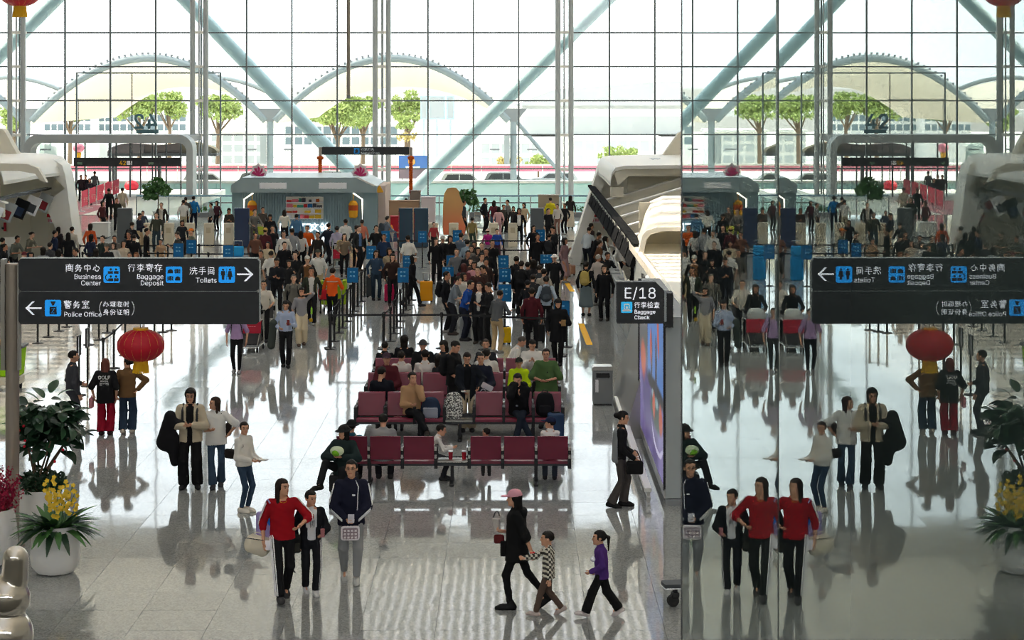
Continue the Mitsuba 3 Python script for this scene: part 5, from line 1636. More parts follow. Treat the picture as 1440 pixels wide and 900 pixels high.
rg = random.Random(11)
t, c = planter('white rounded planter with yellow orchids and arching green leaves beside the pole', 71, 812, 1.0)
PLACE_T = t
lv = [mikit.ply(leaf_blade(.44, .050, .6, 7), None, True), mikit.ply(leaf_blade(.36, .045, .3, 7), None, True), mikit.ply(leaf_blade(.34, .05, 1.0, 7), None, True)]
for i in range(150):
    a = rg.uniform(0, 360)
    p_ = rg.choice([15, 30, 45, 60])
    part(t, 'leaf', rg.choice(lv), rg.choice(['leaf_dark', 'leaf_mid']), tw=T().translate([.16 * math.cos(math.radians(a)), .16 * math.sin(math.radians(a)), .64]).rotate([0, 0, 1], a).rotate([0, 1, 0], -p_).scale(rg.uniform(.8, 1.15)))
mat('orchid_yellow', '#dcb92e', .6)
fl = mikit.ply(cat([orient(leaf_blade(.035, .016, .2, 4), 72 * k, 25, (0, 0, 0)) for k in range(5)] + [trimesh.creation.icosphere(1, .01)]), None, False)
for i in range(9):
    b = np.array([.02 * i - .06, 0, .63])
    e = np.array([-.10 + .052 * i, -.08 + .02 * (i % 3), (1.34, 1.20, 1.36, 1.12, 1.26, 1.30, 1.18, 1.27, 1.22)[i]])
    st = part(t, 'stalk', tube([b, b * .6 + e * .4 + (0, 0, .05), e], .006, 5), 'leaf_mid')
    for j in range(9):
        q = e * (1 - .02 * j) + np.array([rg.uniform(-.04, .04), rg.uniform(-.04, .04), -.02 * j + rg.uniform(-.03, .04)])
        part(st, 'flower', fl, 'orchid_yellow', tw=T().translate(q).rotate([1, 0, 0], rg.uniform(20, 100)).rotate([0, 0, 1], rg.uniform(0, 360)).scale(1.1))

t, c = planter('white planter cut by the left edge with magenta stems', -22, 800, 1.12, 1.05)
for i in range(26):
    a = rg.uniform(-100, 100)
    e = np.array([.42 * rg.uniform(.2, 1) * math.cos(math.radians(a)), .3 * math.sin(math.radians(a)), rg.uniform(.85, 1.25)])
    st = part(t, 'stem', tube([(.05, 0, .62), e * .5 + (0, 0, .38), e], .006, 4), cloth('#6b2335'))
    part(st, 'buds', leaf_cloud(np.random.default_rng(i), [(*(e * (1 - .06 * j) + (0, 0, .02)), .05) for j in range(6)], 5000, .022), cloth('#9c2440'))
part(t, 'moss', leaf_cloud(np.random.default_rng(5), [(.12 * math.cos(k), .12 * math.sin(k), .66, .16) for k in range(6)], 3000, .03), 'leaf_mid', kind='stuff')

t, c = planter('white planter behind the pole with a dark broad leafed fiddle leaf tree', 50, 758, 1.05)
rgn = np.random.default_rng(8)
branches = []
for i in range(9):
    a = rgn.uniform(0, 2 * np.pi)
    e = np.array([.52 * math.cos(a) * rgn.uniform(.5, 1.1) + .12, .4 * math.sin(a), rgn.uniform(1.2, 1.9)])
    branches.append(e)
    part(t, 'branch', tube([(.05 * math.cos(a), .05 * math.sin(a), .6), np.array([.10 * math.cos(a), .1 * math.sin(a), .95]), e], [.022, .018, .010], 6), 'bark')
bl = [mikit.ply(leaf_blade(.27, .085, .35, 6, .25), None, True), mikit.ply(leaf_blade(.23, .075, .6, 6, .2), None, True), mikit.ply(leaf_blade(.25, .09, .1, 6, .3), None, True)]
mat('leaf_gloss', '#1f3a28', 0.28)
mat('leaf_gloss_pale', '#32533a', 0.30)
for i in range(270):
    w = rgn.normal(size=3)
    w /= np.linalg.norm(w)
    q = np.array([.13, 0, 1.62]) + w * np.array([.54, .42, .46]) * rgn.uniform(.25, 1.0)
    a = math.degrees(math.atan2(w[1], w[0])) + rgn.uniform(-50, 50)
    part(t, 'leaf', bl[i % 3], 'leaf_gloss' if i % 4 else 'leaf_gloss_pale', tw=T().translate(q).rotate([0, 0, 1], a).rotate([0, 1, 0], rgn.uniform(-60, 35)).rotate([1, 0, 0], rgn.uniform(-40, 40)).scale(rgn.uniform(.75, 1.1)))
for i, (x, z) in enumerate(((.05, 2.22), (.26, 2.25), (.16, 2.3), (-.02, 2.18))):
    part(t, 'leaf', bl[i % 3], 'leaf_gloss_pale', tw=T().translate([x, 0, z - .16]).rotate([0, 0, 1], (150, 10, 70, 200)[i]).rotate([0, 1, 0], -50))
part(t, 'undergrowth', leaf_cloud(np.random.default_rng(6), [(.22 * math.cos(k * 1.1), .2 * math.sin(k * 1.1), .78, .2) for k in range(7)] + [(0, 0, .84, .24)], 2600, .045), 'leaf_dark', kind='stuff')
for i in range(7):
    part(t, 'berry', trimesh.creation.icosphere(1, .022).apply_translation((rgn.uniform(-.35, .45), -.35, rgn.uniform(1.1, 1.9))), 'red')

# chrome sculpture at the lower left corner
Yc = 24.6
t = thing('chrome_sculpture', 'mirror polished balloon like chrome sculpture cut by the lower left corner', 'sculpture', at=((6 - 720) * Yc / F, Yc, 0))


def blob(X, Y, Z):
    o = ell((0, 0, .32), (.36, .33, .36))(X, Y, Z)
    for g, k in ((ell((.03, 0, .78), (.29, .27, .27)), .05), (cone((.13, 0, 1.02), (.14, 0, 1.27), .165, .158), .045), (cone((-.12, 0, .95), (-.34, 0, 1.15), .13, .11), .05)):
        o = smin(o, g(X, Y, Z), k)
    return np.maximum(o, -Z)


part(t, 'body', nets(blob, (-.6, -.45, -.03), (.5, .45, 1.6), .016), 'chrome', smooth=True)
part(t, 'plinth', lathe([(0, 0), (.4, 0), (.4, .03), (0, .03)], 32), 'dark_grey')
# ---------------------------------------------------------------- bags, trolleys, queue posts
OBST = []


def suitcase(label, X, Y, rot, c, w=.44, h=.64, d=.26, handle=.38, z=0, group=None):
    OBST.append((X, Y, w / 2, d / 2))
    t = thing('suitcase', label, 'suitcase', group, at=(X, Y, z), rot=rot)

    def mk():
        sh = cat([bevelbox(-w / 2, w / 2, -d / 2, -.004, .05, h + .05, .035), bevelbox(-w / 2, w / 2, .004, d / 2, .05, h + .05, .035)])
        ribs = [box(-w / 2 + .05 + (w - .1) * k / 6 - .008, -w / 2 + .05 + (w - .1) * k / 6 + .008, -d / 2 - .006, d / 2 + .006, .1, h) for k in range(7)]
        hd = cat([rod((-.1, 0, h), (-.1, 0, h + handle), .009, 6), rod((.1, 0, h), (.1, 0, h + handle), .009, 6), bevelbox(-.12, .12, -.015, .015, h + handle - .01, h + handle + .02, .009)])
        wh = [cat([rod((x, y - .02, .03), (x, y + .02, .03), .03, 10), box(x - .012, x + .012, y - .026, y + .026, .03, .075)]) for x in (-w / 2 + .05, w / 2 - .05) for y in (-d / 2 + .05, d / 2 - .05)]
        gr = bevelbox(-.08, .08, -.02, .02, h + .05, h + .08, .012)
        return mikit.ply(sh, None, 30), [mikit.ply(x) for x in ribs], mikit.ply(hd, None, 40), [mikit.ply(x) for x in wh], mikit.ply(gr)
    P = cached(('case', w, h, d, handle), mk)
    part(t, 'shell', P[0], cloth(c, .4))
    for r_ in P[1]:
        part(t, 'rib', r_, cloth(c, .4))
    if handle > .05:
        part(t, 'pull_handle', P[2], 'steel')
    part(t, 'grip', P[4], 'black')
    for r_ in P[3]:
        part(t, 'wheel', r_, 'rubber')
    return t


def xy(px, py):
    c = at_floor(px, py)
    return c[0], c[1]


def case_px(label, x0, x1, ytop, yfoot, c, rot=0, handle=.3, d=.26):
    s = (yfoot - YH) / H
    X, Y = (((x0 + x1) / 2) - 720) / s, F / s
    return suitcase(label, X, Y, rot, c, round((x1 - x0) / s, 2), round((yfoot - ytop) / s - .05, 2), d, handle)


def backpack_mesh(w=.30, h=.44, d=.18):
    return cached(('pack', w, h, d), lambda: (
        nets(join([ell((0, 0, h * .42), (w * .5, d * .5, h * .46)), oval((0, 0, .07), (0, 0, h * .8), w * .46, d * .48, w * .40, d * .42, (1, 0, 0))], .04), (-w, -d, -.05), (w, d, h + .1), .016),
        nets(oval((0, -d * .48, .08), (0, -d * .5, h * .40), w * .36, d * .16, w * .34, d * .16, (1, 0, 0)), (-w, -d, -.05), (w, d, h), .016),
        tube([(-.03, 0, h * .9), (-.02, 0, h * .97), (.02, 0, h * .97), (.03, 0, h * .9)], .008, 6)))


def worn(person_key, J, kind, label, c, c2=None, off=(0, 0, 0), size=1.0):
    """a bag carried on a person's body, placed in the person's own frame"""
    key = thing('backpack' if kind == 'back' else 'bag', label, 'backpack' if kind == 'back' else 'bag')
    PLACE[key] = PLACE[person_key]
    nb, hip, sp = J['neck'], J['hip'], J['sp']
    if kind == 'back':
        a, b, hd = backpack_mesh()
        base = hip + sp * .10 + np.array([0, .20, 0]) + np.array(off)
        X = np.eye(4)
        X[:3, :3] = np.diag([-size, -size, size])
        X[:3, 3] = base
        for nm, m, cc in (('body', a, c), ('front_pocket', b, c2 or c), ('loop', hd, c)):
            q = m.copy()
            q.apply_transform(X)
            part(key, nm, q, cloth(cc), smooth=True)
        for s in (-1, 1):
            pts = [nb + np.array([s * .10, .12, -.07]), nb + np.array([s * .105, .02, -.005]), nb + np.array([s * .11, -.10, -.10]), nb + np.array([s * .12, -.13, -.24]), hip + sp * .20 + np.array([s * .165, -.03, 0]), hip + sp * .16 + np.array([s * .14, .13, 0])]
            part(key, 'strap', tube(pts, .014, 6), cloth(c))
    return key


def held(person_key, name, label, cat_, mesh, c, smooth=False):
    key = thing(name, label, cat_)
    PLACE[key] = PLACE[person_key]
    part(key, 'body', mesh, c if c in scene else cloth(c), smooth)
    return key


def soft_box(c, s, r=.03):
    return bevelbox(c[0] - s[0] / 2, c[0] + s[0] / 2, c[1] - s[1] / 2, c[1] + s[1] / 2, c[2] - s[2] / 2, c[2] + s[2] / 2, min(r, min(s) * .45))


def handle_loop(a, b, drop, r=.007):
    a, b = np.array(a, float), np.array(b, float)
    return tube([a + (b - a) * u + np.array([0, 0, drop * 4 * u * (1 - u)]) for u in np.linspace(0, 1, 7)], r, 6)


def trolley(label, px, py, rot, panel='#a5182f', load=None, frame='steel'):
    X, Y = xy(px, py)
    OBST.append((X, Y, .34, .55))
    t = thing('luggage_trolley', label, 'trolley', at=(X, Y, 0), rot=rot)
    part(t, 'frame', cat([tube([(-.28, .45, .15), (-.28, .5, .5), (-.28, .52, 1.0)], .016, 6), tube([(.28, .45, .15), (.28, .5, .5), (.28, .52, 1.0)], .016, 6), tube([(-.28, .45, .15), (-.20, -.45, .13), (.20, -.45, .13), (.28, .45, .15)], .018, 6)]), frame, smooth=40)
    part(t, 'deck', box(-.25, .25, -.42, .45, .15, .18), 'mid_grey')
    part(t, 'front_panel', solid_sheet([[(-.30, -.30, .50), (-.30, -.22, .85)], [(.30, -.30, .50), (.30, -.22, .85)]], 2, 2, (0, .03, 0)), cloth(panel, .5), label='red advertising panel' if panel == '#a5182f' else None)
    part(t, 'panel_text', cat([box(-.16 + .055 * k, -.12 + .055 * k, -.262 - .0, -.25, .64, .68) for k in range(6)]), 'pink')
    part(t, 'basket', cat([box(-.29, .29, .15, .5, .80, .82), box(-.29, .29, .15, .17, .82, .95), box(-.29, -.27, .15, .5, .82, .95), box(.27, .29, .15, .5, .82, .95)]), frame)
    part(t, 'panel_strut', cat([rod((-.26, -.24, .5), (-.22, -.42, .16), .012, 6), rod((.26, -.24, .5), (.22, -.42, .16), .012, 6), rod((-.27, -.2, .8), (-.28, .18, .84), .012, 6), rod((.27, -.2, .8), (.28, .18, .84), .012, 6)]), frame)
    part(t, 'handle_bar', rod((-.32, .53, 1.02), (.32, .53, 1.02), .02, 8), 'black')
    for x, y in ((-.22, -.40), (.22, -.40), (-.28, .42), (.28, .42)):
        part(t, 'wheel', rod((x - .02, y, .065), (x + .02, y, .065), .065, 12), 'rubber')
    return t, X, Y


POST = {}


def stanchion(px, py, label, group, to=None, sign=None):
    X, Y = xy(px, py)
    OBST.append((X, Y, .06, .06))
    t = thing('queue_post', label, 'queue post', group, at=(X, Y, 0))
    if not POST:
        POST['base'] = mikit.ply(lathe([(0, 0), (.16, 0), (.16, .015), (.04, .035), (0, .035)], 24), None, 30)
        POST['pole'] = mikit.ply(lathe([(0, .03), (.03, .03), (.03, .86), (0, .86)], 12), None, 30)
        POST['head'] = mikit.ply(lathe([(0, .86), (.042, .86), (.042, .96), (.03, .98), (0, .98)], 12), None, 30)
    for n in POST:
        part(t, n, POST[n], 'black')
    if to:
        x1, y1 = xy(*to)
        d = np.array([x1 - X, y1 - Y])
        L = np.linalg.norm(d)
        part(t, 'belt', mikit.ply(box(0, 1, -.002, .002, .89, .94)), 'black', tw=T().rotate([0, 0, 1], math.degrees(math.atan2(d[1], d[0]))).translate([.04, 0, 0]).scale([L - .08, 1, 1]))
    return t


ORD = 'first second third fourth fifth sixth seventh eighth ninth tenth eleventh'.split()


def queue_line(name, pts, group):
    for i, p in enumerate(pts):
        stanchion(p[0], p[1], ORD[i] + ' ' + name, group, pts[i + 1] if i + 1 < len(pts) else None)


queue_line('black queue post from the front in the left row of the central queue', [(464, 489), (470, 480), (477, 468), (482, 461), (488, 452), (493, 445), (498, 438), (503, 431), (508, 424), (513, 417), (517, 411)], 'left row of queue posts, central queue')
queue_line('black queue post from the front in the middle row of the central queue', [(540, 489), (549, 480), (554, 469), (558, 461), (563, 452), (567, 444), (571, 436), (575, 429), (579, 422)], 'middle row of queue posts, central queue')
stanchion(464.5, 491, 'black front queue post at the left corner with a belt across the lane', None, (540, 490))
stanchion(539, 491, 'black front queue post in the middle of the front belt', None, (621, 490))
stanchion(621, 490, 'black front queue post at the left of the standing man with the backpack', None, (681, 492))
stanchion(681, 492, 'black front queue post in front of the yellow suitcase', None, (785, 497))
stanchion(790, 499, 'black front queue post behind the walking woman in the black coat', None, (797, 488))
stanchion(797, 488, 'black queue post right of the walking woman in the black coat', None, (789, 400))
queue_line('black queue post from the left in front of the right beige pedestals', [(560, 371), (604, 371), (655, 371), (708, 371), (760, 371), (815, 371)], 'queue posts before the right pedestals')
queue_line('black queue post from the left, second line before the right pedestals', [(612, 385), (662, 385), (709, 386), (745, 386)], 'second queue line before the right pedestals')
queue_line('black queue post from the left in front of the left beige pedestals', [(112, 379), (160, 379), (204, 379), (236, 378), (280, 378), (334, 378)], 'queue posts before the left pedestals')
queue_line('black queue post from the left, second line above the big sign', [(116, 391), (170, 391), (222, 391), (293, 392), (352, 392)], 'second queue line before the left pedestals')
queue_line('black queue post from the front beside the right island crowd', [(789, 396), (788, 380), (787, 366)], 'queue posts left of the right island')
queue_line('black queue post from the left below the big sign', [(53, 483), (68, 474), (83, 466), (94, 460)], 'far left queue posts below the sign')
queue_line('black queue post from the left behind the GOLF shirt', [(145, 531), (160, 518), (176, 500)], 'queue posts left of the lantern')
queue_line('black queue post right of the lantern, below the big sign', [(217, 469), (229, 467), (241, 465)], 'queue posts right of the lantern')
queue_line('black queue post from the left behind the dark grey man', [(125, 485), (139, 478), (151, 468)], 'queue posts behind the dark grey man')


def queue_sign(px, py, label, w=.34, h=.46, c='#14659e', zc=1.22, face=0):
    s = (py - YH) / (H - zc)
    X, Y = (px - 720) / s, F / s
    OBST.append((X, Y, .18, .06))
    t = thing('queue_sign', label, 'sign', at=(X, Y, 0), rot=face)
    part(t, 'base', POST['base'], 'black')
    part(t, 'pole', mikit.ply(lathe([(0, .03), (.025, .03), (.025, zc - h / 2 + .02), (0, zc - h / 2 + .02)], 10), None, 30), 'black')
    b = part(t, 'board', prism(rrect(-w / 2, w / 2, zc - h / 2, zc + h / 2, .02), -.015, .015), cloth(c, .5))
    part(t, 'print', cat([box(-.09 + .10 * (k % 2), -.03 + .10 * (k % 2), -.019, -.015, zc + .08 - .13 * (k // 2), zc + .13 - .13 * (k // 2)) for k in range(4)]), cloth('#79b6d6', .5))
    part(t, 'frame', prism(rrect(-w / 2 - .012, w / 2 + .012, zc - h / 2 - .012, zc + h / 2 + .012, .025).difference(rrect(-w / 2, w / 2, zc - h / 2, zc + h / 2, .02)), -.02, .02), 'dark_grey')


for px, py, lb, w, h in ((496, 387, 'blue queue sign on the left row, behind the orange vest worker', .34, .46), (522, 355, 'blue queue sign beside the woman in denim', .34, .46), (542, 333, 'blue queue sign near the grey backpack and trolley', .34, .46), (567, 387, 'blue queue sign behind the magenta suitcase', .34, .46), (573, 368, 'small blue queue sign behind the white cap', .3, .4), (594, 333, 'blue queue sign in front of the teal totems', .34, .46), (643, 332, 'blue queue sign below the orange gourd shape', .34, .46), (635, 369, 'blue queue sign over the beige case in the crowd', .34, .46), (630, 382, 'blue queue sign above the black backpack man', .36, .3), (708, 369, 'uppermost blue sign of the three in the crowd middle', .34, .46), (710, 387, 'middle blue sign of the three in the crowd middle', .36, .42), (710, 412, 'lowest blue sign of the three in the crowd middle', .36, .48), (790, 436, 'blue queue sign behind the walking woman in the black coat', .40, .48), (768, 364, 'blue queue sign beside the woman with a white headscarf', .4, .3), (760, 331, 'blue queue sign in front of the right grey totem', .34, .46), (251, 352, 'light blue queue sign above the big sign, left', .36, .5), (269, 347, 'blue queue sign held before the orange cap man', .36, .5), (321, 355, 'light blue queue sign left of the deep blue totem', .36, .5)):
    queue_sign(px, py, lb, w, h)
for px, py, lb in ((123, 543, 'tall queue post with an edge-on sign right of the dark grey man'), (111, 556, 'tall queue post with an edge-on sign behind the dark grey man')):
    X, Y = xy(px, py)
    t = thing('sign_post', lb, 'sign post', at=(X, Y, 0))
    part(t, 'base', POST['base'], 'black')
    part(t, 'pole', mikit.ply(lathe([(0, .03), (.025, .03), (.025, .95), (0, .95)], 10), None, 30), 'black')
    part(t, 'board', box(-.02, .02, -.16, .16, .92, 1.38), 'black')
    part(t, 'edge', box(.02, .03, -.16, -.14, .94, 1.36), 'white_sign')
s = (345 - YH) / H
t = thing('parcel_stack', 'stack of bright blue bags in front of the deep blue totem', 'bag', at=((334 - 720) / 38.4, F / 38.4, 0))
part(t, 'lower_bag', soft_box((0, 0, .45), (.46, .3, .88), .05), cloth('#1d86c4'))
part(t, 'upper_bag', soft_box((.02, 0, 1.08), (.40, .28, .36), .05), cloth('#2a97d6'))
part(t, 'handle', cat([rod((-.15, .05, 1.2), (-.15, .05, 1.45), .012, 6), rod((.17, .05, 1.2), (.17, .05, 1.45), .012, 6), rod((-.15, .05, 1.45), (.17, .05, 1.45), .012, 6)]), 'steel')

for a in ((540.5, 556, 400, 425, '#b5144a', 'magenta suitcase with raised handle beside the woman in brown'), (590.5, 608.5, 395, 425, '#e59a12', 'orange yellow suitcase with a dark centre line'), (515, 527, 388, 418, '#3a3f42', 'dark grey suitcase beside the woman in denim'), (646.5, 662, 446, 477, '#8c9093', 'silver hard shell suitcase under the queue belt'), (633, 643, 440, 465, '#6d7175', 'dark silver ribbed suitcase left of the silver one'), (669, 689, 446, 481, '#2b2c2f', 'wide black suitcase with a pink strap'), (705, 719, 460, 484, '#e3b800', 'bright yellow suitcase behind the front belt'), (752, 766, 455, 482, '#17181b', 'black suitcase right of the man in maroon'), (780.5, 789, 398, 420, '#c3c3a6', 'pale green suitcase beside the grey backpack'), (792, 809, 373, 387, '#b58263', 'tan suitcase at the end of the line'), (770, 793, 581, 620, '#27405f', 'navy suitcase standing at the right end of the second bench'), (793, 803, 371, 389, '#c9a088', 'pale suitcase behind the tan one')):
    case_px(a[5], *a[:5], handle=.02 if 'standing at' in a[5] else .3, d=.24)
t = suitcase('low black suitcase that the woman in the bucket hat sits on', -2.93, 34.75, 0, '#1a1b1e', .5, .30, .34, 0)
# ---------------------------------------------------------------- the people in front
def limb_stripes(t, J, n, which, c='#e8e8ea', r=(.062, .058, .050), upto=1.0, width=.007):
    s = 1 if n == 'L' else -1
    ch = [J['sh' + n], J['el' + n], J['wr' + n]] if which == 'arm' else [J['hj' + n], J['kn' + n], J['an' + n]]
    for th in (-.36, 0, .36):
        pts = []
        for k in range(2):
            a, b = ch[k], ch[k + 1]
            ax = (b - a) / np.linalg.norm(b - a)
            o = np.array([s, 0 if which == 'arm' else -.75, 0.0])
            o = o - ax * (o @ ax)
            o /= np.linalg.norm(o)
            q = np.cross(ax, o)
            d = o * math.cos(th) + q * math.sin(th)
            for u in np.linspace(0.02 if k == 0 else .1, .95, 6):
                if (k + u) / 2 <= upto:
                    pts.append(a + (b - a) * u + d * (r[k] + (r[k + 1] - r[k]) * u + .004))
        part(t, 'sleeve_stripe' if which == 'arm' else 'trouser_stripe', tube(pts, width, 5), cloth(c), smooth=True)


def glasses(t, J, p, big=1.0):
    R = rotm(p.get('look', 0), p.get('nod', 0), p.get('tilt', 0))
    ms = [tube([(s * .030 + .017 * math.cos(a), -.097, .010 + .014 * math.sin(a)) for a in np.linspace(0, 2 * np.pi, 13)], .0022, 5) for s in (-1, 1)]
    ms += [rod((-.013, -.098, .012), (.013, -.098, .012), .002, 5)] + [rod((s * .047, -.094, .014), (s * .08, .01, .012), .002, 5) for s in (-1, 1)]
    m = cat(ms)
    m.vertices = m.vertices * big @ R.T + J['head']
    part(t, 'glasses', m, 'black')


HERO = .0146
FRONT = {}


def hero(label, px, py, h, heading, pose='stand', **kw):
    c = at_floor(px, py)
    return person(label, c, heading, h, pose, res=kw.pop('res', HERO), **kw)


# woman in red with the boy
tn = dict(fR=(-.06, .24, .09), pR=-6, fL=(.07, -.16, .12), pL=22, hR=(-.27, .02, .83), hL=(.22, .20, 1.06), eL=(.8, -.3, -.5), look=38, lean=.02, twist=4)
t, J = hero('woman in a red striped sports top and black striped trousers, linking arms with a boy', 397, 842, 1.67, 14, 'stand', tune=tn, top='#9a0d1b', bottom='#101114', hair='long', hairc='#20140f', sleeve=.66, leg='normal', shoes='#3a3a3c', ease=.012, neck=.066)
limb_stripes(t, J, 'R', 'arm', r=(.068, .066, .06), upto=.6)
limb_stripes(t, J, 'L', 'arm', r=(.068, .066, .06), upto=.6)
limb_stripes(t, J, 'R', 'leg', r=(.090, .080, .070), width=.0095)
part(t, 'necklace', tube([J['neck'] + (.055 * math.cos(a), -.055 + .05 * math.sin(a), -.02 + .03 * math.sin(a)) for a in np.linspace(np.pi, 2 * np.pi, 9)], .003, 5), 'gold')
w = J['wrR']
b = held(t, 'tote_bag', 'lilac tote bag with a blue print over the arm of the woman in red', 'bag', soft_box((w[0] + .05, w[1] + .10, w[2] + .20), (.28, .10, .40), .04), '#9d90c0')
part(b, 'blue_print', lathe([(0, 0), (.06, .0), (.06, .01), (0, .01)], 16).apply_transform(trimesh.transformations.rotation_matrix(math.pi / 2, [1, 0, 0])).apply_translation((w[0] + .12, w[1] + .05, w[2] + .26)), cloth('#2f6fd0'))
part(b, 'strap', tube([J['shR'] + (-.02, -.075, .01), J['shR'] + (-.045, -.03, .055), J['shR'] + (-.05, .05, .02), (w[0] + .04, w[1] + .10, w[2] + .38)], .012, 6), cloth('#a79bc6'))
b = held(t, 'handbag', 'cream barrel handbag hanging from the hand of the woman in red', 'bag', nets(oval((w[0] - .17, w[1] + .06, w[2] - .03), (w[0] + .02, w[1] + .08, w[2] - .09), .09, .13, .10, .15, (0, 1, 0)), w + (-.55, -.3, -.35), w + (.2, .3, .2), .014), '#d3cbb8', True)
part(b, 'zip', tube([(w[0] - .26, w[1] + .02, w[2] + .06), (w[0] - .15, w[1] - .035, w[2] + .05), (w[0] - .0, w[1] - .02, w[2] + .02)], .006, 5), 'dark_grey')
part(b, 'handle', handle_loop((w[0] - .16, w[1] + .05, w[2] + .09), (w[0] + .02, w[1] + .05, w[2] + .05), .05), cloth('#c9c0ac'))
b = held(t, 'paper_slip', 'white slip of paper in the hand of the woman in red', 'paper', box(w[0] + .02, w[0] + .10, w[1] - .05, w[1] - .045, w[2] - .12, w[2] + .02), '#e8e6ee')

tn = dict(fL=(.06, .14, .08), fR=(-.07, -.12, .11), pR=18, hL=(.16, .22, 1.02), hR=(-.24, .06, .86), look=25, nod=4)
t, J = hero('boy in a dark navy tracksuit over a white printed shirt beside the woman in red', 437, 834, 1.43, 14, 'stand', tune=tn, top='#14161d', bottom='#14161c', inner='#d9dadd', open=.07, hem=-.14, topname='jacket', ease=.02, leg='normal', shoes='#c9c9c9', headscale=1.07, hair='short')
limb_stripes(t, J, 'L', 'leg', r=(.09, .08, .07), width=.004)
part(t, 'shirt_print', cat([box(-.03 + .03 * k, -.015 + .03 * k, -.125, -.112, 1.12 + .03 * (k % 2), 1.24) for k in range(3)]), 'mid_grey')
w = J['wrR']
b = held(t, 'camera_bag', 'dark camera bag with a dangling strap between the woman in red and the boy', 'bag', soft_box((w[0] - .04, w[1] - .03, w[2] + .0), (.20, .18, .30), .05), '#1c1d1c')
part(b, 'pocket', soft_box((w[0] - .04, w[1] - .13, w[2] - .04), (.14, .05, .14), .02), cloth('#34352f'))
part(b, 'strap', tube([w + (-.05, -.08, -.15), w + (-.11, -.08, -.28), w + (-.08, -.08, -.42), w + (-.04, -.08, -.47)], .010, 5), 'black')
w = J['wrL']
held(t, 'phone', 'phone in the hand of the boy in the navy tracksuit', 'phone', bevelbox(w[0] - .05, w[0] + .02, w[1] - .14, w[1] - .12, w[2] - .02, w[2] + .12, .006), '#a26a6e')

# man in the navy sports top
tn = dict(hL=(.05, .24, .93), hR=(-.07, .24, .93), eL=(.9, -.3, -.3), eR=(-.9, -.3, -.3), fL=(.07, .10, .08), fR=(-.10, -.18, .11), pR=20, lean=.01, gripL='hold', gripR='hold', nod=-4, look=-8)
t, J = hero('man with glasses in a navy top with white sleeve stripes and light grey joggers', 494, 818, 1.745, 4, 'stand', tune=tn, top='#15182c', bottom='#8f9193', leg='jogger', shoes='#b9bab8', ease=.022, hem=-.10, shoescale=1.06, hair='short')
limb_stripes(t, J, 'L', 'arm', r=(.070, .070, .058))
limb_stripes(t, J, 'R', 'arm', r=(.070, .070, .058))
part(t, 'seam_stripe', tube([J['neck'] + (.06, -.05, .0), J['neck'] + (.10, -.115, -.08), J['neck'] + (.09, -.142, -.22), J['neck'] + (.085, -.142, -.44)], .007, 5), cloth('#d8d8dc'))
part(t, 'chest_mark', soft_box(J['neck'] + (.035, -.142, -.19), (.045, .012, .02), .004), 'white_sign')
glasses(t, J, tn)
m = (J['wrL'] + J['wrR']) / 2
b = held(t, 'pouch', 'white zip pouch with small dark pictures held by the man in navy', 'bag', prism(rrect(m[0] - .13, m[0] + .13, m[2] - .27, m[2] - .08, .04), m[1] - .13, m[1] - .08), '#d8d3d8')
part(b, 'picture_field', prism(rrect(m[0] - .105, m[0] + .105, m[2] - .25, m[2] - .10, .02), m[1] - .136, m[1] - .13), cloth('#8e7f88'))
for i in range(4):
    for j in range(3):
        part(b, 'picture', box(m[0] - .09 + .05 * i, m[0] - .06 + .05 * i, m[1] - .142, m[1] - .136, m[2] - .242 + .047 * j, m[2] - .215 + .047 * j), cloth('#d9cfd4'))
held(t, 'passport', 'pale booklet in the hands of the man in navy', 'booklet', soft_box((m[0] + .01, m[1] - .08, m[2] + .02), (.09, .015, .12), .005), '#c3c2cc')

# woman with the pink cap and two children walking to the left
tn = dict(fL=(.05, .10, .08), fR=(-.06, -.42, .17), pR=38, kR=(-.1, 1, 0), hL=(.20, -.24, .80), hR=(-.06, .21, 1.10), eL=(.6, -.6, -.4), gripL='grip', gripR='hold', lean=.01, nod=4)
t, J = hero('woman in pink cap and black hooded jacket walking left, holding a boy\'s hand', 727, 856, 1.61, -92, 'stand', tune=tn, top='#0d0e10', bottom='#0e0f12', leg='slim', hair='long', hairc='#0f0c0b', cap='cap', capc='#d39aa8', sleeve=.52, hem=-.20, flare=.02, ease=.035, shoes='#101113', shoescale=1.18, shoetop=.12)
part(t, 'hood', nets(oval(J['neck'] + (-.08, .10, -.05), J['neck'] + (.08, .10, -.05), .06, .07, .06, .07, (0, 1, 0)), J['neck'] + (-.25, -.1, -.2), J['neck'] + (.25, .3, .15), .014), cloth('#0d0e10'), smooth=True)
part(t, 'bracelet', lathe([(.034, -.006), (.038, 0), (.034, .006)], 14).apply_translation(J['wrL'] + (0, 0, .02)), 'red')
m = J['wrR']
b = held(t, 'drink_bag', 'clear bag with a white cup carried by the woman in the pink cap', 'bag', lathe([(0, 0), (.04, 0), (.055, .18), (.0, .19)], 16).apply_translation(m + (.02, -.09, .0)), '#b9b3ae')
part(b, 'handle', handle_loop(m + (.02, -.13, .2), m + (.02, -.04, .22), .08), 'black')
b = held(t, 'red_pouch', 'small dark red pouch at the chest of the woman in the pink cap', 'bag', soft_box(m + (.02, -.05, -.11), (.07, .15, .13), .03), '#5e2022')
b = held(t, 'black_case', 'black case held under the arm of the woman in the pink cap', 'bag', soft_box(m + (.05, .04, -.24), (.06, .14, .22), .02), '#0c0c0e')


def checks(p, n, uv):
    k = dr.floor(p.x * 30 + p.y * 14) + dr.floor(p.z * 30)
    return mix((0.62, 0.58, 0.50), (0.05, 0.045, 0.04), dr.select(k - 2 * dr.floor(k / 2) > .5, 1.0, 0.0))


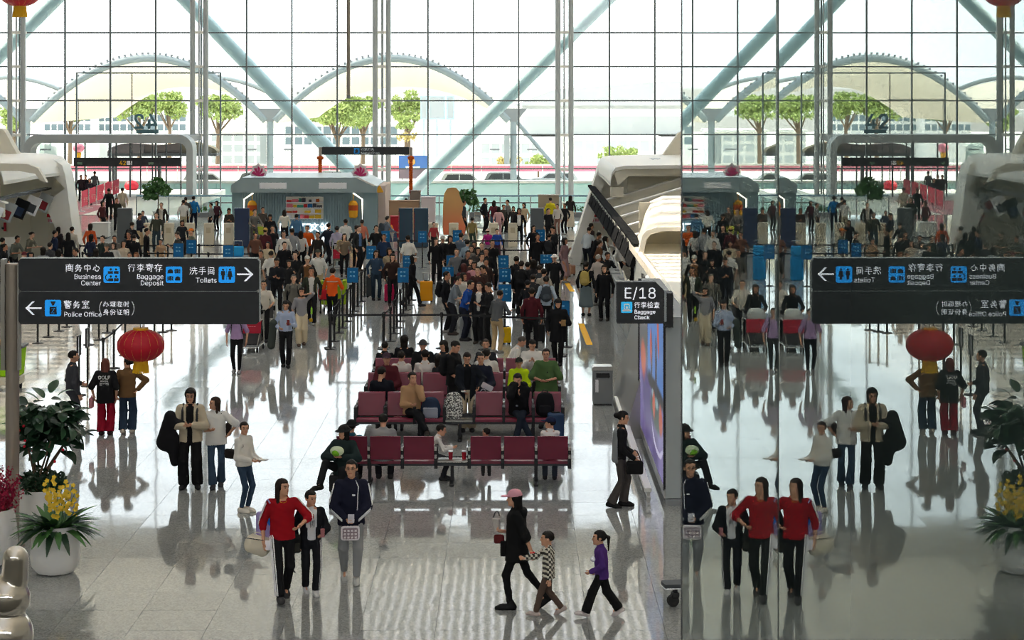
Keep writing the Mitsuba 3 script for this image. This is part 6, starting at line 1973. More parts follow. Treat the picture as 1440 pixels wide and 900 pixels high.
mat('checked_knit', '#888888', .85, spec=.2)
scene['checked_knit']['nested']['base_color'] = proc(checks)
tn = dict(fL=(.07, .26, .08), fR=(-.07, -.28, .14), pR=28, pL=-6, hR=(-.10, .50, 1.16), hL=(.22, -.02, .78), gripR='grip')
t, J = hero('little boy in a checked cardigan led by the woman in the pink cap', 771, 865, 1.10, -90, 'stand', tune=tn, top='#aa9f8c', bottom='#57473e', inner='#dddbd6', open=.06, hem=-.12, ease=.02, topname='cardigan', leg='normal', shoes='#b8aaa4', shoescale=1.15, handscale=1.1, hair='buzz', hairc='#16110e', headscale=1.30)
for k in list(scene):
    if k.startswith(t + '__cardigan'):
        scene[k] = {**scene[k], 'bsdf': {'type': 'ref', 'id': 'checked_knit'}}
tn = dict(fL=(.07, .34, .08), fR=(-.07, -.36, .14), pR=30, pL=-10, hL=(.19, .22, .95), hR=(-.20, .10, .90), lean=.02)
t, J = hero('little girl with a ponytail in a purple sweatshirt, last of three walking left', 846, 867, 1.13, -90, 'stand', tune=tn, top='#4b2c73', bottom='#0e0e10', leg='wide', ease=.022, hem=-.12, shoes='#c4bab8', shoescale=1.2, hair='pony', hairc='#120e0d', headscale=1.28)
part(t, 'pompom', trimesh.creation.icosphere(2, .055).apply_translation(J['neck'] + (.06, -.155, -.26)), 'white_sign', smooth=True)

# woman by the advertising wall
tn = dict(fL=(.09, .06, .08), fR=(-.08, -.14, .09), pR=10, hR=(-.16, .26, .90), hL=(.16, .22, .95), look=0, nod=10, lean=.03)
t, J = hero('woman with a bun in a grey and black top beside the advertising rail', 871, 713, 1.62, 84, 'stand', tune=tn, top='#16171a', bottom='#45403f', leg='flare', hair='bun', hairc='#120e0d', shoes='#121214', ease=.005, hem=-.04)
part(t, 'vest_panel', nets(lambda X, Y, Z: smax(oval(J['hip'] - J['sp'] * .03, J['hip'] + J['sp'] * .40, .193, .138, .193, .140, (1, 0, 0))(X, Y, Z), .02 - Y, .01), J['hip'] + (-.3, -.3, -.1), J['neck'] + (.3, .3, .0), .014), cloth('#85898b'), smooth=True)
m = J['wrR']
b = held(t, 'handbag', 'black handbag on the arm of the woman beside the advertising rail', 'bag', soft_box(m + (-.02, -.02, -.16), (.10, .30, .24), .04), '#111214')
part(b, 'handle', handle_loop(m + (-.02, -.13, -.05), m + (-.02, .09, -.05), .20, .01), 'black')

# the couple and the small woman on the left
tn = dict(hL=(.05, .24, 1.12), hR=(-.08, .24, 1.10), eL=(.8, -.5, -.4), eR=(-.8, -.5, -.4), fL=(.12, .02, .08), fR=(-.11, .05, .08), nod=8, yawL=10, yawR=-10)
t, J = hero('tall person with glasses in a beige jacket and wide black trousers carrying a dark coat', 268, 686, 1.75, 2, 'stand', tune=tn, top='#c3b69e', bottom='#101013', inner='#141416', open=.045, hem=-.10, ease=.035, topname='jacket', leg='wide', hair='bob', hairc='#14100e', shoes='#1d1d20', shoescale=1.08)
glasses(t, J, tn)
for s in (-1, 1):
    part(t, 'pack_strap', tube([J['neck'] + np.array([s * .115, .08, -.06]), J['neck'] + np.array([s * .12, .0, .012]), J['neck'] + np.array([s * .125, -.12, -.10]), J['neck'] + np.array([s * .125, -.15, -.30])], .020, 6), 'black')
m = J['elR']
held(t, 'coat', 'dark coat draped over the arm of the tall person in the beige jacket', 'coat', nets(join([oval(m + (-.06, .0, .16), m + (-.14, .02, -.28), .10, .13, .16, .16, (1, 0, 0)), oval(m + (-.02, -.04, -.2), m + (.02, .02, -.62), .12, .10, .08, .09, (1, 0, 0)), cone(J['wrR'] + (0, .06, 0), m + (0, 0, .05), .07, .09)], .08), m + (-.5, -.35, -.85), m + (.4, .35, .4), .016), '#16161a', True)
tn = dict(hL=(.24, .02, 1.0), eL=(1, .5, 0), hR=(-.10, .16, 1.10), fL=(.08, -.14, .10), fR=(-.05, .12, .08), pL=14, look=-62, tilt=6, lean=.0, side=-.02)
t, J = hero('woman in a white shirt and blue flared jeans leaning to the beige jacket', 304, 685, 1.60, 4, 'stand', tune=tn, top='#d5d4d0', bottom='#34475c', leg='flare', hair='long', hairc='#33241c', sleeve=.45, hem=-.09, ease=.03, shoes='#3a3b40')
b = held(t, 'shoulder_bag', 'brown black shoulder bag behind the woman in the white shirt', 'bag', soft_box(J['hip'] + (.22, .10, .17), (.12, .22, .24), .05), '#241d1b')
part(b, 'strap', tube([J['neck'] + (.12, -.08, -.04), J['neck'] + (.13, .02, .005), J['neck'] + (.18, .12, -.12), J['hip'] + (.22, .10, .28)], .010, 6), cloth('#241d1b'))
tn = dict(hL=(.12, .25, 1.0), hR=(-.09, .24, 1.01), eL=(.5, -.8, -.5), fL=(.08, .02, .08), fR=(-.07, .0, .08), look=-35, lean=-.01)
t, J = hero('small woman in a white top and blue jeans with a shoulder bag, facing right', 343, 720, 1.50, 58, 'stand', tune=tn, top='#d9d5cd', bottom='#2c3f55', leg='slim', hair='pony', hairc='#1c1411', hem=-.02, ease=.015, shoes='#d8d2c6')
b = held(t, 'shoulder_bag', 'small black quilted bag at the hip of the woman in the white top', 'bag', soft_box(J['hip'] + (-.12, .20, .20), (.12, .30, .18), .04), '#221d1b')
part(b, 'chain', tube([J['hip'] + (-.14, .20, .28), J['neck'] + (-.13, .10, -.10), J['neck'] + (-.12, -.02, .0), J['neck'] + (-.13, -.11, -.16), J['hip'] + (-.18, .05, .25)], .006, 5), cloth('#6e625a'))
m = (J['wrL'] + J['wrR']) / 2
held(t, 'leaflet', 'folded white leaflet in the hands of the small woman in white', 'paper', soft_box(m + (.02, -.16, .02), (.12, .22, .02), .006), '#d6d4cc')

# three people with their backs turned at the left
tn = dict(hR=(-.24, .02, .84), hL=(.26, .02, .86), fL=(.09, .0, .08), fR=(-.09, .05, .08))
t, J = hero('auburn haired woman in a black T-shirt lettered GOLF and red trousers, seen from behind', 148, 612, 1.56, 180, 'stand', tune=tn, top='#141417', bottom='#8c0c26', leg='wide', hair='long', hairc='#6a3a33', sleeve=.5, hem=-.18, ease=.03, shoes='#2c1c1c')
for txt, hh, z in (('GOLF', .074, 1.262), ('ACROSS', .030, 1.205), ('THE POND', .030, 1.15)):
    part(t, 'back_print', stand_text(latin(txt, hh, True, .03), 0, .118, z, 'c', True), cloth('#d8d8da'))
part(t, 'print_line', box(-.10, .10, .12, .146, 1.125, 1.132), cloth('#d8d8da'))
m = J['wrL']
b = held(t, 'handbag', 'pink handbag at the left hand of the woman in the GOLF shirt', 'bag', soft_box(m + (.05, 0, -.14), (.08, .22, .24), .03), '#c07f86')
part(b, 'handle', handle_loop(m + (.05, -.06, -.04), m + (.05, .06, -.04), .06), cloth('#c07f86'))
tn = dict(hR=(-.25, -.02, 1.0), eR=(-1, .6, .1), hL=(.26, .05, .86), fL=(.09, -.06, .10), fR=(-.09, .06, .08), pL=12, look=55)
t, J = hero('person in a mustard brown sweater and jeans, hand on hip, seen from behind', 179, 610, 1.56, 180, 'stand', tune=tn, top='#6d5033', bottom='#27374a', leg='wide', hair='bun', hairc='#17110f', ease=.025, hem=-.08, shoes='#b7ada0')
b = held(t, 'handbag', 'dark red handbag between the two women seen from behind', 'bag', soft_box(J['wrL'] + (.06, 0, -.10), (.08, .2, .22), .03), '#7b1a2c')
tn = dict(hR=(-.25, .06, .84), hL=(.2, .22, 1.0), fL=(.09, .06, .08), fR=(-.09, -.05, .08))
t, J = hero('man in a dark grey sweater in profile behind the fiddle leaf tree', 102, 612, 1.72, 118, 'stand', tune=tn, top='#3a3b41', bottom='#3b3c42', leg='normal', ease=.012, shoes='#222225', hair='buzz')

# mid-distance walkers in the left aisle
tn = dict(hL=(.26, .06, .84), hR=(-.26, .03, .84), fL=(.07, .05, .08), fR=(-.08, -.08, .09))
t, J = hero('woman in a lilac T-shirt and black trousers walking towards the camera below the sign end', 333, 525, 1.60, 0, 'stand', tune=tn, top='#a88bb4', bottom='#121317', leg='slim', hair='pony', neck=.062, sleeve=.45, hem=.0, shoes='#8f8d90', res=.016)
for s in (-1, 1):
    part(t, 'strap', tube([J['neck'] + np.array([s * .11, -.02, 0]), J['neck'] + np.array([s * .12, -.12, -.12]), J['hip'] + np.array([s * .16, -.06, .15])], .012, 5), 'black')
tn = dict(hL=(.10, .28, 1.12), hR=(-.16, .20, 1.02), fL=(.06, .12, .08), fR=(-.07, -.10, .10), nod=24, pR=15)
t, J = hero('man in a pale blue shirt looking at a phone, dark jacket over the arm', 402, 516, 1.68, 6, 'stand', tune=tn, top='#a9b6cf', bottom='#15161a', leg='normal', hair='short', hem=.02, shoes='#1a1a1c', res=.016)
held(t, 'coat', 'dark grey jacket over the arm of the man in the pale blue shirt', 'coat', nets(oval(J['elR'] + (-.04, -.02, .05), J['elR'] + (-.10, .0, -.52), .10, .12, .10, .14, (1, 0, 0)), J['elR'] + (-.35, -.3, -.75), J['elR'] + (.25, .3, .3), .02), '#3d4440', True)
held(t, 'phone', 'red phone of the man in the pale blue shirt', 'phone', soft_box(J['wrL'] + (-.04, -.12, .06), (.07, .02, .14), .006), '#7d3a3c')
tn = dict(hL=(.10, .16, 1.52), hR=(-.24, .06, .84), eL=(1, -.4, -.2), fL=(.07, -.10, .10), fR=(-.07, .10, .08))
t, J = hero('woman in a grey T-shirt shading her face, with beige trousers, walking towards the camera', 424, 486, 1.58, 4, 'stand', tune=tn, top='#8f8e93', bottom='#cdbfa4', leg='wide', hair='bob', neck=.062, sleeve=.45, hem=-.02, shoes='#5a4a40', res=.018)
held(t, 'yellow_pouch', 'yellow pouch at the side of the woman in grey', 'bag', soft_box(J['wrR'] + (.52, -.02, -.08), (.10, .08, .10), .02), '#c79a1e')
held(t, 'green_bottle', 'green bottle of the woman in grey', 'bottle', lathe([(0, 0), (.03, 0), (.03, .16), (.012, .19), (.012, .22), (0, .22)], 12).apply_translation(J['wrR'] + (.54, -.06, .10)), '#8fc23a', 30)

# ---------------------------------------------------------------- people on and around the benches
HR = .021


def seated(label, unit, row, facing, h=1.68, pose='sit', dy=0, dx=0, **kw):
    """unit: seat position along the row; facing 0 sits facing the camera, 180 away from it"""
    k = h / 1.7
    y = row + (-.20 if facing == 0 else .20) + dy
    tune = {'hip': .545 / k, **kw.pop('tune', {})}
    return person(label, (-1.06 + .595 * unit + dx, y), facing + kw.pop('turn', 0), h, pose, tune=tune, res=kw.pop('res', HR), **kw)


tn = dict(hip=.45, fL=(.10, .40, .08), fR=(-.22, .62, .26), kR=(-.3, 1, .4), yawR=-30, hL=(.10, .28, .72), hR=(-.06, .30, .72), look=-30, nod=6, eL=(.9, -.2, -.3), eR=(-.9, -.2, -.3))
t, J = person('woman in a dark bucket hat sitting cross legged left of the front bench', (-2.93, 34.72), -18, 1.62, 'stand', tune=tn, top='#1b2a2a', bottom='#17181b', hair='bob', hairc='#14110f', cap='bucket', capc='#1d2021', hem=-.12, ease=.04, leg='normal', shoes='#15140f', res=.013), None
J = t[1]
t = t[0]
m = (J['wrL'] + J['wrR']) / 2
b = held(t, 'snack_cup', 'clear bag with lime green contents in the lap of the woman in the bucket hat', 'bag', nets(ell(m + (.0, -.08, .13), (.13, .10, .09)), m + (-.2, -.25, -.05), m + (.2, .15, .3), .014), '#c9d6b4', True)
part(b, 'green_filling', nets(ell(m + (.0, -.11, .11), (.085, .09, .07)), m + (-.2, -.25, -.05), m + (.2, .15, .3), .014), cloth('#76b62a'), smooth=True)
seated('person in a black knitted hat and teal jacket on the front bench, seen from behind', -3.05, RA, 180, 1.60, top='#1d4f66', bottom='#1a1b20', cap='bucket', capc='#101113', hair='short', tune=dict(hip=.40))
seated('person in a grey hoodie on the front bench, slumped, seen from behind', -2.1, RA, 180, 1.66, top='#8a8a8c', bottom='#23242a', ease=.04, tune=dict(lean=.05, nod=10, hip=.46), hair='short', hairc='#1b1815')
t, J = person('child in a white long sleeved shirt leaning on the low table of the front bench', (-1.44, 35.95), 96, 1.20, 'stand', tune=dict(hip=.62, lean=.16, fL=(.10, .30, .08), fR=(-.10, .25, .08), hL=(.12, .52, .80), hR=(-.08, .50, .82), nod=15), top='#d8d5d0', bottom='#26272d', hair='short', headscale=1.25, res=.014)
for k, (x, c1, lb) in enumerate(((-.86, '#a01c2c', 'red drink cup on the low table, right one'), (-1.10, '#93202e', 'red drink cup held by the child at the low table'))):
    t = thing('drink_cup', lb, 'cup', at=(x, RA + .22, .43))
    part(t, 'cup', lathe([(0, 0), (.032, 0), (.042, .13), (0, .13)], 16), cloth(c1, .4), smooth=40)
    part(t, 'lid', lathe([(0, .13), (.045, .13), (.043, .155), (0, .16)], 16), 'white_sign', smooth=40)
seated('black haired child on the front bench, only the top of the head showing', 1.0, RA, 180, .90, tune=dict(look=60), top='#8a2f35', bottom='#333333', hair='short', headscale=1.3, res=.02)
seated('child in a navy cap on the front bench at the right', 2.93, RA, 180, 1.32, top='#e0ddd8', bottom='#333a44', cap='cap', capc='#18223e', hair='short', headscale=1.15, res=.02, tune=dict(look=70))
t, J = seated('man in a tan sweater sitting cross legged on the second bench, hand at the chin', -1.6, RB, 0, 1.70, tune=dict(hip=.56, lean=.03, hL=(.06, .24, 1.10), hR=(-.06, .30, .74), fL=(.12, .42, .08), fR=(.22, .55, .26), kR=(.05, 1, .5), look=20, eL=(.5, .1, -1)), top='#b08a66', bottom='#14161a', hair='bun', hairc='#1b1512', ease=.02, shoes='#2a2522', turn=10)
part(t, 'watch', lathe([(.034, -.01), (.04, 0), (.034, .01)], 14).apply_translation(J['wrL'] + (0, 0, -.02)), 'black')
t = thing('backpack', 'blue and grey backpack standing on a seat of the second bench', 'backpack', at=(-1.06 - .595 + .02, RB - .28, .43))
a, b, hd = backpack_mesh(.40, .42, .24)
part(t, 'body', a, cloth('#26344a'), smooth=True)
part(t, 'front_panel', soft_box((0, -.11, .13), (.30, .06, .22), .03), cloth('#8d93a0'))
part(t, 'loop', hd, 'black')
t, J = seated('man in a black hooded jacket resting his head on his hand on the second bench', 1.95, RB, 0, 1.72, tune=dict(hip=.56, lean=.14, hR=(-.02, .32, 1.14), hL=(.05, .26, .92), fL=(.0, .50, .08), fR=(.28, .40, .12), kR=(.2, 1, .4), nod=22, eR=(-.5, .2, -1)), top='#0e0f11', bottom='#1c2530', hair='short', ease=.04, shoes='#1d1d20', dx=.04, turn=-8)
part(t, 'hood', nets(oval(J['neck'] + (-.10, .09, .0), J['neck'] + (.10, .09, .0), .10, .09, .10, .09, (0, 1, 0)), J['neck'] + (-.3, -.1, -.2), J['neck'] + (.3, .3, .2), .016), cloth('#0d0e10'), smooth=True)
part(t, 'patch', soft_box(J['elL'] + (-.12, -.09, .0), (.05, .03, .03), .01), 'mid_grey')
t = thing('backpack', 'slim black backpack hanging over the back of the last seat of the second bench', 'backpack', at=(-1.06 + .595 * 2.9, RB - .16, .47))
a, b, hd = backpack_mesh(.36, .50, .16)
part(t, 'body', a, cloth('#131417'), smooth=True)
part(t, 'front_pocket', b, cloth('#1b1c20'), smooth=True)
part(t, 'strap', tube([(-.08, 0, .42), (-.04, .06, .50), (.04, .06, .5), (.08, 0, .42)], .012, 6), 'black')
t = thing('backpack', 'black and white marbled backpack on the low table of the second bench', 'backpack', at=(-1.17, RB - .30, .43))
a, b, hd = backpack_mesh(.36, .56, .22)


def marble(p, n, uv):
    return mix((0.62, 0.62, 0.58), (0.05, 0.05, 0.05), smoothstep(.47, .53, fbm(p.x * 42, p.y * 42, p.z * 42)))


mat('marbled', '#888888', .7)
scene['marbled']['nested']['base_color'] = proc(marble)
part(t, 'body', a, 'marbled', smooth=True)
part(t, 'front_pocket', b, 'marbled', smooth=True)
part(t, 'loop', hd, 'black')
RB2, RC2 = RB + .32, RC + .32
seated('man in a navy jacket seen from behind, left end of the second bench', -2.7, RB2, 180, 1.72, top='#10141f', bottom='#16171b', ease=.03, tune=dict(look=-30, nod=10))
seated('small child with dark hair lying against the man in the navy jacket', -2.15, RB2, 180, 1.0, top='#d8a8b0', bottom='#555555', headscale=1.35, res=.02, tune=dict(hip=.62, look=-70))
t, J = person('standing man in a black T-shirt with a dark backpack looking at papers between the benches', (-1.24, 41.95), 66, 1.74, 'stand', tune=dict(hL=(.10, .24, .92), hR=(-.14, .26, .90), nod=22, lean=.02), top='#141518', bottom='#131417', hair='buzz', sleeve=.45, ease=.02, hem=-.1, res=.014)
worn(t, J, 'back', 'dark backpack of the standing man in the black T-shirt', '#17191d', '#1f2228')
held(t, 'papers', 'sheets of paper in the hand of the standing man in black', 'paper', soft_box(J['wrR'] + (.04, -.14, -.02), (.16, .20, .012), .004), '#b9b8b4')
t, J = person('standing woman in a dark navy cardigan and beige trousers looking down at papers', (-.93, 41.05), 8, 1.62, 'stand', tune=dict(hL=(.24, .24, .98), hR=(-.10, .26, .92), nod=24, eL=(.8, -.3, -.4)), top='#141a22', bottom='#c5b69c', inner='#0f1216', open=.05, hem=-.24, ease=.04, topname='cardigan', leg='wide', hair='bun', hairc='#1d1512', res=.014)
held(t, 'ticket', 'white tickets in the right hand of the woman in the cardigan', 'paper', soft_box(J['wrR'] + (-.02, -.12, .0), (.10, .14, .012), .004), '#c4c2bf')
b = held(t, 'paper_bag', 'white paper carrier bag hanging from the arm of the woman in the cardigan', 'bag', soft_box(J['wrL'] + (.08, -.08, -.30), (.36, .16, .30), .008), '#d9dadd')
part(b, 'handle', handle_loop(J['wrL'] + (-.02, -.10, -.16), J['wrL'] + (.16, -.10, -.16), .14), 'white_sign')
held(t, 'magazine', 'white folded magazine in the left hand of the woman in the cardigan', 'paper', moved(soft_box((0, 0, 0), (.26, .02, .12), .008), J['wrL'] + (.16, -.10, .02), ry=28), '#cfcfd2')
t, J = person('standing woman in a loose green T-shirt behind the second bench', (.71, 41.5), -6, 1.64, 'stand', tune=dict(hL=(.08, .26, 1.06), hR=(-.08, .26, 1.05), eL=(1, -.3, -.3), eR=(-1, -.3, -.3), look=4), top='#48653a', bottom='#2a2b2e', hair='bun', hairc='#1f1613', neck=.068, sleeve=.48, hem=-.22, ease=.055, flare=.03, fat=1.08, res=.014)
part(t, 'strap', tube([J['neck'] + (.10, -.06, -.01), J['neck'] + (.04, -.165, -.22), J['hip'] + (-.13, -.16, .12), J['hip'] + (-.2, -.02, .06)], .010, 6), 'black')
b = held(t, 'bag', 'black bag at the hip of the woman in green', 'bag', soft_box(J['hip'] + (-.24, .0, -.02), (.12, .2, .22), .05), '#121214')
seated('man in a maroon sweatshirt and maroon cap on the third bench, facing the camera', -2.75, RC, 0, 1.74, top='#4d1721', bottom='#1c1d22', cap='cap', capc='#3c2a36', hair='short', hairc='#333333', ease=.04, fat=1.1)
seated('man in a navy sweatshirt with a white chest mark on the third bench', -.05, RC, 0, 1.74, dx=.42, top='#171c2e', bottom='#20222a', hair='buzz', ease=.03)
seated('child in a neon yellow jacket and dark cap on the third bench', 2.0, RC, 0, 1.52, top='#b4cf12', bottom='#23252b', cap='cap', capc='#22251f', hair='short', ease=.04, dx=.02)
seated('person with black hair on the bench behind the third row, seen from behind, left', -2.2, RC2, 180, 1.64, top='#cfcac6', bottom='#222222', tune=dict(look=-20), dx=-.05)
seated('man in a white T-shirt on the bench behind the third row, seen from behind', -1.55, RC2, 180, 1.70, dx=.08, top='#d5d2ce', bottom='#222222', tune=dict(look=10))
seated('child with dark hair on the bench behind the third row', -.85, RC2, 180, 1.45, top='#24262c', bottom='#222222', hair='bob', dx=-.05)
seated('man in a white hoodie on the bench behind the third row, seen from behind', 1.0, RC2, 180, 1.76, dx=-.1, top='#cbc9c5', bottom='#222222', ease=.05)
seated('person in a black coat and grey knitted hat on the farthest bench', -1.7, RD, 0, 1.70, top='#131417', bottom='#16171b', cap='bucket', capc='#3a3d40', ease=.04, dx=.05)
seated('woman with black hair and a dark backpack on the farthest bench, head bowed', -1.0, RD, 0, 1.66, top='#23262c', bottom='#16171b', hair='bob', tune=dict(nod=20, look=-40), dx=.1)
t, J = person('person with black hair behind the farthest bench, left, seen from behind', (-2.50, 46.2), 180, 1.66, 'sit', tune=dict(hip=.56), top='#15161a', bottom='#16171b', hair='bob', res=.02)
t, J = person('another dark haired person behind the farthest bench, head low', (-2.95, 46.2), 180, 1.55, 'sit', tune=dict(hip=.50), top='#15161a', bottom='#16171b', hair='short', res=.02)
seated('man in a dark vest over a white shirt on the farthest bench, facing the camera', .78, RD, 0, 1.74, top='#23262c', bottom='#1c1d22', hair='short', hairc='#3a2d25', open=.05, inner='#cfcfcf', topname='vest', sleeve=.3)
t, J = person('grey haired man in a white shirt bent forward behind the farthest bench', (-.10, 46.4), 100, 1.68, 'sit', tune=dict(hip=.56, lean=.26, nod=30), top='#d6d3cd', bottom='#c3b79f', hair='buzz', hairc='#4a4541', res=.018)
seated('man in a white jacket with a dark collar reading on the farthest bench, right end', 2.55, RD, 0, 1.74, pose='sitphone', top='#cfcdc9', bottom='#1c1d22', hair='short', ease=.05, tune=dict(nod=30))
tn = dict(hL=(.14, .20, 1.10), hR=(-.27, .08, .88), fL=(.06, .12, .08), fR=(-.08, -.16, .12), pR=20)
t, J = hero('woman in a black coat and cap walking towards the camera right of the queue', 785, 513, 1.68, -6, 'stand', tune=tn, top='#111216', bottom='#101114', leg='normal', hair='bob', cap='cap', capc='#15161a', hem=-.30, ease=.03, flare=.03, shoes='#141416', res=.016)
held(t, 'folder', 'tan folder in the hand of the walking woman in the black coat', 'folder', soft_box(J['wrL'] + (.02, -.12, .02), (.12, .03, .16), .008), '#9a7b52')
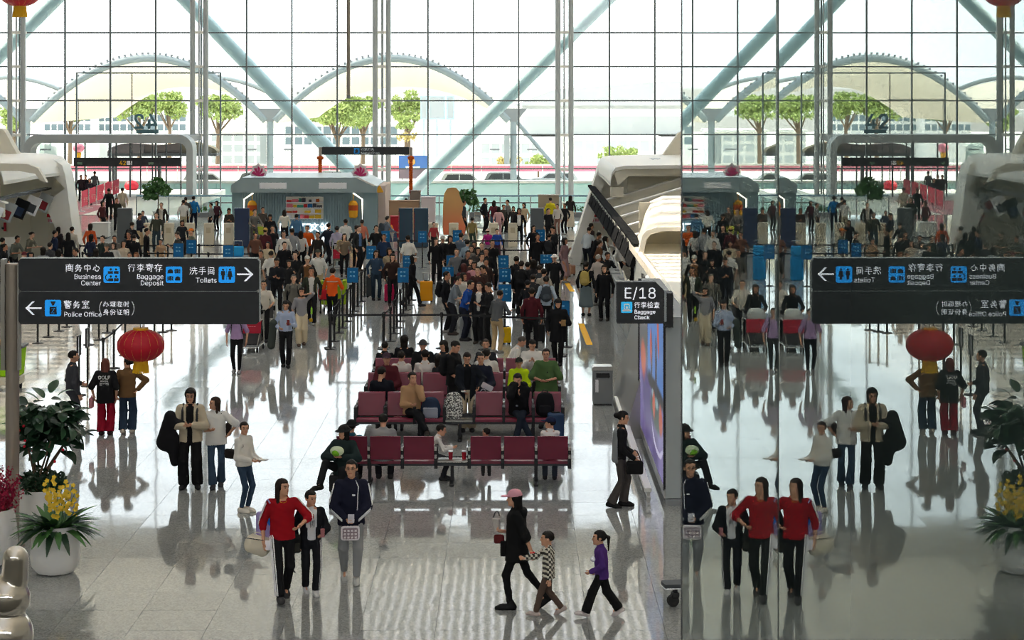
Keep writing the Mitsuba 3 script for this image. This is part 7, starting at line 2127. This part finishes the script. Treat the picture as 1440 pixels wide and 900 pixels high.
# ---------------------------------------------------------------- the crowd: (x, y of the top of the head, height, heading, pose, top, bottom, hair, label, more)
K, W, G, B = '#15161a', '#d6d3cc', '#7d7f82', '#1f2d48'
CROWD = [
 # left island desks
 (5, 334, 1.66, 150, 'stand', '#24272b', K, 'short', 'dark dressed person at the left edge by the left island', {}),
 (17, 331, 1.72, 60, 'lean', '#5e6259', K, 'short', 'man in a grey green T-shirt at the left edge with folded arms', dict(sleeve=.45)),
 (39, 325, 1.64, 70, 'lean', '#6b6a5d', '#2e3d55', 'bun', 'woman with a bun in a grey olive T-shirt leaning to the left island desk', dict(sleeve=.4)),
 (77, 324, 1.68, 120, 'stand', '#1b2742', K, 'short', 'person in a navy jacket with a white strap near the left island leg', {}),
 (82, 319, 1.62, 160, 'stand', '#2a2528', K, 'long', 'long haired woman in dark clothes by the left island leg', {}),
 (101, 319, 1.74, 165, 'stand', '#b9b2a6', '#3a4150', 'short', 'man in a light beige jacket before the white leg of the left island', {}),
 (96, 327, 1.66, 180, 'stand', '#131417', K, 'long', 'woman with long black hair in a black coat, back turned, before the left island leg', {}),
 (6, 343, 1.66, 90, 'stand', '#1a1c1f', K, 'short', 'dark haired person at the left edge above the steel pole', {}),
 (34, 354, 1.64, 20, 'stand', '#3a2a2c', K, 'short', 'person in a maroon cap just above the sign, far left', dict(cap='cap', capc='#5a2026')),
 (44, 355, 1.58, 0, 'stand', '#4a4340', K, 'bob', 'woman whose face shows just above the sign, left', {}),
 (63, 347, 1.70, 170, 'stand', '#8b8f90', K, 'bob', 'person in a pale grey hooded top, back turned, above the sign', {}),
 (70, 341, 1.68, 150, 'stand', '#3a3b3e', K, 'short', 'dark haired man behind the pale grey hood', {}),
 (80, 351, 1.60, 180, 'stand', '#c9c6c0', K, 'long', 'black haired woman in white above the sign, left', {}),
 (107, 349, 1.72, -60, 'stand', '#1d2023', K, 'short', 'man in a dark jacket above the word Business', {}),
 (127, 315, 1.64, 170, 'stand', '#c4532a', K, 'bob', 'woman in an orange red vest by the white counter behind the crowd', {}),
 (128, 330, 1.60, 150, 'stand', '#232a40', K, 'bob', 'person in a navy hood in the left crowd', {}),
 (135, 350, 1.66, 160, 'stand', '#1b1c20', K, 'bob', 'person with black headphones above the sign', {}),
 (146, 331, 1.70, -30, 'stand', '#232e2a', K, 'short', 'man in dark green in the left crowd', {}),
 (150, 342, 1.70, 10, 'stand', '#1e2124', K, 'short', 'man in a grey brimmed cap facing the camera above the sign', dict(cap='cap', capc='#5b5a52')),
 (162, 331, 1.66, 0, 'stand', '#6d6660', K, 'short', 'person facing the camera in grey brown, left crowd', {}),
 (161, 341, 1.60, -20, 'stand', '#c2c0bc', K, 'bob', 'woman in white and grey in the left crowd', {}),
 (173, 339, 1.62, 20, 'stand', '#c9b8a3', K, 'long', 'woman in a cream top in the left crowd', {}),
 (178, 327, 1.76, -20, 'fold', '#141518', K, 'short', 'man in a black T-shirt with raised arm in the left crowd', dict(sleeve=.45)),
 (190, 329, 1.70, 170, 'stand', '#17181b', K, 'short', 'man in black, back turned, in front of the grey totem', {}),
 (182, 355, 1.50, 0, 'stand', '#c9a08a', K, 'short', 'child whose face shows above the sign', {}),
 (192, 355, 1.54, 0, 'stand', '#8a5a3c', K, 'bob', 'brown haired child above the sign', dict(hairc='#6b4226')),
 (182, 312, 1.74, 160, 'lean', '#1b1c1f', K, 'short', 'man in black bending beside the grey totem', {}),
 (206, 321, 1.72, 100, 'stand', '#101113', K, 'short', 'man in a long black coat in profile at the left pedestals', dict(hem=-.35)),
 (196, 300, 1.64, 70, 'phone', '#1c2130', '#b39d7f', 'short', 'person in a dark jacket and beige trousers at the first pedestal', {}),
 (220, 299, 1.68, 0, 'stand', '#3f4238', '#2f3d44', 'short', 'man in dark olive and jeans between the left pedestals', {}),
 (226, 337, 1.30, 0, 'stand', '#b59272', '#8d7258', 'short', 'child in a tan coat in front of the left pedestals', {}),
 (153, 265, 1.74, 180, 'stand', '#141518', K, 'short', 'man in a black hoodie walking away on the pink carpet', {}),
 (172, 264, 1.74, 180, 'stand', '#b9ab98', '#a89a86', 'short', 'man in a beige jacket walking away on the pink carpet', {}),
 (144, 283, 1.62, 60, 'stand', '#4b2024', K, 'bob', 'woman in maroon at the edge of the pink carpet', {}),
 (164, 278, 1.68, 30, 'stand', '#22241f', K, 'short', 'dark dressed man beside the maroon woman by the carpet', {}),
 (227, 285, 1.74, 0, 'stand', '#2a2724', '#4a4845', 'short', 'man in an open dark jacket by the plant of gate 42', dict(open=.06, inner='#b9b2a8', topname='jacket')),
 (201, 297, 1.30, 10, 'stand', '#3b4657', K, 'short', 'child with face to the camera by the first pedestal', {}),
 (258, 281, 1.66, 190, 'stand', '#cfcdc8', '#b9ad92', 'short', 'person in a white jacket near the left balustrade', {}),
 (262, 277, 1.70, 200, 'stand', '#4c4a48', K, 'short', 'man in grey behind the white jacket near the balustrade', {}),
 (271.5, 276, 1.72, 190, 'stand', '#1f72b0', '#1c2434', 'short', 'man in a bright blue jacket near the left balustrade', {}),
 (256, 310, 1.52, 20, 'stand', '#23262b', K, 'bob', 'woman in dark clothes behind the third pedestal', {}),
 (250, 326, 1.66, -60, 'phone', '#3b3c3b', K, 'short', 'man in dark grey holding things before the pedestals', {}),
 (269.5, 321, 1.66, -60, 'stand', '#6d7263', '#b0aa9d', 'short', 'man in an orange cap and grey green shirt before the pedestals', dict(cap='cap', capc='#e07a2e')),
 (114, 246, 1.68, 30, 'stand', '#2a2227', K, 'short', 'person in dark maroon waiting behind the red barriers of gate 42, leftmost', {}),
 (120, 246, 1.66, -20, 'stand', '#1b1b1f', K, 'short', 'person in black waiting behind the red barriers, second from the left', {}),
 (126, 251, 1.60, 10, 'stand', '#2c2a33', K, 'bob', 'woman in dark grey waiting behind the red barriers, third from the left', {}),
 (133, 241, 1.76, 170, 'stand', '#55565a', '#2d3138', 'short', 'tall man in grey at the glass doors behind the red barriers', {}),
 # by the kiosk
 (305, 283, 1.45, -30, 'stand', '#4b2630', K, 'bob', 'person in maroon sitting low by the left balustrade plants', {}),
 (297, 286, 1.40, -60, 'stand', '#8c8e8d', K, 'short', 'person in grey bent by the left balustrade plants', {}),
 (322, 293, 1.62, 10, 'phone', '#3a3430', K, 'bob', 'woman in dark brown left of the deep blue totem', {}),
 (357, 294, 1.72, 30, 'push', '#6e6b66', '#4d4a46', 'short', 'man in grey pushing a trolley at the kiosk corner', {}),
 (367, 292, 1.66, 30, 'stand', '#4d4642', K, 'short', 'dark haired person behind the grey man at the kiosk corner', {}),
 (380, 301, 1.66, 0, 'stand', '#17181c', K, 'bob', 'woman in a black cap and black jacket before the kiosk', dict(cap='cap', capc='#141416')),
 (400, 295, 1.62, 180, 'stand', '#d9d4c8', '#17181c', 'long', 'woman with long black hair in a cream sweater at the kiosk window', {}),
 (417, 301, 1.64, 180, 'stand', '#4a7396', '#1d2a3c', 'short', 'person in a denim blue jacket at the kiosk window', {}),
 (359, 327, 1.64, 20, 'stand', '#6e4a3c', K, 'short', 'person in maroon and tan at the left of the kiosk crowd', {}),
 (373, 320, 1.70, 170, 'stand', '#4a1d24', K, 'short', 'person in a maroon top and yellow beige cap before the kiosk', dict(cap='cap', capc='#c8a45a')),
 (383, 317, 1.74, 20, 'stand', '#1c1d21', K, 'short', 'man in black facing the camera before the kiosk', {}),
 (377, 340, 1.60, -10, 'stand', '#bfae92', K, 'long', 'woman in a beige cardigan before the kiosk crowd', {}),
 (400, 340, 1.74, 20, 'stand', '#15161a', K, 'short', 'man in a dark striped sweater before the kiosk crowd', {}),
 (399, 325, 1.72, 0, 'stand', '#cfccc6', K, 'short', 'man in white with black straps facing the camera', {}),
 (411, 321, 1.76, 180, 'stand', '#8b8d90', K, 'short', 'man in a grey and black jacket with a cross strap, back turned', {}),
 (423, 325, 1.62, 180, 'stand', '#c6c3be', K, 'long', 'long haired woman in white, back turned, before the kiosk', {}),
 (432, 317, 1.72, 0, 'stand', '#d4581c', K, 'short', 'man in an orange T-shirt before the kiosk', dict(sleeve=.45)),
 (447, 326, 1.70, -20, 'stand', '#2b2523', K, 'buzz', 'older man in a dark vest right of the orange T-shirt', {}),
 (461, 314, 1.72, 150, 'walk', '#1b2432', '#1a1c24', 'short', 'man in a navy jacket walking away before the kiosk lettering', {}),
 (474, 318, 1.64, 180, 'stand', '#a9a4bb', K, 'bun', 'woman in a lilac grey shirt, back turned, before the kiosk', {}),
 (486, 308, 1.76, 180, 'stand', '#d4d3cf', '#2a2e38', 'short', 'man in a white shirt, back turned, right of the kiosk lettering', {}),
 (504, 317, 1.76, 60, 'stand', '#2b2e30', '#1b1c20', 'buzz', 'bald man in a dark leather jacket over a blue shirt', dict(open=.05, inner='#5b79a4', topname='jacket')),
 (499, 318, 1.70, 170, 'stand', '#202225', K, 'short', 'dark haired man behind the leather jacket', {}),
 (509, 309, 1.64, 170, 'stand', '#c0705a', K, 'bun', 'woman in a peach shirt at the kiosk corner', {}),
 (529, 317, 1.74, 20, 'stand', '#1a1b1f', K, 'short', 'man in a black T-shirt right of the kiosk', dict(sleeve=.45)),
 (542, 304, 1.70, 120, 'push', '#6d7684', K, 'short', 'man with a grey backpack pushing a loaded trolley right of the kiosk', {}),
 (540, 329, 1.72, 10, 'stand', '#1f3350', K, 'short', 'man in a navy T-shirt behind the denim woman', dict(sleeve=.45)),
 (484, 328, 1.64, 10, 'push', '#7a6a58', K, 'long', 'long haired woman pushing a red panelled trolley', {}),
 # left aisle towards the camera
 (406, 366, 1.56, 20, 'bag', '#26272a', K, 'bob', 'woman with a white paper in front of the man in the brown shirt', {}),
 (389, 363, 1.72, 4, 'phone', '#191c22', '#15161a', 'short', 'man in a dark sweater with a phone, right end of the sign', {}),
 (416, 354, 1.70, -20, 'stand', '#1b1d20', K, 'short', 'man in a dark jacket in profile behind the brown shirt', {}),
 (381, 353, 1.66, 170, 'stand', '#cfccc6', '#3a3f49', 'short', 'person in a white T-shirt, back turned, right of the sign', dict(sleeve=.45)),
 (367, 352, 1.62, -10, 'stand', '#54504a', '#8d857a', 'short', 'person in dark olive just right of the sign', {}),
 (432, 359, 1.74, 10, 'walk', '#2a2624', '#2f2a26', 'short', 'man in a brown shirt and open dark jacket with a pale cap', dict(cap='cap', capc='#b9b5ac', open=.08, inner='#6e4a2c', topname='jacket')),
 (447, 350, 1.72, 6, 'walk2', '#d8d6d1', '#b8a684', 'short', 'man in a white T-shirt and cap with khaki trousers', dict(sleeve=.45, cap='cap', capc='#3c4038')),
 (438, 376, 1.72, 4, 'walk', '#30372c', '#17181b', 'short', 'man in a dark green jacket over white, walking towards the camera', dict(open=.05, inner='#d0cec8', topname='jacket')),
 (413, 386, 1.66, 6, 'walk2', '#6d6a62', '#2b2c30', 'buzz', 'elderly man in a grey vest with a backpack', dict(hairc='#5b5650')),
 (371, 394, 1.70, 4, 'push', '#d8d2c6', '#17181b', 'short', 'man in a cream polo shirt pushing a trolley at the right end of the sign', dict(sleeve=.45)),
 (352, 404, 1.68, 0, 'push', '#14171b', K, 'bob', 'person in black with a white bag pushing a trolley, hidden behind the sign', {}),
 (467, 377, 1.70, 176, 'push', '#e0591d', '#15161a', 'short', 'worker in an orange vest with a silver stripe, back turned, pushing a trolley', dict(sleeve=.5)),
 (529, 352, 1.66, 10, 'pull', '#30445a', '#20303f', 'long', 'woman with long hair in a denim jacket with a suitcase', {}),
 (547, 349, 1.64, 30, 'bag', '#a8977c', K, 'bob', 'woman in beige behind the woman in brown', {}),
 (552, 357, 1.68, 10, 'pull', '#33221e', '#1b1b1f', 'bob', 'woman in a dark brown shirt with the magenta suitcase', {}),
 (579, 358, 1.68, 80, 'walk', '#14151a', '#14151a', 'bob', 'person in a white cap and black outfit walking right with a suitcase', dict(cap='cap', capc='#dcdad6')),
 (574, 331, 1.74, 200, 'stand', '#d9d6cf', '#3b3c40', 'short', 'man in a white T-shirt with a brown bag, back turned', dict(sleeve=.45)),
 # central crowd
 (613, 335, 1.64, 10, 'stand', '#141418', K, 'long', 'woman in black with long hair at the left of the central crowd', {}),
 (622, 332, 1.62, 30, 'fold', '#2a2a2d', K, 'short', 'person with a pale grey hat in the central crowd', dict(cap='bucket', capc='#b4b2ad')),
 (633, 331, 1.68, 20, 'stand', '#17171a', K, 'bob', 'woman in black holding something white in the central crowd', {}),
 (648, 328, 1.74, 160, 'stand', '#5d6a78', '#2c323c', 'short', 'man in a grey blue shirt, back turned, in the central crowd', {}),
 (657, 338, 1.66, 170, 'stand', '#8ea0ad', K, 'short', 'person in a light blue shirt, back turned, central crowd', {}),
 (667, 339, 1.64, 0, 'stand', '#2b2826', K, 'bob', 'woman facing the camera in dark brown, central crowd', {}),
 (678, 340, 1.72, 0, 'stand', '#1e1f23', K, 'short', 'man with glasses in dark clothes, central crowd', {}),
 (692, 338, 1.76, 20, 'stand', '#17181b', K, 'buzz', 'man in a black T-shirt with bare forearms, central crowd', dict(sleeve=.45)),
 (684, 349, 1.72, -10, 'stand', '#1a1b1e', K, 'short', 'dark haired man in black behind the white T-shirt', {}),
 (663, 345, 1.66, 0, 'stand', '#6d6660', K, 'bob', 'woman with a grey top facing the camera, central crowd', {}),
 (672, 348, 1.64, 10, 'stand', '#413c3a', K, 'bob', 'woman in dark grey, central crowd', {}),
 (658, 352, 1.70, 20, 'stand', '#1d1e22', K, 'short', 'man in a dark top with a pale strap, central crowd', {}),
 (642, 350, 1.72, 10, 'stand', '#6b6d70', '#1b1c1f', 'short', 'man in a grey T-shirt facing the camera, central crowd', dict(sleeve=.45)),
 (677, 357, 1.74, 30, 'stand', '#d8d5ce', K, 'short', 'man in a white T-shirt in the middle of the central crowd', dict(sleeve=.45)),
 (683, 364, 1.68, 20, 'stand', '#3a2c2a', K, 'short', 'dark haired person below the white T-shirt, central crowd', {}),
 (662, 362, 1.64, 0, 'stand', '#45302e', K, 'bob', 'woman in dark red brown, central crowd', {}),
 (652, 371, 1.64, 170, 'stand', '#5a2a30', K, 'bob', 'woman with red brown hair, back turned, central crowd', dict(hairc='#4a2320')),
 (667, 368, 1.64, 0, 'stand', '#c08a90', K, 'bob', 'woman in a pink top, central crowd', {}),
 (672, 375, 1.70, -10, 'stand', '#3a2421', K, 'short', 'person in a dark brown fur like jacket, central crowd', {}),
 (680, 373, 1.70, -60, 'phone', '#40302a', K, 'short', 'man in brown bowing his head, central crowd', {}),
 (627, 383, 1.76, 80, 'stand', '#16181d', '#16181d', 'short', 'tall man in black with a black backpack at the left of the central crowd', {}),
 (635, 386, 1.70, 80, 'lean', '#6f7780', '#20222a', 'short', 'man in a grey T-shirt leaning on a suitcase handle', dict(sleeve=.45)),
 (654, 392, 1.72, 70, 'lean', '#1c4796', '#1c2030', 'short', 'man in a royal blue T-shirt with outstretched arms', dict(sleeve=.45)),
 (651, 384, 1.62, 60, 'stand', '#c9c5bd', K, 'bob', 'woman in white behind the royal blue T-shirt', {}),
 (677, 394, 1.70, -20, 'stand', '#1a1c22', '#1b1c20', 'short', 'man in a dark suit jacket with a pale shirt, central crowd', dict(open=.04, inner='#c9c7c2', topname='jacket')),
 (688, 397, 1.74, -70, 'phone', '#1a1b1e', '#16171a', 'short', 'man in a black sweater looking down, central crowd', {}),
 (698, 408, 1.68, 150, 'lean', '#54575a', '#b39a74', 'short', 'person in a grey sweater and tan trousers bending to a yellow suitcase', {}),
 (699, 322, 1.36, 10, 'stand', '#2a52a8', '#4a2a3a', 'short', 'child in a blue and red shirt at the end of the belts', {}),
 (686, 322, 1.30, 180, 'stand', '#b0247a', '#a08a90', 'short', 'child in a magenta coat at the end of the belts', dict(cap='bucket', capc='#c8b0a8')),
 (726, 362, 1.74, 150, 'stand', '#16171a', '#16171a', 'short', 'man in black right of the blue signs, farther one', {}),
 (733, 366, 1.74, 170, 'stand', '#141518', '#16171a', 'short', 'man in black with a black backpack right of the blue signs', {}),
 (742, 369, 1.66, 160, 'stand', '#1c1d20', K, 'short', 'dark haired person between the backpack man and the white strap', {}),
 (750, 366, 1.68, 170, 'stand', '#1e1f23', K, 'bob', 'woman in black, right half of the crowd', {}),
 (758, 371, 1.66, 170, 'stand', '#3a3d40', K, 'short', 'person with a white cross strapped back, right half of the crowd', {}),
 (750, 317, 1.66, 30, 'stand', '#17181b', K, 'long', 'long haired woman in black before the right grey totem', {}),
 (756, 329, 1.72, 10, 'stand', '#141518', K, 'short', 'man in a black jacket before the right grey totem', {}),
 (772, 328, 1.70, 170, 'stand', '#17191c', K, 'short', 'man in black with a backpack right of the grey totem', {}),
 (778, 318, 1.72, -40, 'phone', '#1d2023', K, 'short', 'man in dark clothes reading, right of the grey totem', {}),
 (794, 335, 1.62, 60, 'bag', '#8c6f73', '#a68a8c', 'bob', 'woman in dusty pink with the tan suitcase', dict(leg='skirt', skirt=.65)),
 (780, 357, 1.66, -20, 'stand', '#1a1b1e', K, 'none', 'woman in a white headscarf and black vest with white sleeves', dict(cap='bucket', capc='#dedbd6')),
 (765, 379, 1.72, 165, 'stand', '#9b948a', '#3a3a3e', 'short', 'person in a grey beige sweater, back turned', {}),
 (768, 388, 1.68, 180, 'stand', '#a9b9c9', '#17181b', 'bun', 'woman in a light blue shirt with an olive grey backpack', {}),
 (749, 385, 1.60, 175, 'stand', '#2b2c30', K, 'short', 'person in dark grey left of the olive backpack', {}),
 (742, 394, 1.50, 170, 'stand', '#1a1b20', K, 'short', 'boy with a dark cap and yellow straps, back turned', dict(cap='cap', capc='#1b1c22')),
 (748, 405, 1.70, 178, 'stand', '#4c1721', '#15161a', 'short', 'man in a maroon sweatshirt, back turned, at the front belt', dict(fat=1.08)),
 # right island
 (825, 319, 1.74, 150, 'lean', '#c7d0d6', '#20242c', 'short', 'man in a white shirt leaning at the far right desks', {}),
 (831, 314, 1.70, 120, 'stand', '#3a2c2c', K, 'short', 'dark haired person behind the white shirt at the right desks', {}),
 (835, 326, 1.68, 100, 'lean', '#16171b', K, 'short', 'person in black at the right desks', {}),
 (843, 338, 1.66, 110, 'stand', '#5c3d28', K, 'short', 'person in a brown fur collared coat at the right desks', {}),
 (851, 333, 1.66, 100, 'stand', '#24262a', K, 'bob', 'dark haired woman at the right desks', {}),
 (851, 353, 1.72, 20, 'lean', '#26282b', '#22242a', 'short', 'man in a dark grey T-shirt at the right desks turned to the camera', dict(sleeve=.45)),
 (850, 373, 1.68, -10, 'stand', '#15161a', '#15161a', 'bob', 'woman in a black jacket at the near right desks', dict(hem=-.2)),
 (824, 368, 1.68, 165, 'stand', '#17181c', '#6b7a80', 'bun', 'woman in black with a yellow backpack and grey skirt at the right desks', dict(leg='skirt', skirt=.62)),
 (841, 358, 1.66, 140, 'stand', '#b3a8a0', K, 'short', 'elderly person with pale hair at the right desks', dict(hairc='#b9b3aa')),
 (859, 323, 1.70, -90, 'phone', '#d8d8d6', K, 'short', 'clerk in a white shirt behind the right desks, farther one', {}),
 (867, 336, 1.72, -100, 'lean', '#dcdcda', '#191a1f', 'short', 'clerk in a white shirt leaning over the right desks', {}),
 (884, 348, 1.66, -95, 'phone', '#1b1c21', '#191a1f', 'short', 'clerk in a dark vest behind the right desks', {}),
 # at the glass wall, right of the kiosk
 (571, 279, 1.62, 10, 'phone', '#a3202c', K, 'short', 'person in a red top behind the brown counter', {}),
 (682, 278, 1.68, 60, 'stand', '#1c1e21', K, 'short', 'dark dressed person with a trolley at the balustrade', {}),
 (694.6, 282, 1.64, 180, 'stand', '#5a2630', '#4a6078', 'long', 'long haired woman in a maroon top and jeans at the balustrade', {}),
 (701, 291, 1.50, 190, 'stand', '#d0a3a4', '#c79aa0', 'bob', 'woman in a pale pink coat at the balustrade', {}),
 (714, 281, 1.60, -60, 'stand', '#7d7a76', K, 'short', 'person in grey at the balustrade, middle', {}),
 (708, 288, 1.40, 30, 'stand', '#3c3a38', K, 'short', 'person in dark grey sitting at the balustrade, middle', {}),
 (722, 290, 1.45, 0, 'stand', '#2d2b2a', K, 'bob', 'dark haired woman sitting at the balustrade left of the suit', {}),
 (737, 286, 1.58, -30, 'stand', '#c0a98c', '#b8a184', 'bob', 'person in beige behind the woman in the suit', {}),
 (730, 293, 1.70, -2, 'stand', '#16171b', '#16171b', 'bob', 'woman in a black trouser suit standing alone behind the belts', dict(open=.03, inner='#d8d6d2', topname='jacket', hem=-.2)),
 (774, 278, 1.66, 180, 'stand', '#d3c322', '#4a4a40', 'short', 'person in a bright yellow jacket at the reception counter', {}),
 (784, 287, 1.50, -20, 'stand', '#cfc8c2', '#7a5a50', 'short', 'person in white sitting right of the yellow jacket', {}),
 (794, 286, 1.50, -30, 'stand', '#1c1d20', K, 'short', 'person in black sitting right of the white one by the right column', {}),
 (802, 275, 1.66, 170, 'stand', '#2a2526', '#d3c8b6', 'long', 'woman with a black top and long cream skirt by the right island', dict(leg='skirt', skirt=.8)),
 (771, 293, 1.64, 30, 'stand', '#1d1e22', K, 'short', 'man in black before the reception counter', {}),
 (652, 282, 1.66, 90, 'stand', '#3c4448', K, 'short', 'person in dark grey right of the orange gourd shape', {}),
 (610, 313, 1.30, 20, 'stand', '#a3353a', K, 'short', 'child with red clothes behind the right pedestals', {}),
 (664, 306, 1.40, 160, 'stand', '#8a7a4a', '#3a4a3c', 'short', 'child crouching by the third right pedestal', {}),
]
trolley('luggage trolley with red panels pushed by the long haired woman before the kiosk', 480, 381, 0)
trolley('luggage trolley with red panels at the lower right end of the sign', 353, 493, 0)
trolley('luggage trolley with a lime green box pushed by the orange vest worker', 470, 436, 180, '#9bb52c')
trolley('luggage trolley with boxes right of the kiosk', 546, 356, 60, '#2a3a5a')
trolley('luggage trolley with a lime panel at the kiosk corner', 363, 345, 20, '#a9b53a')
trolley('luggage trolley pushed by the man in the cream polo shirt', 371, 470, 0, '#3a3a3c')
trolley('luggage trolley at the balustrade right of the orange gourd shape', 683, 325, 40, '#8a8a88')
seen_bag = {}
spots = []
for i, row in enumerate(CROWD):
    s = (row[1] - YH) / (H - row[2] * (1.0 if row[9].get('cap') is None else 1.01))
    spots.append([(row[0] - 720) / s, F / s])
spots = np.array(spots)
fixed = np.array(OBST)
for it in range(80):                                          # stand clear of each other, mostly by stepping back or forth
    for i in range(len(spots)):
        for j in range(i):
            d = spots[i] - spots[j]
            if abs(d[0]) < .56 and abs(d[1]) < .54:
                k = (.56 - abs(d[1])) * .5 * (1 if d[1] >= 0 else -1)
                spots[i, 1] += k
                spots[j, 1] -= k
        d = spots[i] - fixed[:, :2]
        for q in np.nonzero((np.abs(d[:, 0]) < fixed[:, 2] + .22) & (np.abs(d[:, 1]) < fixed[:, 3] + .20))[0]:
            spots[i, 1] += .12 * (1 if d[q, 1] >= 0 else -1)
            spots[i, 0] += .01 * (1 if d[q, 0] >= 0 else -1)
for i, (px, py, h, hd, pose, top, bot, hair, lb, mo) in enumerate(CROWD):
    mo = dict(mo)
    X, Y = spots[i] + ((.18, 0) if lb.startswith('clerk') else (0, 0))
    c = [('#17130f', '#1d1712', '#241b15')[i % 3], mo.pop('hairc', None)]
    near = py > 372
    t, J = person(lb, (X, Y), hd, h, pose, top=top, bottom=bot, hair=hair, hairc=c[1] or c[0], skin=i % 3, res=.029 if near else .036 if py > 330 else .043, shoes=('#222226', '#8d8a86', '#3a3532')[i % 3], **mo)
    for word, c1, c2 in (('black backpack', '#131417', '#1c1d21'), ('grey backpack', '#3c444c', '#4a535c'), ('olive grey backpack', '#6a6850', '#77755d'), ('yellow backpack', '#b5a15a', '#c0ac66'), ('dark backpack', '#1b1d22', '#23262c'), ('with a backpack', '#2a2c30', '#33363a')):
        if word in lb and lb not in seen_bag:
            seen_bag[lb] = 1
            worn(t, J, 'back', ('backpack of the ' + lb.split(' with')[0].split(' carrying')[0] + ', ' + word.replace('with a ', '')), c1, c2)
    if 'orange vest' in lb:
        part(t, 'reflective_stripe', nets(lambda X_, Y_, Z_: smax(oval(J['hip'] + J['sp'] * .3, J['neck'] - J['sp'] * .1, .190, .134, .186, .130, (1, 0, 0))(X_, Y_, Z_), np.abs(Z_ - 1.30) - .015, .004), J['hip'] + (-.3, -.3, .1), J['neck'] + (.3, .3, 0), .014), 'steel')
X, Y = xy(480, 381)
t = thing('bag', 'beige soft bag on the trolley before the kiosk', 'bag', at=(X, Y, .18))
part(t, 'body', soft_box((0, .05, .52), (.5, .4, .62), .12), cloth('#9a9480'))
part(t, 'top', soft_box((.02, .05, .9), (.4, .3, .2), .08), cloth('#b3a56e'))
X, Y = xy(353, 493)
t = thing('bag', 'white fluffy bag on the trolley behind the sign end', 'bag', at=(X, Y, .18))
part(t, 'body', soft_box((0, .02, .72), (.46, .4, .44), .14), cloth('#b9bdbb'))
part(t, 'box', soft_box((0, .05, .26), (.48, .6, .5), .02), cloth('#4a4a4c'))
X, Y = xy(470, 436)
t = thing('crate', 'lime green crate on the worker trolley', 'crate', at=(X, Y, .18))
part(t, 'body', soft_box((0, .0, .38), (.78, .6, .72), .03), cloth('#9fbd2a'))
part(t, 'rim', soft_box((0, 0, .75), (.82, .64, .05), .02), cloth('#8aa523'))
X, Y = at_floor(468, 433)[:2]
X, Y = xy(456, 441)
t = thing('bag', 'bright red bag with small pattern on a wheeled stand left of the orange vest worker', 'bag', at=(X, Y, 0), rot=15)
part(t, 'body', soft_box((0, 0, .62), (.36, .28, .36), .08), cloth('#b51f2a'))
part(t, 'handle', handle_loop((-.1, 0, .80), (.1, 0, .80), .14), 'white_sign')
part(t, 'stand', cat([rod((-.12, 0, .05), (-.12, 0, .45), .014, 6), rod((.12, 0, .05), (.12, 0, .45), .014, 6), box(-.14, .14, -.1, .1, .42, .46)]), 'black')
for s in (-1, 1):
    part(t, 'wheel', rod((s * .12 - .02, 0, .05), (s * .12 + .02, 0, .05), .05, 10), 'rubber')
X, Y = xy(546, 356)
t = thing('parcel', 'white box with an orange bag on the trolley right of the kiosk', 'box', at=(X, Y, .18))
part(t, 'carton', soft_box((0, 0, .42), (.45, .5, .84), .01), cloth('#b9b6b2'))
part(t, 'bag', soft_box((.02, -.1, .92), (.36, .3, .2), .07), cloth('#d98a3a'))
# lime trolley box behind the pole, yellow lane markings, skateboard like scooter at the mirror edge
X, Y = xy(18, 548)
t = thing('cleaning_cart', 'lime green cleaning cart behind the steel pole at the left edge', 'cart', at=(X - .25, Y, 0))
part(t, 'bin', prism([(-.34, .35), (.44, .35), (.50, 1.0), (-.40, 1.0)], -.3, .3), cloth('#8fc31a'))
part(t, 'lid', soft_box((.05, 0, 1.03), (1.0, .66, .07), .02), 'dark_grey')
part(t, 'base', soft_box((.05, 0, .24), (.82, .6, .2), .03), 'cream_dark')
part(t, 'rag', soft_box((-.1, -.1, 1.12), (.5, .3, .12), .05), cloth('#b98a5a'))
for x in (-.28, .38):
    for y in (-.22, .22):
        part(t, 'wheel', rod((x - .02, y, .07), (x + .02, y, .07), .07, 12), 'rubber')
for k, (p0, p1) in enumerate((((793, 392), (805, 410)), ((817, 455), (829, 485)))):
    a, b = at_floor(*p0), at_floor(*p1)
    d = (b - a) / np.linalg.norm(b - a)
    n = np.array([-d[1], d[0], 0]) * .09
    single('floor_marking', 'yellow lane stripe on the floor, ' + ('by the tan suitcase' if k == 0 else 'right of the walking woman in the black coat'), 'floor marking', solid_sheet([[a - n + (0, 0, .0006), a + n + (0, 0, .0006)], [b - n + (0, 0, .0006), b + n + (0, 0, .0006)]], 2, 2, (0, 0, .002)), 'yellow')
X, Y = xy(953, 852)
t = thing('scooter_suitcase', 'dark grey ride-on suitcase board cut off by the mirror glass edge', 'scooter', at=(X + .08, Y, 0), rot=10)
part(t, 'deck', prism(Polygon([(-.26, -.10), (.3, -.14), (.3, .14), (-.26, .10)]).buffer(.03), .28, .33, 'z'), 'dark_grey')
part(t, 'rim', prism(Polygon([(-.26, -.10), (.3, -.14), (.3, .14), (-.26, .10)]).buffer(.035), .265, .28, 'z'), 'white_sign')
part(t, 'stem', rod((-.12, 0, .12), (-.12, 0, .27), .035, 10), 'black')
part(t, 'fork', soft_box((-.12, 0, .16), (.10, .12, .08), .02), 'black')
for x in (-.12, .2):
    part(t, 'wheel', cat([rod((x - .03, -.035, .08), (x - .03, -.005, .08), .08, 16), rod((x - .03, .005, .08), (x - .03, .035, .08), .08, 16)]), 'rubber')
